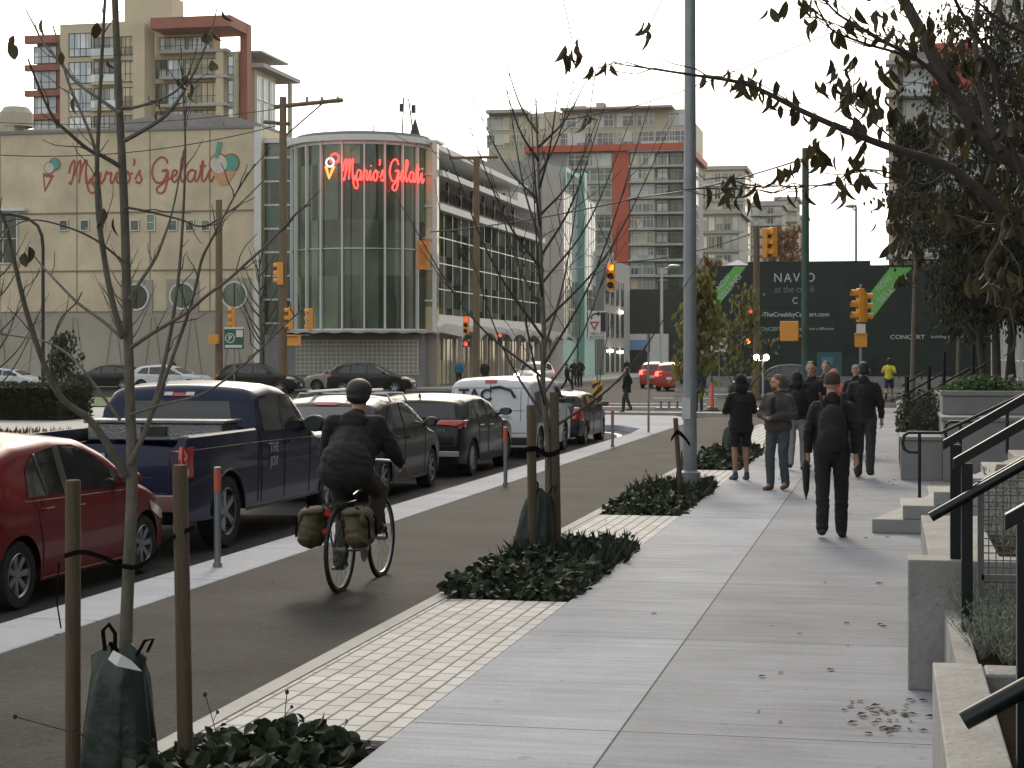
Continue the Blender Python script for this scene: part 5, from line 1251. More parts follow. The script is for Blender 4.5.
wpart(mb, 'mesh_panel', M('mesh_wire', (.16, .17, .17), .5, .5), r_)
railing('dark flat topped stair railing standing on the tall concrete end wall', 10.55, .365, .74, 1.40, 2.8, .6, (.42, 1.12, .022), pw=.06, extra=(1.6,))
def loop_rail(label, Y, X0, ztop, X1, slope=.49):
    r = thing('metal_handrail', label, 'railing', (X0+.2, Y, 0)); mb = MB()
    P = [(X0+.22, Y, ztop-.26), (X0+.08, Y, ztop-.26), (X0+.02, Y, ztop-.22), (X0, Y, ztop-.13), (X0+.02, Y, ztop-.04), (X0+.08, Y, ztop), (X0+.5, Y, ztop), (X1, Y, ztop+(X1-X0-.5)*slope)]
    mb.tube(P, .022, 10); wpart(mb, 'handrail', rail, r, smooth=50)
    mb = MB(); mb.tube([(X0+.22, Y, 0), (X0+.22, Y, ztop-.01)], .022, 10); wpart(mb, 'post', rail, r, smooth=50)
    mb = MB(); mb.tube([(X0+1.35, Y, .6), (X0+1.35, Y, ztop+.4)], .022, 10); wpart(mb, 'post', rail, r, smooth=50)
loop_rail('round tube handrail with a looped end standing free beyond the steps', 24.6, .165, .865, 3.0)
loop_rail('round tube handrail with a looped end against the blue grey planter', 26.9, .78, .93, 3.2)
r = thing('metal_railing', 'four bar stair railing far along the sidewalk beside the bush', 'railing', (.4, 31.5, 0))
def q4(px, py, Yv=31.8): return (onY(px, Yv), Yv, H(py, depth(onY(px, Yv), Yv)))
for a, b in (((902, 386), (926, 371)), ((902, 396), (948, 370)), ((902, 407), (970, 368)), ((903, 416), (988, 362))):
    mb = MB(); mb.tube([q4(*a), q4(*b)], .02, 6); wpart(mb, 'rail', rail, r)
for px, y0, y1 in ((907, 432, 376), (929, 410, 366), (944, 420, 352), (973, 392, 345)):
    mb = MB(); mb.tube([q4(px, y0), q4(px, y1)], .045 if px < 910 else .035, 6); wpart(mb, 'post', rail, r)
# =============================== LAMPS, POLES, SIGNALS ===============================
def pole(name, label, cat, px, Z, ytop, r, mat, z0=0, arms=(), rtop=None, n=14, group=None, base=False):
    p = W(px, Z); t = thing(name, label, cat, (p.x, p.y, z0), group=group)
    mb = MB(); mb.tube([(0, 0, 0), (0, 0, H(ytop, Z)-z0)], [r, rtop or r*.8], n); mb.build('pole', mat, t, smooth=50)
    if base:
        mb = MB(); mb.prism([(-.2, -.2), (.2, -.2), (.2, .2), (-.2, .2)], 0, .03); mb.lathe([(r*1.5, .03), (r*1.5, .25), (r, .28)], 16, 'z'); mb.build('base_plate', MT['steel'], t)
        for i in (-1, 1):
            for j in (-1, 1): mb = MB(); mb.tube([(i*.15, j*.15, .03), (i*.15, j*.15, .08)], .015, 6); mb.build('bolt', MT['steel'], t)
    return t
t = pole('street_lamp', 'tall grey steel lamp post standing in the planting strip', 'lamp post', 690, 25.3, -110, .098, MT['steel'], 0, base=True, rtop=.075)
zt_ = H(-110, 25.3)
mb = MB(); mb.tube([(0, 0, zt_-.1), (-.6, 0, zt_+.5), (-2.2, 0, zt_+.9)], .05, 8); mb.build('arm', MT['steel'], t, smooth=50)
mb = MB(); mb.sphere((-2.6, 0, zt_+.88), (.45, .16, .08)); mb.build('lamp_head', MT['alu'], t, smooth=60)
mb = MB(); mb.box((-.10, -.13, 1.0), (.02, -.095, 1.3)); mb.build('access_panel', MT['alu'], t)
def signal(root, p, faces='cam', lit=None, s=1.0, mat='yellow', n=3, rz=None, thin=False, dark=False, amb=False):
    """three lamp signal head; local -y is the side the lamps face"""
    a = {'cam': 0, 'side': R(75), 'left': R(-80), 'away': R(180)}[faces] if rz is None else rz
    o_p = Vector(p)-root.location
    mb = MB(); h = .36*s
    mb.box((-.17*s, -.02, 0), (.17*s, .17*s, n*h))
    ob = mb.build('signal_head', MT[mat] if not dark else MT['darkm'], root, bevel=.02*s, recalc=True, loc=o_p, rz=a)
    for k in range(n):
        m2 = MB(); zc = h*(k+.5)
        P = [(.135*s*math.cos(q), .135*s*math.sin(q)) for q in [R(-20)+R(220)*i/10 for i in range(11)]]
        vs = [(x, -.025, zc+z) for x, z in P]+[(x*1.03, -.22*s, zc+z*1.03+.0) for x, z in P]+[(x*1.09, -.22*s, zc+z*1.09) for x, z in P]+[(x*1.09, -.025, zc+z*1.09) for x, z in P]
        m_ = len(P); fs = []
        for b in range(3):
            for i in range(m_-1): fs.append((b*m_+i, b*m_+i+1, (b+1)*m_+i+1, (b+1)*m_+i))
        m2.add(vs, fs); m2.build('visor', MT[mat] if not dark else MT['darkm'], ob)
        m3 = MB(); m3.lathe([(0, -.05), (.08*s, -.045), (.125*s, -.024)], 14, 'y', 0, Matrix.Translation((0, 0, zc)))
        L = 'trim'
        if lit == n-1-k and faces in ('cam',): L = 'litamb' if amb else 'litred'
        m3.build('lens', MT[L], ob)
    return ob
# corner with the green pole
t = pole('utility_pole', 'dark green painted pole at the sidewalk corner, crossing the white hoarding letters', 'pole', 805.5, 64, 148, .15, MT['greenpole'], 0, rtop=.125)
mb = MB()
for k in range(9): mb.tube([(-.17, 0, 2.8+k*.45), (.17, 0, 2.95+k*.45)], .012, 4)
mb.build('pole_step', MT['steel'], t)
p = W(790, 63.6)
mb = MB(); mb.box((-.30, -.16, 0), (.30, .16, .62)); mb.box((-.34, -.2, -.04), (.30, -.16, .66)); mb.build('pedestrian_signal', MT['yellow'], t, bevel=.02, recalc=True, loc=Vector((p.x, p.y, H(340, 63.6)))-t.location)
mb = MB(); mb.tube([(-.3, 0, H(336, 64)), (0, 0, H(336, 64))], .03, 6); mb.build('bracket', MT['yellow'], t)
t = pole('signal_pole', 'grey signal post with amber signal heads beside the sidewalk end', 'traffic light', 861, 65, 284, .07, MT['steel'], 0)
p = W(858, 65); signal(t, (p.x, p.y, H(322, 65)), 'side', s=1.12, rz=R(-70)); p = W(866, 65.2); signal(t, (p.x+.02, p.y, H(322, 65)), rz=R(95), s=1.0)
p = W(861, 64.7); mb = MB(); mb.box((-.22, -.16, 0), (.22, .12, .5)); mb.box((-.24, -.24, .46), (.24, -.1, .5)); mb.build('pedestrian_signal', MT['yellow'], t, bevel=.02, recalc=True, loc=Vector((p.x, p.y, H(347, 64.7)))-t.location)
mb = MB(); mb.box((-.16, -.11, H(333, 65)), (.16, -.09, H(324, 65))); mb.build('sign_plate', MT['white'], t)
t = pole('signal_pole', 'weathered wooden pole with signals in front of the left hoarding', 'traffic light', 756.5, 82, 226, .17, MT['wood'], -.15, rtop=.14)
for px, yb_, rz_ in ((768, 258, R(80)), (771, 257, R(-60))): p = W(px, 82); signal(t, (p.x, p.y, H(yb_, 82)), rz=rz_, s=1.25)
p = W(751, 81.6); signal(t, (p.x, p.y, H(329, 81.6)), 'cam', 0, s=.85, dark=True); p = W(748, 81.5)
ob = signal(t, (p.x, p.y, H(345, 81.5)), 'cam', 0, s=.9, n=1, dark=True, amb=True)
p = W(763, 79); tq = thing('work_lamp', 'short post with two bright white lamps behind the sapling by the left hoarding', 'lamp', (p.x, p.y, -.15))
mb = MB(); mb.tube([(0, 0, 0), (0, 0, 1.85)], .05, 8); mb.tube([(-.3, 0, 1.8), (.2, 0, 1.8)], .03, 6); mb.build('post', MT['alu'], tq)
for dx in (-.28, .14): mb = MB(); mb.sphere((dx, -.06, 1.95), (.13, .08, .13)); mb.build('lamp_bulb', MT['litwhite'], tq, smooth=60)
mb = MB(); mb.tube([(0, 0, H(236, 82)+.15), (W(768, 82).x-t.location.x, 0, H(240, 82)+.15)], .03, 5); mb.build('mast_arm', MT['steel'], t)
# hanging signal in mid air on its span wire
p = W(611, 84); zs = H(290, 84)
t = thing('hanging_signal', 'amber traffic signal with its top lamp lit, hanging over the junction', 'traffic light', (p.x, p.y, zs))
signal(t, (p.x, p.y, zs), 'cam', 0, s=1.18, amb=True); mb = MB(); mb.tube([(0, .05, 1.25), (0, .05, 1.8)], .025, 5); mb.build('hanger', MT['darkm'], t)
# left junction poles
t = pole('utility_pole', 'tall wooden utility pole with crossarms in front of the glass drum', 'pole', 283, 96, 97, .24, MT['wood'], -.15, rtop=.19)
def rel(px, py, Z=96): p = W(px, Z); return (p.x-t.location.x, p.y-t.location.y, H(py, Z)-t.location.z)
mb = MB(); a, b = rel(274, 107), rel(343, 100); mb.tube([a, b], .13, 6); mb.tube([rel(264, 122), rel(290, 124)], .11, 6); mb.tube([rel(285, 136), rel(322, 104)], .05, 5); mb.build('crossarm', MT['wood'], t)
mb = MB()
for px in (307, 322, 338): mb.tube([rel(px, 103), rel(px, 97)], .09, 6)
mb.build('insulator', MT['conc_l'], t)
for px, py, rz_ in ((289, 330, R(-75)), (309, 331, R(-70)), (278.5, 285, R(-95))): p = W(px, 95.5); signal(t, (p.x, p.y, H(py, 95.5)), rz=rz_, s=1.12)
p = W(294, 95); mb = MB(); mb.box((-.32, -.2, 0), (.32, .2, .58)); mb.box((-.32, -.34, .52), (.32, -.2, .58)); mb.build('pedestrian_signal', MT['yellow'], t, bevel=.02, recalc=True, loc=Vector((p.x, p.y, H(346, 95)))-t.location)
mb = MB(); mb.tube([rel(272, 337), rel(309, 335)], .04, 5); mb.build('mast_arm', MT['steel'], t)
t = pole('utility_pole', 'plain wooden pole carrying the green parking sign by the cream wall', 'pole', 219, 97, 200, .22, MT['wood'], -.15)
p = W(232, 96.5); signal(t, (p.x, p.y, H(328, 96.5)), rz=R(-70), s=1.05)
p = W(214, 96.5); mb = MB(); mb.box((-.25, -.18, 0), (.25, .18, .5)); mb.build('pedestrian_signal', MT['yellow'], t, bevel=.02, recalc=True, loc=Vector((p.x, p.y, H(344, 96.5)))-t.location)
mb = MB(); mb.tube([rel(219, 333), rel(232, 333)], .03, 5) if False else None
p = W(234, 96); t = thing('parking_sign', 'green parking sign with a white P beside the wooden pole', 'sign', (p.x, p.y, 0))
mb = MB(); mb.box((-.55, 0, H(349, 96)), (.55, .03, H(328, 96))); mb.build('panel', M('sign_green', (.01, .10, .05), .5, var=0), t)
mb = MB(); zc = H(338, 96); mb.lathe([(.22, -.012), (.27, -.012)], 20, 'y', 0, Matrix.Translation((-.22, 0, zc)))
mb.box((.12, -.012, zc+.05), (.5, -.002, zc+.42)); mb.box((-.5, -.012, H(348, 96)+.02), (.45, -.002, H(348, 96)+.16)); mb.box((-.55, -.012, H(329, 96)), (.55, -.002, H(328, 96)+.05)); mb.build('markings', MT['ltr'], t)
tt = text_mb('P', .38, .004, bold=.01); place(tt, TR((-.22, -.015, zc-.13))); tt.build('lettering', MT['ltr'], t)
mb = MB(); mb.tube([(0, .06, -.15), (0, .06, H(330, 96))], .04, 6); mb.build('post', MT['steel'], t)
t = pole('utility_pole', 'wooden utility pole with a long crossarm before the glazed wing', 'pole', 476.5, 106, 158, .21, MT['wood'], -.15)
def rel2(px, py, Z=106): p = W(px, Z); return (p.x-t.location.x, p.y-t.location.y, H(py, Z)-t.location.z)
mb = MB(); mb.tube([rel2(449, 158), rel2(498, 157)], .1, 6); mb.tube([rel2(466, 158), rel2(477, 166)], .04, 5); mb.build('crossarm', MT['wood'], t)
p = W(466, 105); signal(t, (p.x, p.y, H(334, 105)), 'cam', 0, s=.95, mat='yellow', n=3); p = W(466, 105); signal(t, (p.x, p.y, H(347, 105)), 'cam', 0, s=1.0, n=1, dark=True)
p = W(500, 107); ts = thing('traffic_signal', 'small far signal with a red lamp under the arched canopies', 'traffic light', (p.x, p.y, -.15)); signal(ts, (p.x, p.y, H(343, 107)), 'cam', 0, s=.85, n=2, dark=True); mb = MB(); mb.tube([(0, .1, 0), (0, .1, H(340, 107))], .05, 6); mb.build('post', MT['steel'], ts)
# curved lamp post at the left
t = pole('street_lamp', 'dark curved lamp post at the far left behind the hedge', 'lamp post', 43, 60, 245, .07, MT['darkm'], 0)
def relg(t, px, py, Z): p = W(px, Z); return (p.x-t.location.x, p.y-t.location.y, H(py, Z)-t.location.z)
mb = MB(); mb.tube([relg(t, 43, 247, 60), relg(t, 42, 236, 60), relg(t, 38, 226, 60), relg(t, 28, 218, 60), relg(t, 10, 214, 60), relg(t, -8, 214, 60)], .06, 8); mb.build('arm', MT['darkm'], t, smooth=50)
mb = MB(); mb.sphere(relg(t, -12, 215, 60), (.3, .15, .12)); mb.build('lamp_head', MT['darkm'], t, smooth=50)
for px, Z, yt, side, lab in ((661.5, 110, 268, 16, 'grey street lamp with a short arm standing beyond the junction'), (851, 130, 207, 0, 'slim street lamp rising above the middle hoarding against the sky'), (898, 150, 250, 0, '')):
    if not lab: continue
    t = pole('street_lamp', lab, 'lamp post', px if side else 856, Z, yt, .11 if side else .12, MT['alu'], -.15 if side else 0)
    if side:
        mb = MB(); mb.tube([relg(t, 661, 269, Z), relg(t, 676, 266, Z)], .05, 5); mb.build('arm', MT['alu'], t); mb = MB(); mb.sphere(relg(t, 674, 266, Z), (.4, .15, .1)); mb.build('lamp_head', MT['alu'], t)
    else: mb = MB(); mb.sphere(relg(t, 851, 206, Z), (.45, .2, .15)); mb.build('lamp_head', MT['alu'], t); mb = MB(); mb.tube([relg(t, 856, 212, Z), relg(t, 851, 206, Z)], .06, 5); mb.build('arm', MT['alu'], t)
# yield sign and hazard board
p = W(597, 68); t = thing('yield_sign', 'white sign with a right turn arrow, red triangle and YIELD TO BICYCLES', 'sign', (p.x, p.y, 0))
z0, z1 = H(339, 68), H(311, 68); mb = MB(); mb.box((-.34, 0, z0), (.34, .02, z1)); mb.build('panel', MT['white'], t)
mb = MB(); mb.tube([(-.22, -.01, z1-.3), (-.2, -.01, z1-.18), (-.1, -.01, z1-.1), (.05, -.01, z1-.1)], .03, 4); mb.prism_xz([(.02, z1-.2), (.15, z1-.1), (.02, z1-.0)][::-1], -.03, -.004); mb.box((.14, -.02, z0+.28), (.33, -.003, z1-.05)); mb.build('arrow', MT['black'], t)
mb = MB(); zc = z0+.5; mb.prism_xz([(-.3, zc+.16), (.1, zc+.16), (-.1, zc-.18)], -.02, -.003, 0); mb.prism_xz([(-.19, zc+.09), (-.01, zc+.09), (-.1, zc-.06)], -.03, -.021, 1); mb.build('triangle', [MT['orange_red'], MT['white']], t)
tt = text_mb('YIELD TO\nBICYCLES', .13, .003); place(tt, TR((0, -.012, z0+.16))); tt.build('lettering', MT['black'], t)
mb = MB(); mb.tube([(0, .06, 0), (0, .06, z1-.1)], .035, 6); mb.build('post', MT['steel'], t)
p = W(597.5, 64.7); t = thing('hazard_board', 'yellow and black striped hazard board at the end of the median', 'sign', (p.x, p.y, 0))
z0, z1 = H(411, 64.7), H(380.5, 64.7); w_ = .18; mb = MB(); mb.box((-w_, 0, z0), (w_, .02, z1)); mb.build('panel', M('hazard_yellow', (.62, .36, .03), .5, var=.05), t)
mb = MB(); z = z0-.3
while z < z1:
    a = [(-w_, z), (w_, z+.36), (w_, z+.54), (-w_, z+.18)]
    a = [(x, min(z1-.002, max(z0+.002, q))) for x, q in a]
    if a[2][1]-a[1][1] > .004 or a[3][1]-a[0][1] > .004: mb.prism_xz(a, -.008, -.003)
    z += .36
mb.build('stripe', MT['black'], t); mb = MB(); mb.tube([(0, .05, 0), (0, .05, z1-.1)], .03, 6); mb.build('post', MT['steel'], t)
# steel bollards with orange tape on the kerb strip
orange = M('orange_tape', (.5, .11, .06), .6, var=.15)
for (px, pb, pt, Zx, lab) in ((217.5, 567, 467, None, 'nearest grey flexible post with an orange top beside the pickup truck'), (505.5, 485, 427, None, 'grey post with an orange top beside the dark grey SUV'), (612.5, 447, 410, None, 'farthest grey post with an orange top near the pocket end')):
    g = G(px, pb); Z = depth(g.x, g.y); h = H(pt, Z)
    t = thing('lane_post', lab, 'bollard', (g.x, g.y, 0), group='lane posts along the kerb strip')
    mb = MB(); mb.tube([(0, 0, 0), (0, 0, h-.22)], .03, 12); mb.build('post', MT['steel'], t, smooth=50)
    mb = MB(); mb.tube([(0, 0, h-.218), (0, 0, h-.02)], .032, 12); mb.build('sleeve', orange, t, smooth=50); mb = MB(); mb.tube([(0, 0, h-.019), (0, 0, h)], .033, 12); mb.build('cap', MT['steel'], t)
    mb = MB(); mb.tube([(0, 0, .0), (0, 0, .04)], .042, 12); mb.build('base_collar', MT['steel'], t)
t = pole('sign_post', 'thin bare sign post on the corner, left of the lamp post', 'post', 648.5, 44.3, 352, .028, MT['steel'])
mb = MB(); mb.box((-.03, -.17, H(352, 44.3)), (-.01+.03, .17, H(352, 44.3)+.45)); mb.build('sign_plate', MT['steel'], t)
g = G(712, 411); t = thing('delineator_post', 'orange delineator post on a black foot by the median', 'cone', (g.x, g.y, 0))
mb = MB(); mb.tube([(0, 0, .1), (0, 0, .95)], [.07, .05], 10); mb.build('post', M('cone_orange', (.7, .10, .06), .5, var=.05), t, smooth=50)
mb = MB(); mb.lathe([(0, .16), (.18, .14), (.3, .03), (.3, 0)], 12); mb.build('rubber_foot', MT['black'], t)
mb = MB(); mb.tube([(0, 0, .951), (0, 0, 1.15)], .02, 6); mb.build('handle', MT['steel'], t)
g = W(673, 62); t = thing('bike_rack', 'low steel bicycle rack on the median kerb beside the sapling', 'rack', (g.x, g.y, 0))
mb = MB()
for k in range(4): mb.tube([(k*.28-.42, 0, 0), (k*.28-.42, 0, .33)], .05, 6)
mb.box((-.6, -.15, 0), (.6, .15, .1)); mb.build('rack_bar', MT['steel'], t)
p = W(744, 97); t = thing('route_sign', 'white square sign with black marks at the left end of the hoarding', 'sign', (onY(719, 88), 88, 0))
z0, z1 = H(352, 88), H(338, 88); mb = MB(); mb.box((-.4, 0, z0), (.4, .02, z1)); mb.build('panel', MT['white'], t); mb = MB(); mb.box((-.3, -.012, z0+.1), (0, -.003, z0+.55)); mb.box((.06, -.012, z0+.15), (.3, -.003, z0+.35)); mb.build('markings', MT['black'], t)
mb = MB(); mb.tube([(0, .05, 0), (0, .05, z1)], .03, 6); mb.build('post', MT['steel'], t)
# overhead wires
def wire(lab, pts, r=.02, sag=.3, n=16):
    P = []
    for (a, b) in zip(pts[:-1], pts[1:]):
        a, b = Vector(a), Vector(b)
        for i in range(n): t_ = i/n; P.append(a.lerp(b, t_)+Vector((0, 0, -4*sag*t_*(1-t_))))
    P.append(Vector(pts[-1])); mb = MB(); mb.tube(P, r, 4); o = mb.build('overhead_wire', MT['black'])
    tag(o, lab, 'cable', 'overhead wires above the junction')
def wz(px, py, Z): p = W(px, Z); return (p.x, p.y, H(py, Z))
wire('heavy wire rising from the glass drum past the lamp post to the upper right', [wz(430, 232, 96), wz(640, 197, 82), wz(805, 158, 64)], .035, .2)
wire('span wire carrying the hanging signal', [wz(476, 268, 106), wz(611, 263, 84.1), wz(756, 232, 82)], .02, .3)
wire('thin wire sloping up behind the lamp post from the tower roof', [wz(560, 120, 120), wz(690, 88, 120), wz(1040, -60, 120)], .035, .3)
wire('wire from the crossarm pole down along the cream wall', [wz(-40, 152, 95), wz(283, 124, 96)], .025, .8)
wire('upper wire reaching left from the tall wooden pole', [wz(-40, 120, 95), wz(283, 108, 96)], .02, .5)
wire('long wire falling from the tree tops to the green pole', [wz(700, 184, 90), wz(805, 186, 64), wz(1040, 170, 60)], .02, .1)
wire('slanting wire over the glass drum and the wing', [wz(343, 100, 96), wz(476, 160, 106)], .02, .7)
# litter of leaves
lm = leafmat('fallen_leaf', (.012, .008, .006), (.07, .035, .018), .8, 0)
mb = MB(); rl = random.Random(3)
def flat_leaf(x, y, s, z=.006):
    a = rl.uniform(0, 6.3); c, q = math.cos(a), math.sin(a); k = [(0, -s, .0), (s*.55, -.1*s, s*.25), (0, s, .1*s), (-s*.5, .05*s, s*.3)]
    mb.add([(x+c*u-q*v, y+q*u+c*v, z+w_) for u, v, w_ in k], [(0, 1, 2, 3)])
for _ in range(46): g = G(rl.gauss(890, 20), rl.uniform(700, 735)); flat_leaf(g.x, g.y, rl.uniform(.015, .04))
for _ in range(40): y = rl.uniform(7, 55); flat_leaf(rl.uniform(-.8, .1)+.0, y, rl.uniform(.02, .04))
for _ in range(40): flat_leaf(rl.uniform(-6.1, -.2), rl.uniform(7, 45), rl.uniform(.015, .035))
o = mb.build('fallen_leaves', lm); tag(o, 'brown fallen leaves scattered on the sidewalk and lane', 'leaves', kind='stuff')
# =============================== TREES AND PLANTS ===============================
def leaf(mb, p, d, s, w=.42, fold=.25, curl=.3, rg=rnd):
    """one leaf from stem point p along direction d, folded on its midrib and curling"""
    d = Vector(d).normalized(); r = d.cross(Vector((rg.uniform(-1, 1), rg.uniform(-1, 1), rg.uniform(-1, 1))))
    if r.length < .1: r = d.cross(Vector((1, 0, .3)))
    r.normalize(); n = r.cross(d); p = Vector(p)
    k = s*w*.5; vs = [p]; tw_ = rg.uniform(-.5, .5)
    for f, q in ((.18, .62), (.38, 1.0), (.60, .95), (.80, .62)):
        c = p+d*s*f-n*s*curl*f*f*.55; rr = r*math.cos(tw_*f)+n*math.sin(tw_*f); up = n*k*fold*q
        vs += [c-rr*k*q+up, c, c+rr*k*q+up]
    vs.append(p+d*s*.97-n*s*curl*.6)
    fs = [(0, 2, 1), (0, 3, 2)]
    for i in range(3): a = 1+3*i; fs += [(a, a+1, a+4, a+3), (a+1, a+2, a+5, a+4)]
    fs += [(10, 11, 13), (11, 12, 13)]; mb.add(vs, fs)
def leaf4(mb, p, d, s, w=.5, rg=rnd):
    d = Vector(d).normalized(); r = d.cross(Vector((rg.uniform(-1, 1), rg.uniform(-1, 1), rg.uniform(-1, 1)))).normalized(); n = r.cross(d); p = Vector(p)
    m = p+d*s*.45
    mb.add([p, m-r*s*w*.5+n*s*.12, p+d*s-n*s*.1, m+r*s*w*.5+n*s*.12], [(0, 1, 2), (0, 2, 3)])
def wiggle(a, b, n, amp, rg):
    P = [Vector(a).lerp(Vector(b), i/n) for i in range(n+1)]
    for i in range(1, n+1): P[i] += Vector((rg.uniform(-1, 1), rg.uniform(-1, 1), rg.uniform(-1, 1)))*amp
    return P
LF = dict(
 near=leafmat('olive_leaf', (.018, .018, .009), (.06, .05, .022), .65, .35),
 dense=leafmat('dark_tree_leaf', (.010, .012, .007), (.038, .038, .016), .7, .2),
 yel=leafmat('yellow_green_leaf', (.09, .10, .025), (.20, .19, .06), .5, .35),
 autumn=leafmat('autumn_leaf', (.12, .06, .02), (.26, .15, .06), .6, .2),
 cover=leafmat('ground_cover_leaf', (.008, .018, .008), (.035, .050, .022), .7, .1),
 lav=leafmat('lavender_leaf', (.12, .14, .11), (.30, .33, .27), .7, .1),
 hedge=leafmat('hedge_leaf', (.012, .022, .008), (.04, .055, .02), .5, .15))
TW = {}
def traced(t, branches, Z0, mat, rel_to, part='trunk'):
    mb = MB(); ends = []
    for pts, r0, r1, dz in branches:
        n = len(pts); P = []
        for i, (px, py) in enumerate(pts):
            Z = Z0+dz*(i/(n-1))**1.2; q = W(px, Z); P.append(Vector((q.x, q.y, H(py, Z))))
        Q = catmull(P, 4); m = len(Q)
        mb.tube(Q, [r0+(r1-r0)*i/(m-1) for i in range(m)], 8 if r0 > .012 else 5); ends.append(Q)
    wpart(mb, part, mat, rel_to, smooth=60); return ends
def side_twigs(ends, mb, rg, prob=.25, ln=(.08, .3), r=.003, start=3, up=.5):
    tips = []
    for Q in ends:
        for i in range(start, len(Q)-1):
            if rg.random() < prob:
                d = (Q[i+1]-Q[i]).normalized()+Vector((rg.uniform(-.8, .8), rg.uniform(-.8, .8), rg.uniform(-.1, up)))
                L = rg.uniform(*ln); P = wiggle(Q[i], Q[i]+d.normalized()*L, 4, L*.06, rg)
                mb.tube(P, [r, r, r*.8, r*.7, r*.5], 4); tips.append(P)
    return tips
def stake(lab, px, pt, Z, r=.036, zb=-.04, px1=None, group=None):
    p = W(px, Z); z1 = H(pt, Z); q = W(px1 or px, Z)
    mb = MB(); mb.tube([(0, 0, zb), (q.x-p.x, q.y-p.y, z1-.01), ((q.x-p.x), (q.y-p.y), z1)], [r, r*.97, r*.85], 12)
    o = mb.build('tree_stake', MT['stake'], smooth=50, loc=(p.x, p.y, 0)); tag(o, lab, 'stake', group); return o
bagm = M('green_vinyl', (.005, .018, .012), .42, var=.25, vs=5, bump=.5, bs=9)
def bag(lab, px, Z, w, h, rg, lean=0, zb=-.02):
    p = W(px, Z); t = thing('watering_bag', lab, 'watering bag', (p.x, p.y, zb)); mb = MB(); n = 40; m = 9; vs = []
    ph = [rg.uniform(0, 6) for _ in range(4)]
    for i in range(m+1):
        s = i/m; k = w*(1-.42*s**1.6) if i < m else w*.3
        for j in range(n):
            a = 2*math.pi*j/n; f = 1+.07*math.sin(3*a+ph[0]+s*2)+.05*math.sin(7*a+ph[1]-s*3)+.03*math.sin(13*a+ph[2])
            vs.append((k*f*math.cos(a)+lean*s+(.02*math.sin(5*a+ph[3]) if i == m-1 else 0), k*f*.75*math.sin(a), h*s+(.03*math.sin(2*a+ph[3]) if i > 2 else 0)))
    mb.add(vs, [(i*n+j, i*n+(j+1) % n, (i+1)*n+(j+1) % n, (i+1)*n+j) for i in range(m) for j in range(n)])
    mb.build('bag', bagm, t, smooth=60)
    mb = MB(); a = math.pi
    mb.tube([(-.05+lean, -w*.35, h), (-.06+lean, -w*.35, h+.09), (-.03+lean, -w*.35, h+.12), (-.0+lean, -w*.35, h+.08), (.0+lean, -w*.35, h-.01)], .010, 5); mb.build('handle_strap', MT['strap'], t); mb = MB()
    mb.tube([(.10+lean, -w*.3, h-.02), (.14+lean, -w*.3, h+.05), (.18+lean, -w*.3, h+.06), (.15+lean, -w*.3, h)], .008, 5); mb.build('handle_strap', MT['strap'], t)
    return t
# ---- near sapling at the left ----
ZT = 8.2; p = W(124, ZT)
t = thing('young_tree', 'slender bare young tree in the left foreground between two stakes', 'tree', (p.x, p.y, -.04)); rg = random.Random(11)
tr = [([(124, 790), (126, 640), (129, 560), (132, 480), (130, 400), (127, 300), (124, 200), (119, 100), (115, 0), (113, -90)], .034, .014, .1)]
e0 = traced(t, tr, ZT, MT['bark'], t)
br = [([(124, 475), (112, 452), (90, 420), (63, 400), (44, 364), (26, 310), (14, 260), (3, 217), (-12, 200)], .021, .006, -.5),
 ([(122, 338), (104, 322), (79, 304), (60, 285), (44, 268), (31, 252)], .010, .004, .5), ([(120, 166), (103, 156), (88, 149), (68, 132), (53, 117), (38, 85), (28, 59)], .012, .004, -.5),
 ([(120, 114), (98, 98), (76, 82), (58, 60), (44, 44), (34, 25), (26, 10)], .011, .003, .5), ([(101, 215), (98, 180), (94, 146), (80, 110), (67, 79), (60, 50), (53, 26)], .010, .004, .4),
 ([(122, 335), (112, 300), (103, 250), (98, 211), (97, 170), (98, 140), (101, 73), (105, 0), (108, -40)], .016, .006, -.35), ([(124, 141), (144, 130), (164, 117), (176, 103), (187, 85), (197, 66), (205, 47), (212, 28), (217, 8)], .011, .003, .45),
 ([(122, 108), (137, 107), (152, 102), (168, 96), (179, 88), (190, 72)], .009, .004, -.4), ([(131, 348), (150, 335), (170, 323), (188, 312), (205, 297), (228, 280), (249, 261), (272, 240), (296, 214), (310, 204)], .011, .004, -.6),
 ([(129, 465), (138, 447), (148, 424), (157, 394), (164, 364), (171, 330), (176, 297), (180, 262), (183, 217), (185, 170), (185, 132), (183, 90), (181, 47)], .014, .003, .35),
 ([(147, 426), (158, 400), (168, 370), (187, 317), (196, 285), (202, 259), (213, 237), (223, 218), (238, 190), (255, 164)], .011, .003, -.4), ([(129, 300), (140, 282), (155, 259), (163, 240), (170, 220), (176, 195), (184, 150)], .010, .004, .5),
 ([(130, 415), (165, 404), (205, 393), (240, 368), (264, 346), (285, 325), (304, 308)], .007, .003, -.7), ([(120, 420), (100, 392), (80, 366), (62, 350), (40, 340), (10, 335), (-15, 328)], .008, .003, .5),
 ([(63, 400), (52, 380), (52, 350), (60, 320), (76, 303), (82, 292)], .006, .003, -.3), ([(124, 207), (150, 212), (182, 220), (205, 226), (238, 205), (262, 182)], .006, .003, .6), ([(124, 262), (96, 240), (64, 226), (30, 220), (0, 233)], .006, .003, -.5)]
e1 = traced(t, br, ZT, MT['bark'], t, 'branches')
mb = MB(); tips = side_twigs(e1, mb, rg, .22, (.06, .28), .0028); wpart(mb, 'twigs', MT['bark_d'], t)
mb = MB()
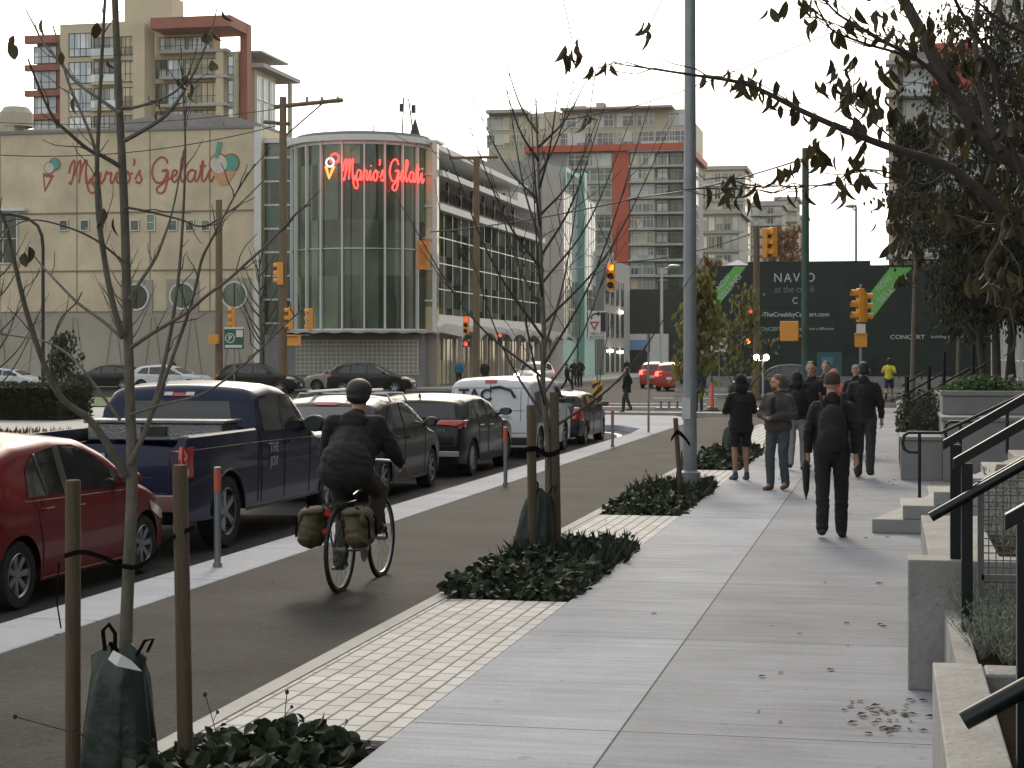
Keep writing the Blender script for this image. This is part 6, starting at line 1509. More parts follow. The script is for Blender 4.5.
for px, py in ((8, 42), (14, 35), (43, 18), (97, 22), (107, 60), (62, 52), (212, 28), (205, 32), (222, 10), (160, 100), (158, 112), (190, 82), (189, 92), (1, 250), (25, 252), (29, 246), (100, 213), (104, 208), (114, 218), (186, 75), (178, 78), (211, 60), (75, 96)):
    Z = ZT+rg.uniform(-.3, .3); q = W(px, Z); leaf(mb, (q.x, q.y, H(py, Z)), (rg.uniform(-.4, .5), rg.uniform(-.3, .3), -1), rg.uniform(.055, .095), .55, .5, .8, rg)
wpart(mb, 'foliage', LF['near'], t)
stake('left stake beside the foreground sapling, dark and blunt topped', 73, 480, ZT+.1); stake('right stake beside the foreground sapling, slightly taller', 186, 465, ZT-.05, px1=180)
bag('large dark green watering bag slumped at the foot of the foreground sapling', 121, ZT-.02, .18, .585, rg)
p = W(136, ZT-.2); t2 = bpy.data.objects['watering_bag']
mb = MB(); mb.add([(.02, -.13, .60), (.11, -.14, .56), (.16, -.13, .51), (.05, -.16, .535), (.07, -.15, .585)], [(0, 4, 3), (4, 1, 3), (1, 2, 3)]); mb.add([(.02, -.128, .60), (.05, -.158, .535), (.0, -.14, .56)], [(0, 1, 2)])
mb.build('care_label', M('white_label', (.6, .6, .6), .35, var=0), t2)
def strapp(lab, pts, Z, r=.011):
    P = [];
    for px, py in pts: q = W(px, Z); P.append((q.x, q.y, H(py, Z)))
    mb = MB()
    Q = catmull(P, 4)
    for i in range(len(Q)-1):
        a, b = Q[i], Q[i+1]; mb.add([a+Vector((0, 0, -r)), b+Vector((0, 0, -r)), b+Vector((0, .004, r)), a+Vector((0, .004, r))], [(0, 1, 2, 3)])
    o = mb.build('tree_strap', MT['strap']); tag(o, lab, 'strap'); m = o.modifiers.new('s', 'SOLIDIFY'); m.thickness = .004
strapp('black webbing strap tying the foreground sapling to both stakes', [(64, 556), (82, 552), (104, 558), (122, 566), (140, 566), (160, 549), (176, 535), (194, 528)], ZT-.08)
mb = MB(); a = W(59, ZT-.1); mb.tube([(a.x, a.y, H(560, ZT)), (a.x-.01, a.y, H(600, ZT)), (a.x+.01, a.y, H(625, ZT))], .004, 4); o = mb.build('loose_strap', MT['strap']); tag(o, 'loose strap end hanging from the left foreground stake', 'strap')
# ---- generic sapling with bare upswept branches ----
def sapling(name, lab, px, Z, ybot, ytop, lean, rg, nb=16, spread=1.0, r0=.035, leaves=None, nl=0, ls=.08, sub=3, zlow=1.5, cluster=None, part_leaves='foliage'):
    p = W(px, Z); zt = H(ytop, Z); t = thing(name, lab, 'tree', (p.x, p.y, -.04)); mb = MB()
    q = W(px+lean, Z); top = Vector((q.x-p.x, q.y-p.y, zt)); P = wiggle((0, 0, 0), top, 8, .02, rg); P[0] = Vector((0, 0, 0))
    mb.tube(P, [r0*(1-.8*i/8) for i in range(9)], 8); mb.build('trunk', MT['bark'], t, smooth=60)
    mb = MB(); tips = []
    for k in range(nb):
        f = zlow/zt+(1-zlow/zt)*(k/nb)*.93; b = Vector((0, 0, 0)).lerp(top, f); a = k*2.4+rg.uniform(-.4, .4); L = spread*(1.25-f)*rg.uniform(.8, 1.3)*1.3
        up = rg.uniform(.8, 1.5); d = Vector((math.cos(a), math.sin(a), up)).normalized()
        m1 = b+d*L*.5+Vector((0, 0, -.03)); e = b+d*L+Vector((0, 0, L*.25)); Q = catmull([b, m1, e], 5)
        mb.tube(Q, [r0*.38*(1-.8*i/(len(Q)-1)) for i in range(len(Q))], 5); tips.append(Q)
        for j in range(sub):
            i = rg.randrange(2, len(Q)-2); dd = (Q[i+1]-Q[i]).normalized()+Vector((rg.uniform(-.9, .9), rg.uniform(-.9, .9), rg.uniform(-.1, .8))); l = L*rg.uniform(.25, .55)
            R_ = wiggle(Q[i], Q[i]+dd.normalized()*l, 4, l*.05, rg); mb.tube(R_, [.004, .004, .003, .003, .002], 4); tips.append(R_)
    mb.build('branches', MT['bark_d'], t, smooth=60)
    if leaves:
        mb = MB()
        for _ in range(nl):
            Q = rg.choice(tips); i = rg.randrange(len(Q)//3, len(Q)); c = Q[i]+Vector((rg.gauss(0, .07), rg.gauss(0, .07), rg.gauss(-.03, .08)))
            leaf(mb, c, (rg.uniform(-.6, .6), rg.uniform(-.6, .6), -1), ls*rg.uniform(.7, 1.3), .55, .4, .5, rg)
        mb.build(part_leaves, leaves, t)
    return t, tips
rg = random.Random(5)
sapling('young_tree', 'bare young tree between two brown stakes beside the green bag, mid picture', 549, 17.0, 556, 92, -12, rg, nb=23, spread=1.75, r0=.038, sub=3, zlow=1.2)
stake('left stake of the mid picture sapling, paler brown', 533, 405, 16.8, .045, px1=531); stake('right stake of the mid picture sapling, dark against its trunk', 557, 392, 17.0, .045, px1=554)
bag('dark green watering bag leaning in the second planting bed', 533, 16.9, .20, .64, rg, .06)
strapp('black strap around the mid picture sapling and its stakes', [(525, 450), (536, 449), (548, 455), (560, 451)], 16.7, .025)
rg = random.Random(9)
sapling('young_tree', 'leafy yellow green sapling close behind the tall lamp post', 683, 26.6, 492, 270, 22, rg, nb=20, spread=.55, r0=.045, leaves=LF['yel'], nl=750, ls=.11, zlow=1.3)
stake('leaning stake tied with black tape left of the lamp post', 681, 418, 24.6, .035, px1=675.5); bag('small green watering bag at the foot of the lamp post sapling', 686, 26.0, .16, .42, rg)
strapp('black tape tied round the leaning stake by the lamp post', [(671, 440), (677, 432), (684, 437), (690, 445)], 24.5, .03)
rg = random.Random(12)
sapling('young_tree', 'leafy sapling in front of the left hoarding by the shivering couple', 738, 35.5, 450, 285, 6, rg, nb=20, spread=.8, r0=.045, leaves=LF['yel'], nl=420, ls=.10, zlow=1.1)
bag('dark green watering bag beside the woman in shorts', 732, 34.5, .2, .55, rg)
# small bare trees against the cream wall, shrub by the hedge
rg = random.Random(21)
sapling('bare_tree', 'bare purplish tree against the wall beside the glass strip', 262, 108, 372, 250, -3, rg, nb=20, spread=2.4, r0=.14, zlow=2.2, sub=5)
sapling('bare_tree', 'bare tree in front of the first round window', 128, 104, 372, 255, -4, rg, nb=18, spread=2.4, r0=.12, zlow=2.5, sub=5)
sapling('shrub_tree', 'small dark leafy shrub tree between the lamp post and the hedge', 62, 58, 410, 330, 0, rg, nb=22, spread=.7, r0=.05, leaves=LF['hedge'], nl=900, ls=.14, zlow=.4)
sapling('bare_tree', 'thin bare tree at the far left edge of the picture', -12, 40, 430, 225, 8, rg, nb=22, spread=1.4, r0=.06, zlow=1.0, sub=4)
# hedge
p0_, p1_ = G(-60, 421), G(57, 421); mb = MB(); rg = random.Random(31)
hx0_, hx1_ = p0_.x, p1_.x; hy = 48.2
mb2 = MB(); mb2.box((hx0_-6, hy+.15, 0), (hx1_-.15, hy+2.2, .95))
t = thing('hedge', 'clipped dark hedge at the far left behind the pavement', 'hedge', (hx1_-3, hy+1, 0)); wpart(mb2, 'branches', M('hedge_core', (.006, .010, .004), .9), t)
for _ in range(9000):
    f = rg.random(); x = rg.uniform(hx0_-4, hx1_); 
    if f < .6: c = (x, hy+rg.uniform(0, .12)+.05, rg.uniform(.05, 1.0)); d = (rg.uniform(-.7, .7), -1, rg.uniform(-.3, .9))
    elif f < .85: c = (x, hy+rg.uniform(0, 2.2), rg.uniform(.93, 1.05)); d = (rg.uniform(-.7, .7), rg.uniform(-.7, .7), 1)
    else: c = (hx1_-rg.uniform(0, .15), hy+rg.uniform(0, 2.2), rg.uniform(.05, 1.0)); d = (1, rg.uniform(-.7, .7), rg.uniform(-.3, .9))
    leaf4(mb, c, d, rg.uniform(.07, .13), .55, rg)
wpart(mb, 'foliage', LF['hedge'], t)
# autumn trees above the hoarding
rg = random.Random(41)
for px, Z, yt, lab in ((785, 165, 228, 'russet autumn tree showing above the middle hoarding'), (712, 150, 262, 'small brown autumn tree above the left hoarding edge')):
    sapling('autumn_tree', lab, px, Z, 380, yt, 0, rg, nb=26, spread=3.6 if px > 750 else 2.2, r0=.2, leaves=LF['autumn'], nl=1600, ls=.42, zlow=4.0, sub=5)
# ---- dense tree at the right, growing from the upper planter ----
rg = random.Random(51); Z = 34; p = W(998, Z)
t = thing('leafy_tree', 'dense dark leafy tree with several thin trunks growing from the raised planter', 'tree', (p.x, p.y, 1.26))
mb = MB(); tips = []
crown_c = W(968, Z); 
for px, tx, r in ((985, 950, .07), (997, 985, .085), (1008, 1030, .08), (1014, 1000, .06)):
    a = W(px, Z+rg.uniform(-1, 1)); b = W(tx, Z+rg.uniform(-1, 1)); P = [Vector((a.x, a.y, 1.26)), Vector((a.x*.7+b.x*.3, a.y, 3.0)), Vector(((a.x+b.x)/2, b.y, 4.6)), Vector((b.x, b.y, 8.2))]
    Q = catmull(P, 6); mb.tube(Q, [r*(1-.8*i/(len(Q)-1)) for i in range(len(Q))], 8); tips.append(Q)
wpart(mb, 'trunk', MT['bark_d'], t, smooth=60)
mb = MB(); tw = []
for Q in list(tips):
    for i in range(5, len(Q)):
        for k in range(5):
            a = rg.uniform(0, 6.28); L = rg.uniform(.7, 1.9)*(1.0 if i > 6 else .7); d = Vector((math.cos(a), math.sin(a), rg.uniform(-.35, .7))).normalized()
            P = wiggle(Q[i], Q[i]+d*L+Vector((0, 0, rg.uniform(-.5, .1))), 6, L*.05, rg); mb.tube(P, [.018, .015, .012, .010, .008, .006, .004], 5); tw.append(P)
            for j in range(4):
                m_ = rg.randrange(1, 6); dd = Vector((rg.uniform(-1, 1), rg.uniform(-1, 1), rg.uniform(-.6, .5))).normalized(); l = rg.uniform(.25, .7); S = wiggle(P[m_], P[m_]+dd*l, 3, .03, rg); mb.tube(S, [.006, .005, .004, .003], 4); tw.append(S)
wpart(mb, 'branches', MT['bark_d'], t)
mb = MB(); L0 = t.location
def inpic(c):
    dd = depth(c.x, c.y); return HX+F*(CT*c.x+ST*c.y)/dd, HY-(c.z-CH)*F/dd
n = 0
for _ in range(24000):
    P = rg.choice(tw); i = rg.randrange(1, len(P)); c = P[i]+Vector((rg.gauss(0, .13), rg.gauss(0, .13), rg.gauss(-.08, .13)))
    if c.z < 2.5+.4*math.sin(c.x*5+c.y*3): continue
    clump = math.sin(c.x*3.1+1)*math.sin(c.y*2.7)*math.sin(c.z*2.3+.5)
    if rg.random() > .42+.5*clump+(.25 if c.z < 5.5 else 0): continue
    leaf4(mb, c, (rg.uniform(-.6, .6), rg.uniform(-.6, .6), -1), rg.uniform(.08, .15), .55, rg); n += 1
wpart(mb, 'foliage', LF['dense'], t)
# hanging ivy like tree further back against the tower edge
rg = random.Random(61)
sapling('slender_tree', 'slender dark tree rising in front of the tall tower edge at right', 912, 60, 400, 120, 6, rg, nb=40, spread=1.5, r0=.1, leaves=LF['dense'], nl=2600, ls=.17, zlow=5.2, sub=5)
sapling('slender_tree', 'second slender dark tree between the hoarding and the leafy tree', 958, 56, 400, 200, 3, rg, nb=30, spread=1.2, r0=.09, leaves=LF['dense'], nl=1800, ls=.17, zlow=2.2, sub=5)
# ---- near tree reaching in from the right ----
rg = random.Random(71); ZN = 10.0; p = W(1120, ZN)
t = thing('overhanging_tree', 'near tree reaching in from the right edge with long twigs of drooping leaves', 'tree', (p.x, p.y, .38))
mb = MB(); q0 = Vector((p.x, p.y, .38)); mb.tube(catmull([q0, q0+Vector((0, 0, 1.2)), q0+Vector((-.05, 0, 2.4)), q0+Vector((.1, .1, 4.2))], 5), [.10-.003*i for i in range(16)], 12); wpart(mb, 'trunk', MT['bark_d'], t, smooth=60)
nb_ = [([(1122, 320), (1080, 235), (1040, 178), (1012, 160), (985, 140), (962, 108), (945, 78), (928, 45), (912, 15), (895, -15)], .060, .030, .5),
 ([(1122, 350), (1060, 290), (1020, 232), (985, 195), (945, 165), (905, 152), (875, 142), (840, 128), (800, 110), (765, 92), (738, 82), (700, 76), (660, 70), (618, 64)], .034, .0035, -.6),
 ([(960, 105), (930, 70), (905, 52), (880, 40), (858, 26), (838, 14), (820, -5)], .016, .005, -.4), ([(915, 60), (895, 52), (870, 45), (850, 38), (832, 30), (820, 12), (810, -8)], .010, .004, -.5),
 ([(950, 170), (925, 185), (900, 176), (875, 170), (850, 172), (832, 184), (800, 186), (770, 186), (730, 190)], .007, .0025, -.5),
 ([(1000, 152), (985, 110), (978, 70), (975, 30), (980, -15)], .022, .012, .6), ([(1030, 200), (1005, 120), (990, 60), (960, 10), (950, -15)], .016, .008, -.5),
 ([(1060, 250), (1010, 215), (1000, 240), (985, 270), (1000, 300)], .012, .004, -.8), ([(1060, 110), (1030, 60), (1020, 20), (1010, -15)], .02, .01, .3),
 ([(1070, 210), (1030, 215), (990, 225), (950, 215), (920, 225), (895, 240)], .012, .004, .6), ([(1080, 60), (1040, 40), (1000, 20), (970, -5)], .014, .006, -.3),
 ([(905, 150), (880, 128), (860, 112), (848, 96)], .006, .003, .3), ([(640, 5), (652, -12)], .004, .003, 0)]
e = traced(t, nb_[:-1], ZN, MT['bark_d'], t, 'branches')
mb = MB(); tips = side_twigs(e, mb, rg, .55, (.12, .5), .004, 3, .3)
for px0, py0, px1, py1 in ((572, 40, 560, -12), (590, 112, 596, 70), (608, 66, 618, 64), (652, 22, 668, -10), (735, 178, 760, 186), (596, 70, 618, 64)):
    a, b = W(px0, ZN-.6), W(px1, ZN-.6); mb.tube([(a.x, a.y, H(py0, ZN-.6)), ((a.x+b.x)/2, (a.y+b.y)/2, H((py0+py1)/2-3, ZN-.6)), (b.x, b.y, H(py1, ZN-.6))], .003, 4)
wpart(mb, 'twigs', MT['bark_d'], t)
mb = MB()
spots = [(570, 48, 8, 7), (565, 62, 2, 4), (588, 116, 4, 5), (608, 68, 3, 4), (652, 26, 5, 8), (735, 184, 7, 14), (724, 184, 3, 4), (706, 190, 2, 4), (768, 8, 2, 3), (787, 5, 2, 3), (802, 2, 3, 4), (750, 72, 3, 6), (760, 86, 3, 6), (745, 88, 2, 4), (765, 105, 2, 4), (778, 104, 2, 5), (792, 95, 2, 4), (838, 32, 4, 7), (850, 24, 4, 6), (828, 62, 2, 5), (852, 62, 3, 5), (823, 82, 4, 6), (838, 78, 5, 8), (848, 92, 6, 9), (860, 84, 6, 9), (866, 104, 6, 8), (876, 96, 6, 9), (842, 108, 3, 6), (858, 120, 4, 6), (882, 70, 6, 9), (895, 110, 6, 8), (816, 146, 8, 9), (826, 156, 6, 8), (800, 160, 3, 5), (788, 168, 4, 6), (776, 172, 3, 5), (868, 178, 4, 7), (850, 158, 3, 5), (862, 154, 3, 5), (842, 188, 2, 5), (893, 36, 5, 8), (880, 14, 4, 8), (905, 60, 6, 10), (918, 40, 5, 9), (935, 90, 6, 10), (930, 25, 5, 8), (950, 50, 7, 12), (965, 20, 5, 10), (985, 60, 6, 12), (1005, 30, 6, 12), (1010, 75, 6, 12), (958, 130, 6, 12), (925, 120, 7, 12), (905, 170, 8, 14), (930, 200, 9, 16), (960, 215, 9, 16), (990, 250, 8, 16), (1010, 275, 10, 18), (1015, 300, 7, 12), (900, 230, 6, 12), (910, 250, 7, 12), (985, 175, 6, 12), (1015, 195, 6, 12), (1005, 125, 6, 12), (890, 205, 6, 10), (905, 280, 6, 10)]
for px, py, nn_, sp in spots:
    Z = ZN+rg.uniform(-.5, .3)
    for k in range(nn_):
        q = W(px+rg.gauss(0, sp*.55), Z+rg.gauss(0, .1)); leaf(mb, (q.x, q.y, H(py+rg.gauss(-3, sp*.5), Z)), (rg.uniform(-.5, .5), rg.uniform(-.4, .4), -1), rg.uniform(.075, .13), .42, .7, .9, rg)
for P in tips:
    if rg.random() < .75:
        for k in range(rg.randrange(1, 4)): leaf(mb, P[-1-rg.randrange(0, 3)], (rg.uniform(-.5, .5), rg.uniform(-.4, .4), -1), rg.uniform(.07, .12), .42, .6, .8, rg)
wpart(mb, 'foliage', LF['near'], t)
# ---- ground cover in the planting beds ----
def cover(lab, x0, x1, y0, y1, n, h, ls, m, rg, grass=0, spiky=False, zb=-.04, name='ground_cover', kind='stuff', cat='plants'):
    mb = MB()
    for _ in range(n):
        x = rg.uniform(x0, x1); y = rg.uniform(y0, y1); bump = .55+.45*math.sin(x*5.1+y*2.3)*math.sin(y*3.7-x*2)
        edge = min(1, (x-x0)/.15+.35, (x1-x)/.15+.35)
        z = zb+h*rg.uniform(.15, 1)*bump*edge
        if spiky: leaf4(mb, (x, y, z*.3), (rg.gauss(0, .25), rg.gauss(0, .25), 1), h*rg.uniform(.5, 1.0), .08, rg)
        else: leaf(mb, (x, y, z), (rg.uniform(-1, 1), rg.uniform(-1, 1), rg.uniform(-.3, .6)), ls*rg.uniform(.6, 1.35), .75, .3, .4, rg)
    for _ in range(grass):
        x = rg.uniform(x0, x1); y = rg.uniform(y0+(y1-y0)*.5, y1); leaf4(mb, (x, y, zb), (rg.gauss(0, .35), rg.gauss(0, .35), 1), rg.uniform(.14, .28), .03, rg)
    o = mb.build(name, m); tag(o, lab, cat, kind=kind); return o
rg = random.Random(81)
cover('low leafy ground cover in the bed at the bottom edge', XP+.05, XS-.06, 5.2, 8.4, 2300, .20, .085, LF['cover'], rg)
cover('low leafy ground cover in the bed around the mid picture stakes', XP-.08, XS+.02, 13.75, 17.5, 3000, .25, .075, LF['cover'], rg, 700)
cover('low ground cover in the bed at the lamp post foot', XP-.02, XS, 21.3, 26.1, 2200, .22, .08, LF['cover'], rg, 500)
cover('low ground cover in the farthest planting bed', XP-.02, XS, 29.9, 35.9, 1500, .24, .10, LF['cover'], rg, 300)
cover('silvery lavender filling the bed behind the lowest concrete wall', .45, 2.3, 8.6, 10.4, 5200, .34, .05, LF['lav'], rg, spiky=True, zb=.44, name='lavender', cat='lavender') if False else None
mb = MB()
for _ in range(230):
    x, y = rg.uniform(.40, 2.2), rg.uniform(8.7, 10.35)
    for k in range(16):
        d = Vector((rg.gauss(0, .45), rg.gauss(0, .45), 1)).normalized(); l = rg.uniform(.10, .30); a = Vector((x, y, .44))
        mb.tube([a, a+d*l], [.0016, .001], 3, caps=False)
        for j in range(9): leaf4(mb, a+d*l*(.2+.09*j), (rg.uniform(-1, 1), rg.uniform(-1, 1), .8), rg.uniform(.018, .035), .22, rg)
o = mb.build('lavender', LF['lav']); tag(o, 'silvery lavender filling the bed in front of the tall concrete end wall', 'lavender', kind='stuff')
mb = MB()
for _ in range(2400):
    x, y = rg.uniform(.65, 2.4), rg.uniform(10.8, 13.3); leaf4(mb, (x, y, .6+rg.uniform(0, .5)), (rg.uniform(-1, 1), rg.uniform(-1, 1), 1), rg.uniform(.03, .06), .3, rg)
o = mb.build('lavender', LF['lav']); tag(o, 'grey green bushy herbs behind the wire mesh panel', 'plants', kind='stuff')
# bush between the far rails and the grey blocks, planter top plants
mb = MB(); t = thing('bush', 'twiggy dark green bush between the looped rail and the far stair rails', 'bush', (.5, 31, .55))
for _ in range(60):
    a = Vector((rg.uniform(.2, .85), rg.uniform(29.8, 33), .55)); mb.tube(wiggle(a, a+Vector((rg.gauss(0, .12), rg.gauss(0, .12), rg.uniform(.35, .8))), 3, .03, rg), [.006, .005, .004, .002], 4)
wpart(mb, 'branches', MT['bark_d'], t); mb = MB()
for _ in range(2600): leaf4(mb, (rg.uniform(.12, .9), rg.uniform(29.7, 33.2), .58+abs(rg.gauss(.22, .2))), (rg.uniform(-1, 1), rg.uniform(-1, 1), rg.uniform(-.5, 1)), rg.uniform(.04, .08), .5, rg)
wpart(mb, 'foliage', LF['cover'], t)
mb = MB(); t = thing('bush', 'bright green low bush on top of the stepped planter', 'bush', (1.5, 29.8, 1.3))
for _ in range(2200):
    a, b = rg.gauss(0, .30), rg.uniform(0, 1); leaf4(mb, (1.45+a, 29.8+rg.gauss(0, .3), 1.3+.26*b*math.exp(-a*a*3)), (rg.uniform(-1, 1), rg.uniform(-1, 1), rg.uniform(-.2, 1)), rg.uniform(.05, .09), .5, rg)
wpart(mb, 'foliage', leafmat('bright_bush_leaf', (.03, .07, .02), (.08, .14, .04), .5, .2), t)
cover('grey ground cover along the back of the raised planter', 1.9, 4.1, 29.2, 33, 1800, .25, .07, LF['lav'], rg, zb=1.3)
cover('low planting along the far sidewalk edge', .48, 3.0, 36.2, 59, 3500, .5, .12, LF['cover'], rg, zb=.4)
cover('grass tufts along the far boulevard edge', -24, -19.1, 30, 40, 2600, .22, .1, LF['cover'], rg, spiky=True, zb=0)
# dried flower stalks
sk = M('dry_stalk', (.05, .035, .025), .9)
for k, (px, py0, px1, py1, Z) in enumerate(((225, 720, 205, 690, 8.0), (190, 745, 15, 712, 8.0), (282, 728, 287, 688, 8.3), (636, 480, 646, 470, 22), (195, 720, 126, 725, 7.9))):
    a = W(px, Z); b = W(px1, Z-.1); z0 = .0; z1_ = H(py1, Z); mb = MB(); P = catmull([(a.x, a.y, z0), ((a.x+b.x)/2, (a.y+b.y)/2, (z0+z1_)*.6), (b.x, b.y, z1_)], 5); mb.tube(P, .0022, 4); mb.sphere(P[-1], (.010, .010, .012), 8, 6)
    mb.sphere(P[-4]+Vector((.03, 0, .01)), (.008, .008, .009), 8, 6); mb.tube([P[-5], P[-4]+Vector((.03, 0, .01))], .0018, 4)
    o = mb.build('dry_flower', sk); tag(o, ['dry seed head stalk right of the second foreground stake', 'dry seed head stalk far left at the lower edge', 'upright dry seed head beside the first pavers', 'tiny dry stalk at the lamp post bed', 'short dry seed head just left of the green bag'][k], 'dry flower')
# =============================== PEOPLE ===============================
def cap(mb, a, b, ra, rb, n=12):
    """closed tapered capsule between two joints"""
    a, b = Vector(a), Vector(b); t = (b-a); L = t.length
    if L < 1e-5: t = Vector((0, 0, 1)); L = 1e-5
    t.normalize(); ref = Vector((0, 0, 1)) if abs(t.z) < .9 else Vector((1, 0, 0)); u = t.cross(ref).normalized(); v = t.cross(u)
    rings = []
    for k in range(1, 5): an = math.pi/2*k/4; rings.append((a-t*ra*math.cos(an), ra*math.sin(an)))
    for k in range(0, 4): an = math.pi/2*k/4; rings.append((b+t*rb*math.sin(an), rb*math.cos(an)))
    vs = [a-t*ra]; 
    for c, r in rings: vs += [c+(u*math.cos(2*math.pi*j/n)+v*math.sin(2*math.pi*j/n))*r for j in range(n)]
    vs.append(b+t*rb); m = len(rings); fs = [(0, 1+(j+1) % n, 1+j) for j in range(n)]
    for i in range(m-1): fs += [(1+i*n+j, 1+i*n+(j+1) % n, 1+(i+1)*n+(j+1) % n, 1+(i+1)*n+j) for j in range(n)]
    e = len(vs)-1; fs += [(e, 1+(m-1)*n+j, 1+(m-1)*n+(j+1) % n) for j in range(n)]
    mb.add(vs, fs)
def ell3(mb, c, r, rot=None, seg=16, rings=10):
    Mx = Matrix.Translation(c) @ (rot or Matrix.Identity(4)); vs = []; fs = []
    for i in range(rings+1):
        ph = math.pi*i/rings
        if i in (0, rings): vs.append((0, 0, r[2]*math.cos(ph))); continue
        for k in range(seg): an = 2*math.pi*k/seg; vs.append((r[0]*math.sin(ph)*math.cos(an), r[1]*math.sin(ph)*math.sin(an), r[2]*math.cos(ph)))
    for k in range(seg): fs.append((0, 1+k, 1+(k+1) % seg))
    for i in range(rings-2):
        for k in range(seg): a = 1+i*seg; fs.append((a+k, a+seg+k, a+seg+(k+1) % seg, a+(k+1) % seg))
    e = len(vs)-1; a = 1+(rings-2)*seg
    for k in range(seg): fs.append((e, a+(k+1) % seg, a+k))
    mb.add(vs, fs, 0, Mx)
WB_O = [None]; SPENT = []
import numpy as np
def blend(mb, name, mat, parent, vox, it=3, wr=0, hem=None):
    """grow one continuous skin over the overlapping volumes"""
    me = bpy.data.meshes.new('t'); me.from_pydata([tuple(v) for v in mb.v], [], mb.f)
    o = WB_O[0]
    if o is None:
        o = WB_O[0] = bpy.data.objects.new('t', me); m = o.modifiers.new('r', 'REMESH'); m.mode = 'VOXEL'; o.modifiers.new('s', 'SMOOTH').factor = .5
    o.data = me; o.modifiers['r'].voxel_size = vox; o.modifiers['s'].iterations = it; SPENT.append(me)
    r = bake(o)
    if wr:                                        # cloth creases
        n_ = len(r.vertices); co = np.empty(n_*3); nm = np.empty(n_*3); r.vertices.foreach_get('co', co); r.vertices.foreach_get('normal', nm)
        co = co.reshape(-1, 3); nm = nm.reshape(-1, 3); x, y, z = co.T
        k = np.sin(x*21+2.2*np.sin(z*17+y*9)+z*31)*np.sin(y*19+1.7*np.sin(x*13-z*11)+z*23)+.5*np.sin(x*47+z*61+2*np.sin(y*31))*np.sin(y*43-z*52+1.5*np.sin(x*29))
        co = co+nm*(k*wr*.8)[:, None]; r.vertices.foreach_set('co', co.ravel()); r.update()
    if hem is not None:
        bm = bmesh.new(); bm.from_mesh(r); bmesh.ops.bisect_plane(bm, geom=bm.verts[:]+bm.edges[:]+bm.faces[:], plane_co=(0, 0, hem), plane_no=(0, 0, -1), clear_outer=True); bm.to_mesh(r); bm.free()
    r.name = name; r.materials.clear(); r.materials.append(mat); r.shade_smooth()
    q = bpy.data.objects.new(name, r); COL.objects.link(q); q.parent = parent; return q
SK = M('skin', (.42, .24, .17), .55, var=.05); SKD = M('tanned_skin', (.30, .16, .11), .55, var=.05)
def cloth(n, c, v=.2): return M(n, c, .85, var=v, vs=9, bump=.25, bs=35)
C = dict(black=cloth('black_cloth', (.008, .008, .0095)), black2=cloth('soft_black_cloth', (.012, .012, .014)), grey=cloth('grey_brown_cloth', (.045, .041, .038)), jeans=cloth('faded_denim', (.050, .062, .072), .35), char=cloth('charcoal_trousers', (.026, .026, .030)),
 yel=cloth('yellow_shirt', (.62, .58, .05)), navy=cloth('navy_shorts', (.03, .045, .11)), pink=cloth('coral_jacket', (.60, .14, .12)), pale=cloth('pale_trousers', (.22, .22, .23)), blue=cloth('teal_blue_jacket', (.02, .13, .22)), blue2=cloth('blue_sleeve', (.03, .06, .22)),
 hair=M('dark_hair', (.018, .012, .009), .6, var=.4, vs=40), hairb=M('short_sandy_hair', (.10, .062, .04), .7, var=.3, vs=40), grey_cap=cloth('grey_cap', (.22, .22, .21)), beanie=cloth('dark_red_beanie', (.05, .03, .03)), olive=cloth('olive_canvas', (.085, .068, .035), .3), tan=M('tan_boot', (.12, .075, .04), .8, var=.2), shoe=M('dark_shoe', (.015, .015, .016), .6), blueshoe=M('blue_shoe', (.03, .05, .10), .6), brown=cloth('brown_trousers', (.04, .032, .024)))
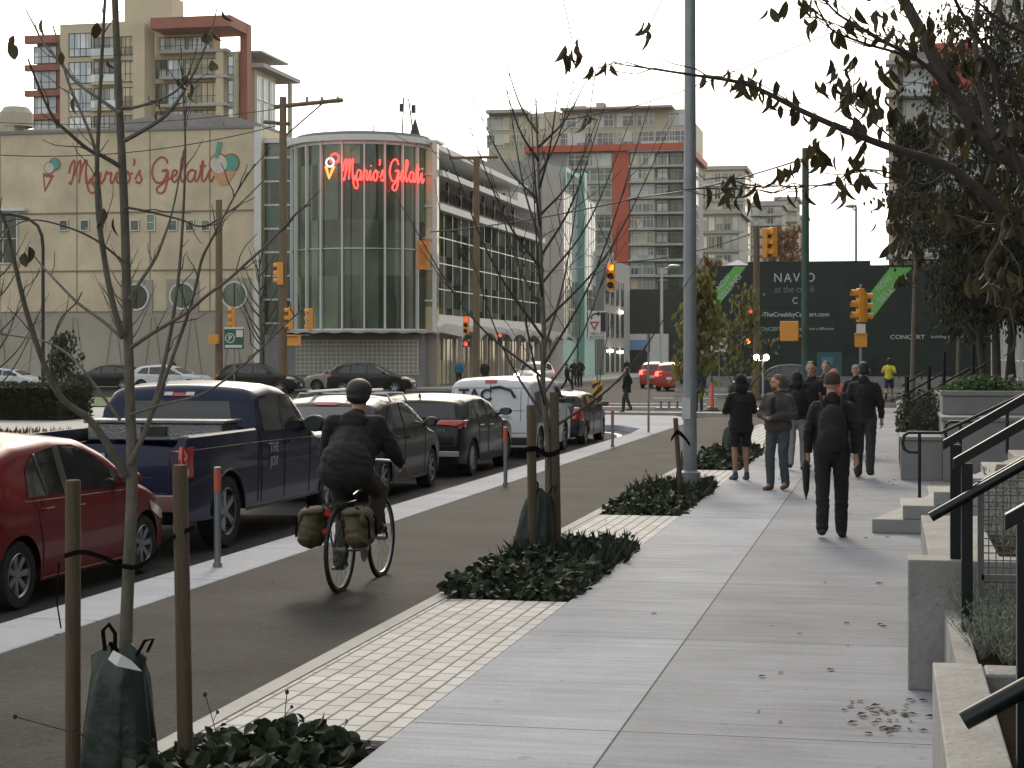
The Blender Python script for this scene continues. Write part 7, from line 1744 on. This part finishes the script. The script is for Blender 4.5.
def person(lab, loc, face, h=1.75, pose='stand', skin=SK, top='black', bot='char', shoes='shoe', hair='hair', vox=.011, kind='jacket', hood=False, hat=None, head_turn=0, bare=False, hands='side', long=0, stride=.0, lean=0, bulk=1.0, group=None, arms_bare=False, hipc=None, J=None, hairlen=0, sleeves=True, beard=False):
    s = h/1.75; t = thing('person', lab, 'person', loc, face, group)
    P = dict(hip=Vector((0, 0, .93)), neck=Vector((0, .0+lean, 1.47)), head=Vector((0, .02+lean*1.15, 1.62)))
    for sd, k in ((-1, 'L'), (1, 'R')):
        st = stride*sd
        P['h'+k] = Vector((sd*.095, 0, .91)); P['a'+k] = Vector((sd*.10, st, .09+max(0, -st)*.35)); kn = (P['h'+k]+P['a'+k])/2; kn.y += .04+abs(st)*.18; kn.z += .03; P['k'+k] = kn
        P['s'+k] = Vector((sd*.172, lean, 1.375)); P['e'+k] = Vector((sd*.245, lean*.5-.03-st*.3, 1.13)); P['w'+k] = Vector((sd*.25, .04-st*.55+lean*.3, .88))
        if hands == 'front': P['e'+k] = Vector((sd*.27, .02, 1.14)); P['w'+k] = Vector((sd*.045, .27, 1.10))
        if hands == 'cross': P['e'+k] = Vector((sd*.25, .06, 1.15)); P['w'+k] = Vector((-sd*.05, .24, 1.18+sd*.02))
        if hands == 'pocket': P['e'+k] = Vector((sd*.29, -.04, 1.15)); P['w'+k] = Vector((sd*.20, .08, .95))
        if hands == 'run': P['e'+k] = Vector((sd*.27, -.12-st*.25, 1.18)); P['w'+k] = Vector((sd*.22, .10-st*.35, 1.17))
        P['t'+k] = P['a'+k]+Vector((sd*.02, .15, -.055))
    if J: P.update({k: Vector(v) for k, v in J.items()})
    S = lambda v: v*s
    mb = MB()
    hd = S(P['head']); nk = S(P['neck'])
    cap(mb, S(P['hip'])+Vector((0, 0, .02)), nk-Vector((0, 0, .17*s)), .11*s, .11*s); cap(mb, nk-Vector((0, 0, .08*s)), hd-Vector((0, .01, .04*s)), .058*s, .055*s)
    for k in 'LR':
        cap(mb, S(P['s'+k]), nk-Vector((0, 0, .05*s)), .055*s, .06*s); cap(mb, S(P['s'+k]), S(P['e'+k]), .05*s, .038*s); cap(mb, S(P['e'+k]), S(P['w'+k]), .038*s, .026*s)
        cap(mb, S(P['h'+k]), S(P['k'+k]), .082*s, .055*s); cap(mb, S(P['k'+k]), S(P['a'+k]), .054*s, .036*s); cap(mb, S(P['a'+k]), S(P['t'+k]), .038*s, .03*s)
        # calf
        cf = P['k'+k].lerp(P['a'+k], .3)-Vector((0, .02, 0))
        if bare: ell3(mb, S(cf), (.044*s, .050*s, .11*s))
        # hand: palm, four fingers of different length and a thumb
        w, e = S(P['w'+k]), S(P['e'+k]); d = (w-e).normalized(); sd = -1 if k == 'L' else 1
        side = Vector((0, 1, 0)) if abs(d.y) < .8 else Vector((0, 0, 1)); side = (side-d*side.dot(d)).normalized(); inn = d.cross(side)*(1 if sd > 0 else -1)
        if inn.x*sd > 0: inn = -inn
        cap(mb, w+d*.02, w+d*.085*s, .024*s, .030*s); 
        for j, (o_, L_) in enumerate(((-.028, .055), (-.010, .07), (.010, .075), (.028, .066))):
            b = w+d*.095*s+side*o_*s; m_ = b+d*L_*.5*s+inn*.008; cap(mb, b, m_, .0095*s, .009*s, 8); cap(mb, m_, m_+d*L_*.35*s+inn*.028*s, .009*s, .0075*s, 8)
        cap(mb, w+d*.03*s+side*.022*s, w+d*.075*s+side*.05*s+inn*.012, .011*s, .009*s, 8)
    # head, turned
    RT = Matrix.Translation(hd) @ Matrix.Rotation(head_turn, 4, 'Z') @ Matrix.Scale(s, 4)
    h_ = MB(); ell3(h_, (0, -.008, .03), (.076, .095, .092)); ell3(h_, (0, .02, -.035), (.058, .068, .075)); ell3(h_, (0, .055, -.085), (.03, .028, .025))
    cap(h_, (0, .088, .015), (0, .108, -.018), .010, .015, 8); ell3(h_, (0, .085, .028), (.05, .014, .012)); ell3(h_, (0, .085, -.052), (.025, .012, .010))
    for sd in (-1, 1): ell3(h_, (sd*.079, -.002, .0), (.010, .022, .032))
    place(h_, RT); mb.add(h_.v, h_.f)
    body = blend(mb, 'body', skin, t, vox*.9, 2)
    if vox < .012:
        for sd in (-1, 1):
            e_ = MB(); ell3(e_, (sd*.031, .083, .008), (.011, .008, .006), seg=8, rings=6); place(e_, RT); e_.build('eye', C['shoe'], body)
        e_ = MB(); ell3(e_, (0, .094, -.052), (.022, .005, .004), seg=8, rings=6); place(e_, RT); e_.build('mouth', M('lip', (.25, .09, .07), .5, var=0), body)
    # hair or hat
    hm = MB()
    if hood: ell3(hm, (0, -.015, .02), (.105, .118, .125)); ell3(hm, (0, -.04, -.09), (.12, .11, .11)); mt_, nm = C[top], 'hood'
    elif hat == 'helmet': ell3(hm, (0, -.01, .055), (.108, .135, .10)); ell3(hm, (0, -.03, -.0), (.10, .11, .07)); mt_, nm = C['shoe'], 'helmet'
    elif hat == 'cap': ell3(hm, (0, -.008, .06), (.085, .104, .07)); cap(hm, (0, .06, .05), (0, .14, .035), .03, .02); mt_, nm = C['grey_cap'], 'cap'
    elif hat == 'beanie': ell3(hm, (0, -.012, .06), (.088, .106, .085)); ell3(hm, (0, -.012, .03), (.09, .108, .05)); mt_, nm = C['beanie'], 'beanie'
    else:
        ell3(hm, (0, -.022, .05), (.083, .094, .082)); ell3(hm, (0, -.045, -.01), (.078, .068, .075))
        if hairlen: ell3(hm, (0, -.06, -.08), (.07, .045, .11))
        mt_, nm = C[hair], 'hair'
    place(hm, RT); blend(hm, nm, mt_, t, max(.01, vox), 2, .003 if nm == 'hair' else 0)
    if beard: b_ = MB(); ell3(b_, (0, .045, -.075), (.055, .05, .045)); place(b_, RT); blend(b_, 'beard', C['hairb'], t, .01, 1, .003)
    # trousers or shorts
    tr = MB(); g = 1.22
    ell3(tr, S(P['hip'])+Vector((0, -.01, .0)), (.165*s*bulk, .125*s*bulk, .12*s))
    for k in 'LR':
        cap(tr, S(P['h'+k]), S(P['k'+k]) if not bare else S(P['h'+k].lerp(P['k'+k], .78)),   .100*s, .080*s if not bare else .085*s)
        if not bare: cap(tr, S(P['k'+k]), S(P['a'+k])+Vector((0, 0, -.01)), .078*s, .064*s)
    blend(tr, 'shorts' if bare else 'trousers', C[bot], t, vox, 3, .006)
    for k in 'LR':
        sh = MB(); a = S(P['a'+k]); tt = S(P['t'+k]); dd = (tt-a); cap(sh, a+Vector((0, -.02, -.045*s)), tt+Vector((0, 0, -.008)), .045*s, .038*s); cap(sh, a+Vector((0, 0, .02)), a+Vector((0, -.01, -.03)), .045*s, .045*s)
        o = blend(sh, 'shoe', C.get(shoes, C['shoe']), t, max(.009, vox), 2)
    # jacket or shirt
    jk = MB(); f = bulk
    tb = S(P['hip'])+Vector((0, 0, (-.02-long)*s)); cz = S(P['neck'])-Vector((0, 0, .19*s)); mid = (S(P['hip'])+cz)/2
    ell3(jk, cz, (.20*s*f, .135*s*f, .20*s)); ell3(jk, mid, (.175*s*f, .135*s*f, .24*s)); ell3(jk, S(P['hip'])+Vector((0, 0, .05*s)), (.18*s*f, .14*s*f, .20*s))
    if long: ell3(jk, S(P['hip'])-Vector((0, 0, long*.5*s)), (.195*s*f, .15*s*f, (.14+long*.75)*s))
    cap(jk, cz+Vector((0, 0, .10*s)), S(P['neck'])-Vector((0, 0, .005)), .12*s, .072*s); cap(jk, S(P['hip'])+Vector((0, 0, .05)), cz, .155*s*f, .165*s*f)
    if kind != 'shirt': ell3(jk, S(P['neck'])+Vector((0, -.025, .0)), (.085, .08, .075))
    for k in 'LR':
        cap(jk, S(P['s'+k]), S(P['neck'])-Vector((0, 0, .07*s)), .066*s*f, .085*s); 
        if sleeves and not arms_bare: cap(jk, S(P['s'+k]), S(P['e'+k]), .068*s*f, .058*s*f); cap(jk, S(P['e'+k]), S(P['w'+k]), .058*s*f, .042*s*f)
        else: cap(jk, S(P['s'+k]), S(P['s'+k].lerp(P['e'+k], .55)), .066*s, .058*s)
    if kind != 'shirt' and not hood: cap(jk, S(P['neck'])+Vector((-.04, -.05, 0)), S(P['neck'])+Vector((.04, -.05, 0)), .045, .045)
    blend(jk, 'shirt' if kind == 'shirt' else 'jacket', C[top], t, vox, 3, .007 if kind != 'shirt' else .004, None if J and not bare else (P['hip'].z-.035-long)*s)
    return t, P, s
def backpack(lab, t, P, s, mat, z=1.18, w=.15, h=.24, y=-.20, name='backpack'):
    Mx = Matrix.Translation(t.location) @ Matrix.Rotation(t.rotation_euler.z, 4, 'Z')
    r = thing(name, lab, 'backpack', t.location, t.rotation_euler.z)
    mb = MB(); ell3(mb, (0, y, z*s), (w*s, .10*s, h*s)); ell3(mb, (0, y, (z-.12)*s), (w*s*1.03, .11*s, .14*s)); ell3(mb, (0, y-.06, (z-.08)*s), (w*s*.75, .07*s, .11*s)); blend(mb, 'bag', mat, r, .012, 2, .004)
    for sd in (-1, 1):
        mb = MB(); mb.tube(catmull([(sd*.09, y+.05, (z+.17)*s), (sd*.12, -.02, 1.53*s), (sd*.13, .13, 1.40*s), (sd*.15, .10, 1.15*s), (sd*.13, y+.06, 1.0*s)], 5), .016, 5); mb.build('shoulder_strap', mat, r)
    return r
def at(px, py): g = G(px, py); return (g.x, g.y, 0)
AWAY, TOW, LEFT, RIGHT = 0, R(180), R(90), R(-90)
# walking man with backpack
t, P, s = person('man in black with a backpack walking away, umbrella in his left hand', at(832, 538), R(2), 1.72, top='black', bot='black', hat='beanie', stride=.10, hands='side', vox=.010, kind='jacket')
backpack('black backpack on the man walking away with the umbrella', t, P, s, C['black2'])
w = Matrix.Translation(t.location) @ Matrix.Rotation(t.rotation_euler.z, 4, 'Z') @ (P['wL']*s+Vector((-.02, .02, -.06)))
u = thing('umbrella', 'folded black umbrella held low by the man with the backpack', 'umbrella', w)
mb = MB(); mb.tube([(0, 0, .12), (0, 0, .02), (0, 0, -.42)], .008, 6); mb.build('shaft', MT['darkm'], u)
mb = MB(); mb.lathe([(.008, -.40), (.03, -.32), (.042, -.12), (.03, -.02), (.01, .02)], 10); mb.build('canopy', C['black2'], u, smooth=60)
mb = MB(); mb.tube([(0, 0, .12), (0, 0, .02)], .016, 8); mb.build('handle', MT['trim'], u)
# man in dark jacket ahead on the right
person('man in a black jacket and charcoal trousers walking away on the right', at(864, 478), R(-4), 1.80, top='black', bot='char', stride=-.14, vox=.011, bulk=1.02)
# bearded man
t, P, s = person('short haired man in a grey brown jacket and faded jeans, hands together', at(778, 490), R(158), 1.63, top='grey', bot='jeans', hair='hairb', shoes='tan', hands='front', head_turn=R(-55), stride=.05, bulk=1.22, vox=.010, beard=True)
mb = MB(); mb.add([(0, 0, 0)], [])
for dx in (0,):
    r = MB(); ell3(r, (0, .15, 1.22*s), (.055, .05, .20*s)); blend(r, 'shirt', C['black'], t, .012, 2)
# woman in shorts
person('person in a black hooded coat and shorts with bare legs, standing at the planting bed', at(741, 480), R(25), 1.60, top='black', bot='black', shoes='blueshoe', hood=True, bare=True, hands='cross', long=.10, bulk=1.12, skin=SKD, vox=.011)
# person behind the bearded man
t, P, s = person('person in a dark jacket and pale trousers just behind the man in jeans', at(797, 470), R(-8), 1.62, top='black2', bot='pale', hood=True, hands='front', stride=.12, vox=.013, bulk=1.15)
backpack('dark rucksack on the person in pale trousers', t, P, s, C['black'])
person('dark haired man in a black coat walking towards the camera between the groups', at(811, 469), R(178), 1.80, top='black2', bot='black', stride=.08, vox=.011, bulk=1.05, hands='pocket')
person('person in a coral pink hooded jacket behind the man with the backpack', at(834, 452), R(-10), 1.62, top='pink', bot='black', hood=True, vox=.013)
person('dark haired person behind the coral pink hood', at(826, 449), R(170), 1.78, top='black', bot='char', vox=.014)
person('man in a pale grey cap and black jacket left of the walking man', at(856, 455), R(5), 1.72, top='black', bot='char', hat='cap', vox=.013, stride=.1)
person('runner in a yellow shirt and navy shorts jogging away on the far sidewalk', at(889, 402), R(-3), 1.78, top='yel', bot='navy', bare=True, kind='shirt', arms_bare=True, hands='run', stride=.22, vox=.015, hairlen=1, J=dict(aL=(-.09, -.30, .32), kL=(-.10, .02, .50)))
person('woman in a black coat striding over the road left of the lamp post', at(627, 412), R(70), 1.50, top='black', bot='char', stride=.22, long=.15, vox=.016, hands='pocket', hairlen=1)
person('pedestrian in black striding right on the far side of the junction', (W(567, 100).x, W(567, 100).y, -.15), R(-70), 1.6, top='black2', bot='black', stride=.34, vox=.02)
person('left figure of the dark pair waiting by the teal fin', (W(574, 106).x, W(574, 106).y, 0), R(180), 1.66, top='black', bot='black', vox=.02, hands='pocket')
person('right figure of the dark pair waiting by the teal fin', (W(580, 107).x, W(580, 107).y, 0), R(160), 1.72, top='black', bot='black', vox=.02, hands='pocket')
person('dark figure on the far pavement in front of the white garage', (W(627, 150).x, W(627, 150).y, -.15), R(180), 1.75, top='black', bot='black', vox=.022)
person('person in a teal blue jacket under the arched canopies', (W(459, 103).x, W(459, 103).y, 0), R(180), 1.7, top='blue', bot='black', vox=.02)
person('person in black standing right of the teal blue jacket', (W(485, 103).x, W(485, 103).y, 0), R(200), 1.65, top='black2', bot='black', vox=.02, bulk=1.2)
person('dark pedestrian on the pavement before the cream wall', (W(174, 103).x, W(174, 103).y, 0), R(-90), 1.72, top='black2', bot='black', vox=.022, stride=.2)
person('person with a blue sleeve half hidden behind the tall lamp post', (W(699, 66).x, W(699, 66).y, -.15), R(20), 1.62, top='blue2', bot='navy', vox=.018)
# =============================== CYCLIST ===============================
a, b = G(340, 590), G(385, 573); d = Vector((b.x-a.x, b.y-a.y, 0)); rz = math.atan2(-d.x, d.y)
a.z = -.012
bk_ = thing('bicycle', 'black city bicycle ridden away along the lane, olive bags at its rear wheel', 'bicycle', a, rz)
Rw = .335; WB = 1.06
fr = M('bike_frame_black', (.008, .008, .0095), .3, .3, var=0)
def wheel_(y):
    o = None; mb = MB(); mb.tube([(0, y+Rw*math.cos(q), Rw+Rw*math.sin(q)) for q in [2*math.pi*i/48 for i in range(49)]], .019, 8, caps=False); o = mb.build('wheel', MT['rubber'], bk_, smooth=60)
    mb = MB(); mb.tube([(0, y+(Rw-.03)*math.cos(q), Rw+(Rw-.03)*math.sin(q)) for q in [2*math.pi*i/48 for i in range(49)]], .010, 6, caps=False); mb.build('rim', MT['rim'], o, smooth=60)
    mb = MB()
    for k in range(28):
        q = 2*math.pi*k/28; sd = .03*(1 if k % 2 else -1); mb.tube([(sd, y+.02*math.cos(q+.8), Rw+.02*math.sin(q+.8)), (0, y+(Rw-.035)*math.cos(q), Rw+(Rw-.035)*math.sin(q))], .0013, 3, caps=False)
    mb.tube([(-.05, y, Rw), (.05, y, Rw)], .02, 8); mb.build('spokes', MT['steel'], o)
wheel_(0); wheel_(WB)
BB, ST_, HT, HB_ = Vector((0, .44, .29)), Vector((0, .27, .80)), Vector((0, .86, .86)), Vector((0, .90, .70))
mb = MB()
for p_, q_, r_ in ((BB, ST_, .017), (BB, HB_, .02), (ST_-Vector((0, -.02, .06)), HT, .016), (HT, HB_, .02), (BB+Vector((.035, 0, 0)), (.055, 0, Rw), .010), (BB+Vector((-.035, 0, 0)), (-.055, 0, Rw), .010), (ST_+Vector((.02, 0, -.04)), (.055, 0, Rw), .008), (ST_+Vector((-.02, 0, -.04)), (-.055, 0, Rw), .008)): mb.tube([p_, q_], r_, 8)
mb.build('frame', fr, bk_, smooth=50)
mb = MB()
for sd in (-1, 1): mb.tube(catmull([(sd*.02, .90, .70), (sd*.055, .93, .62), (sd*.055, 1.0, .45), (sd*.055, WB, Rw)], 4), .011, 6)
mb.tube([(-.055, .93, .63), (.055, .93, .63)], .02, 6); mb.build('fork', fr, bk_, smooth=50)
mb = MB(); mb.tube([HT, HT+Vector((0, -.02, .14)), (0, .90, 1.01)], .013, 8); mb.tube(catmull([(-.30, .72, .98), (-.24, .84, 1.0), (-.08, .90, 1.01), (.08, .90, 1.01), (.24, .84, 1.0), (.30, .72, .98)], 5), .012, 8); mb.build('handlebar', MT['alu'], bk_, smooth=50)
for sd in (-1, 1): mb = MB(); mb.tube([(sd*.285, .75, .985), (sd*.305, .64, .975)], .018, 8); mb.build('grip', MT['black'], bk_)
mb = MB(); mb.tube([ST_, (0, .235, .90)], .013, 8); mb.build('seat_post', MT['chrome'], bk_); mb = MB(); ell3(mb, (0, .16, .925), (.085, .11, .035)); cap(mb, (0, .2, .93), (0, .38, .925), .035, .022); blend(mb, 'saddle', MT['black'], bk_, .01, 2)
mb = MB(); mb.lathe([(.095, -.004), (.10, 0), (.095, .004)], 24, 'x', 0, Matrix.Translation((.06, .44, .29))); mb.lathe([(0, -.003), (.09, -.003)], 24, 'x', 0, Matrix.Translation((.06, .44, .29))); mb.build('chainring', MT['steel'], bk_)
for sd, an in ((1, R(60)), (-1, R(240))):
    e = Vector((sd*.085, .44+.17*math.cos(an), .29+.17*math.sin(an))); mb = MB(); mb.tube([(sd*.085, .44, .29), e], .011, 6); o = mb.build('crank', MT['alu'], bk_); mb = MB(); mb.box((e.x+sd*.01-.0 if sd > 0 else e.x-.10, e.y-.04, e.z-.012), (e.x+.10 if sd > 0 else e.x-.01, e.y+.04, e.z+.012)); mb.build('pedal', MT['trim'], o)
mb = MB(); mb.tube([(.10, -.02, .80), (.10, -.05, .72), (-.10, -.05, .72), (-.10, -.02, .80)], .007, 5) if False else None
for x in (-.06, .06): mb.tube([(x, .22, .72), (x, -.25, .715)], .006, 5); mb.tube([(x, -.12, .715), (x, 0, Rw+.02)], .005, 5); mb.tube([(x, -.24, .715), (x, 0, Rw+.02)], .005, 5)
for y in (-.25, -.1, .05, .2): mb.tube([(-.06, y, .718), (.06, y, .718)], .005, 5)
mb.build('carrier', MT['darkm'], bk_)
mb = MB(); mb.tube([(0, .02+(Rw+.03)*math.cos(q), Rw+(Rw+.03)*math.sin(q)) for q in [R(20)+R(150)*i/12 for i in range(13)]], .016, 5); mb.build('mudguard', MT['black'], bk_)
mb = MB(); mb.tube([(0, -.27, .66), (0, -.29, .66)], .03, 10); mb.build('rear_lamp', MT['taillight'], bk_); mb = MB(); mb.tube([(0, -.345, .52), (0, -.36, .52)], .022, 10); mb.build('reflector', MT['taillight'], bk_)
for sd, lab in ((-1, 'olive canvas bag hanging open on the left of the rear wheel'), (1, 'olive canvas bag with a flap on the right of the rear wheel')):
    r = thing('pannier_bag', lab, 'bag', a, rz); mb = MB(); c_ = (sd*.19, -.10, .52)
    ell3(mb, c_, (.10, .19, .15)); ell3(mb, (sd*.2, -.10, .46), (.11, .20, .10)); ell3(mb, (sd*.16, -.08, .62), (.08, .17, .07)); blend(mb, 'bag', C['olive'], r, .012, 2, .01)
    mb = MB(); ell3(mb, (sd*.17, -.09, .655), (.11, .19, .04)); ell3(mb, (sd*.26, -.09, .60), (.035, .17, .08)); blend(mb, 'flap', C['olive'], r, .011, 2, .006)
    for y in (-.18, -.0): mb = MB(); mb.tube([(sd*.2, y, .70), (sd*.305, y, .60), (sd*.31, y, .45)], .010, 5); mb.build('strap', MT['strap'], r)
Jc = dict(hip=(0, .15, .98), neck=(0, .42, 1.40), head=(0, .48, 1.565), hL=(-.10, .18, .96), hR=(.10, .18, .96), kR=(.13, .60, .78), aR=(.13, .53, .50), tR=(.15, .66, .46), kL=(-.13, .50, .56), aL=(-.13, .36, .22), tL=(-.14, .50, .17),
 sL=(-.19, .38, 1.34), sR=(.19, .38, 1.34), eL=(-.29, .48, 1.12), eR=(.29, .48, 1.12), wL=(-.295, .64, 1.02), wR=(.295, .64, 1.02))
t, P, s = person('cyclist in a black hooded jacket and helmet riding away along the lane', a, rz, 1.75, top='black', bot='brown', hat='helmet', J=Jc, bulk=1.22, vox=.010, long=.04)
r = MB(); ell3(r, (0, .33, 1.36), (.13, .07, .09)); ell3(r, (0, .30, 1.30), (.10, .05, .09)); blend(r, 'hood', C['black'], t, .012, 2, .006)

bpy.data.batch_remove([WB_O[0]]+SPENT); bpy.data.scenes.remove(TMP)
# =============================== HAZE ===============================
mb = MB(); mb.box((-455, -105, -1.2), (455, 805, 95))
hz = bpy.data.materials.new('haze_air'); hz.use_nodes = True; n = hz.node_tree; n.nodes.remove(n.nodes['Principled BSDF'])
v = n.nodes.new('ShaderNodeVolumePrincipled'); v.inputs['Color'].default_value = (1, .93, .80, 1); v.inputs['Density'].default_value = HAZE; v.inputs['Anisotropy'].default_value = .45
n.links.new(v.outputs[0], n.nodes['Material Output'].inputs['Volume'])
o = mb.build('haze', hz); o['kind'] = 'stuff'
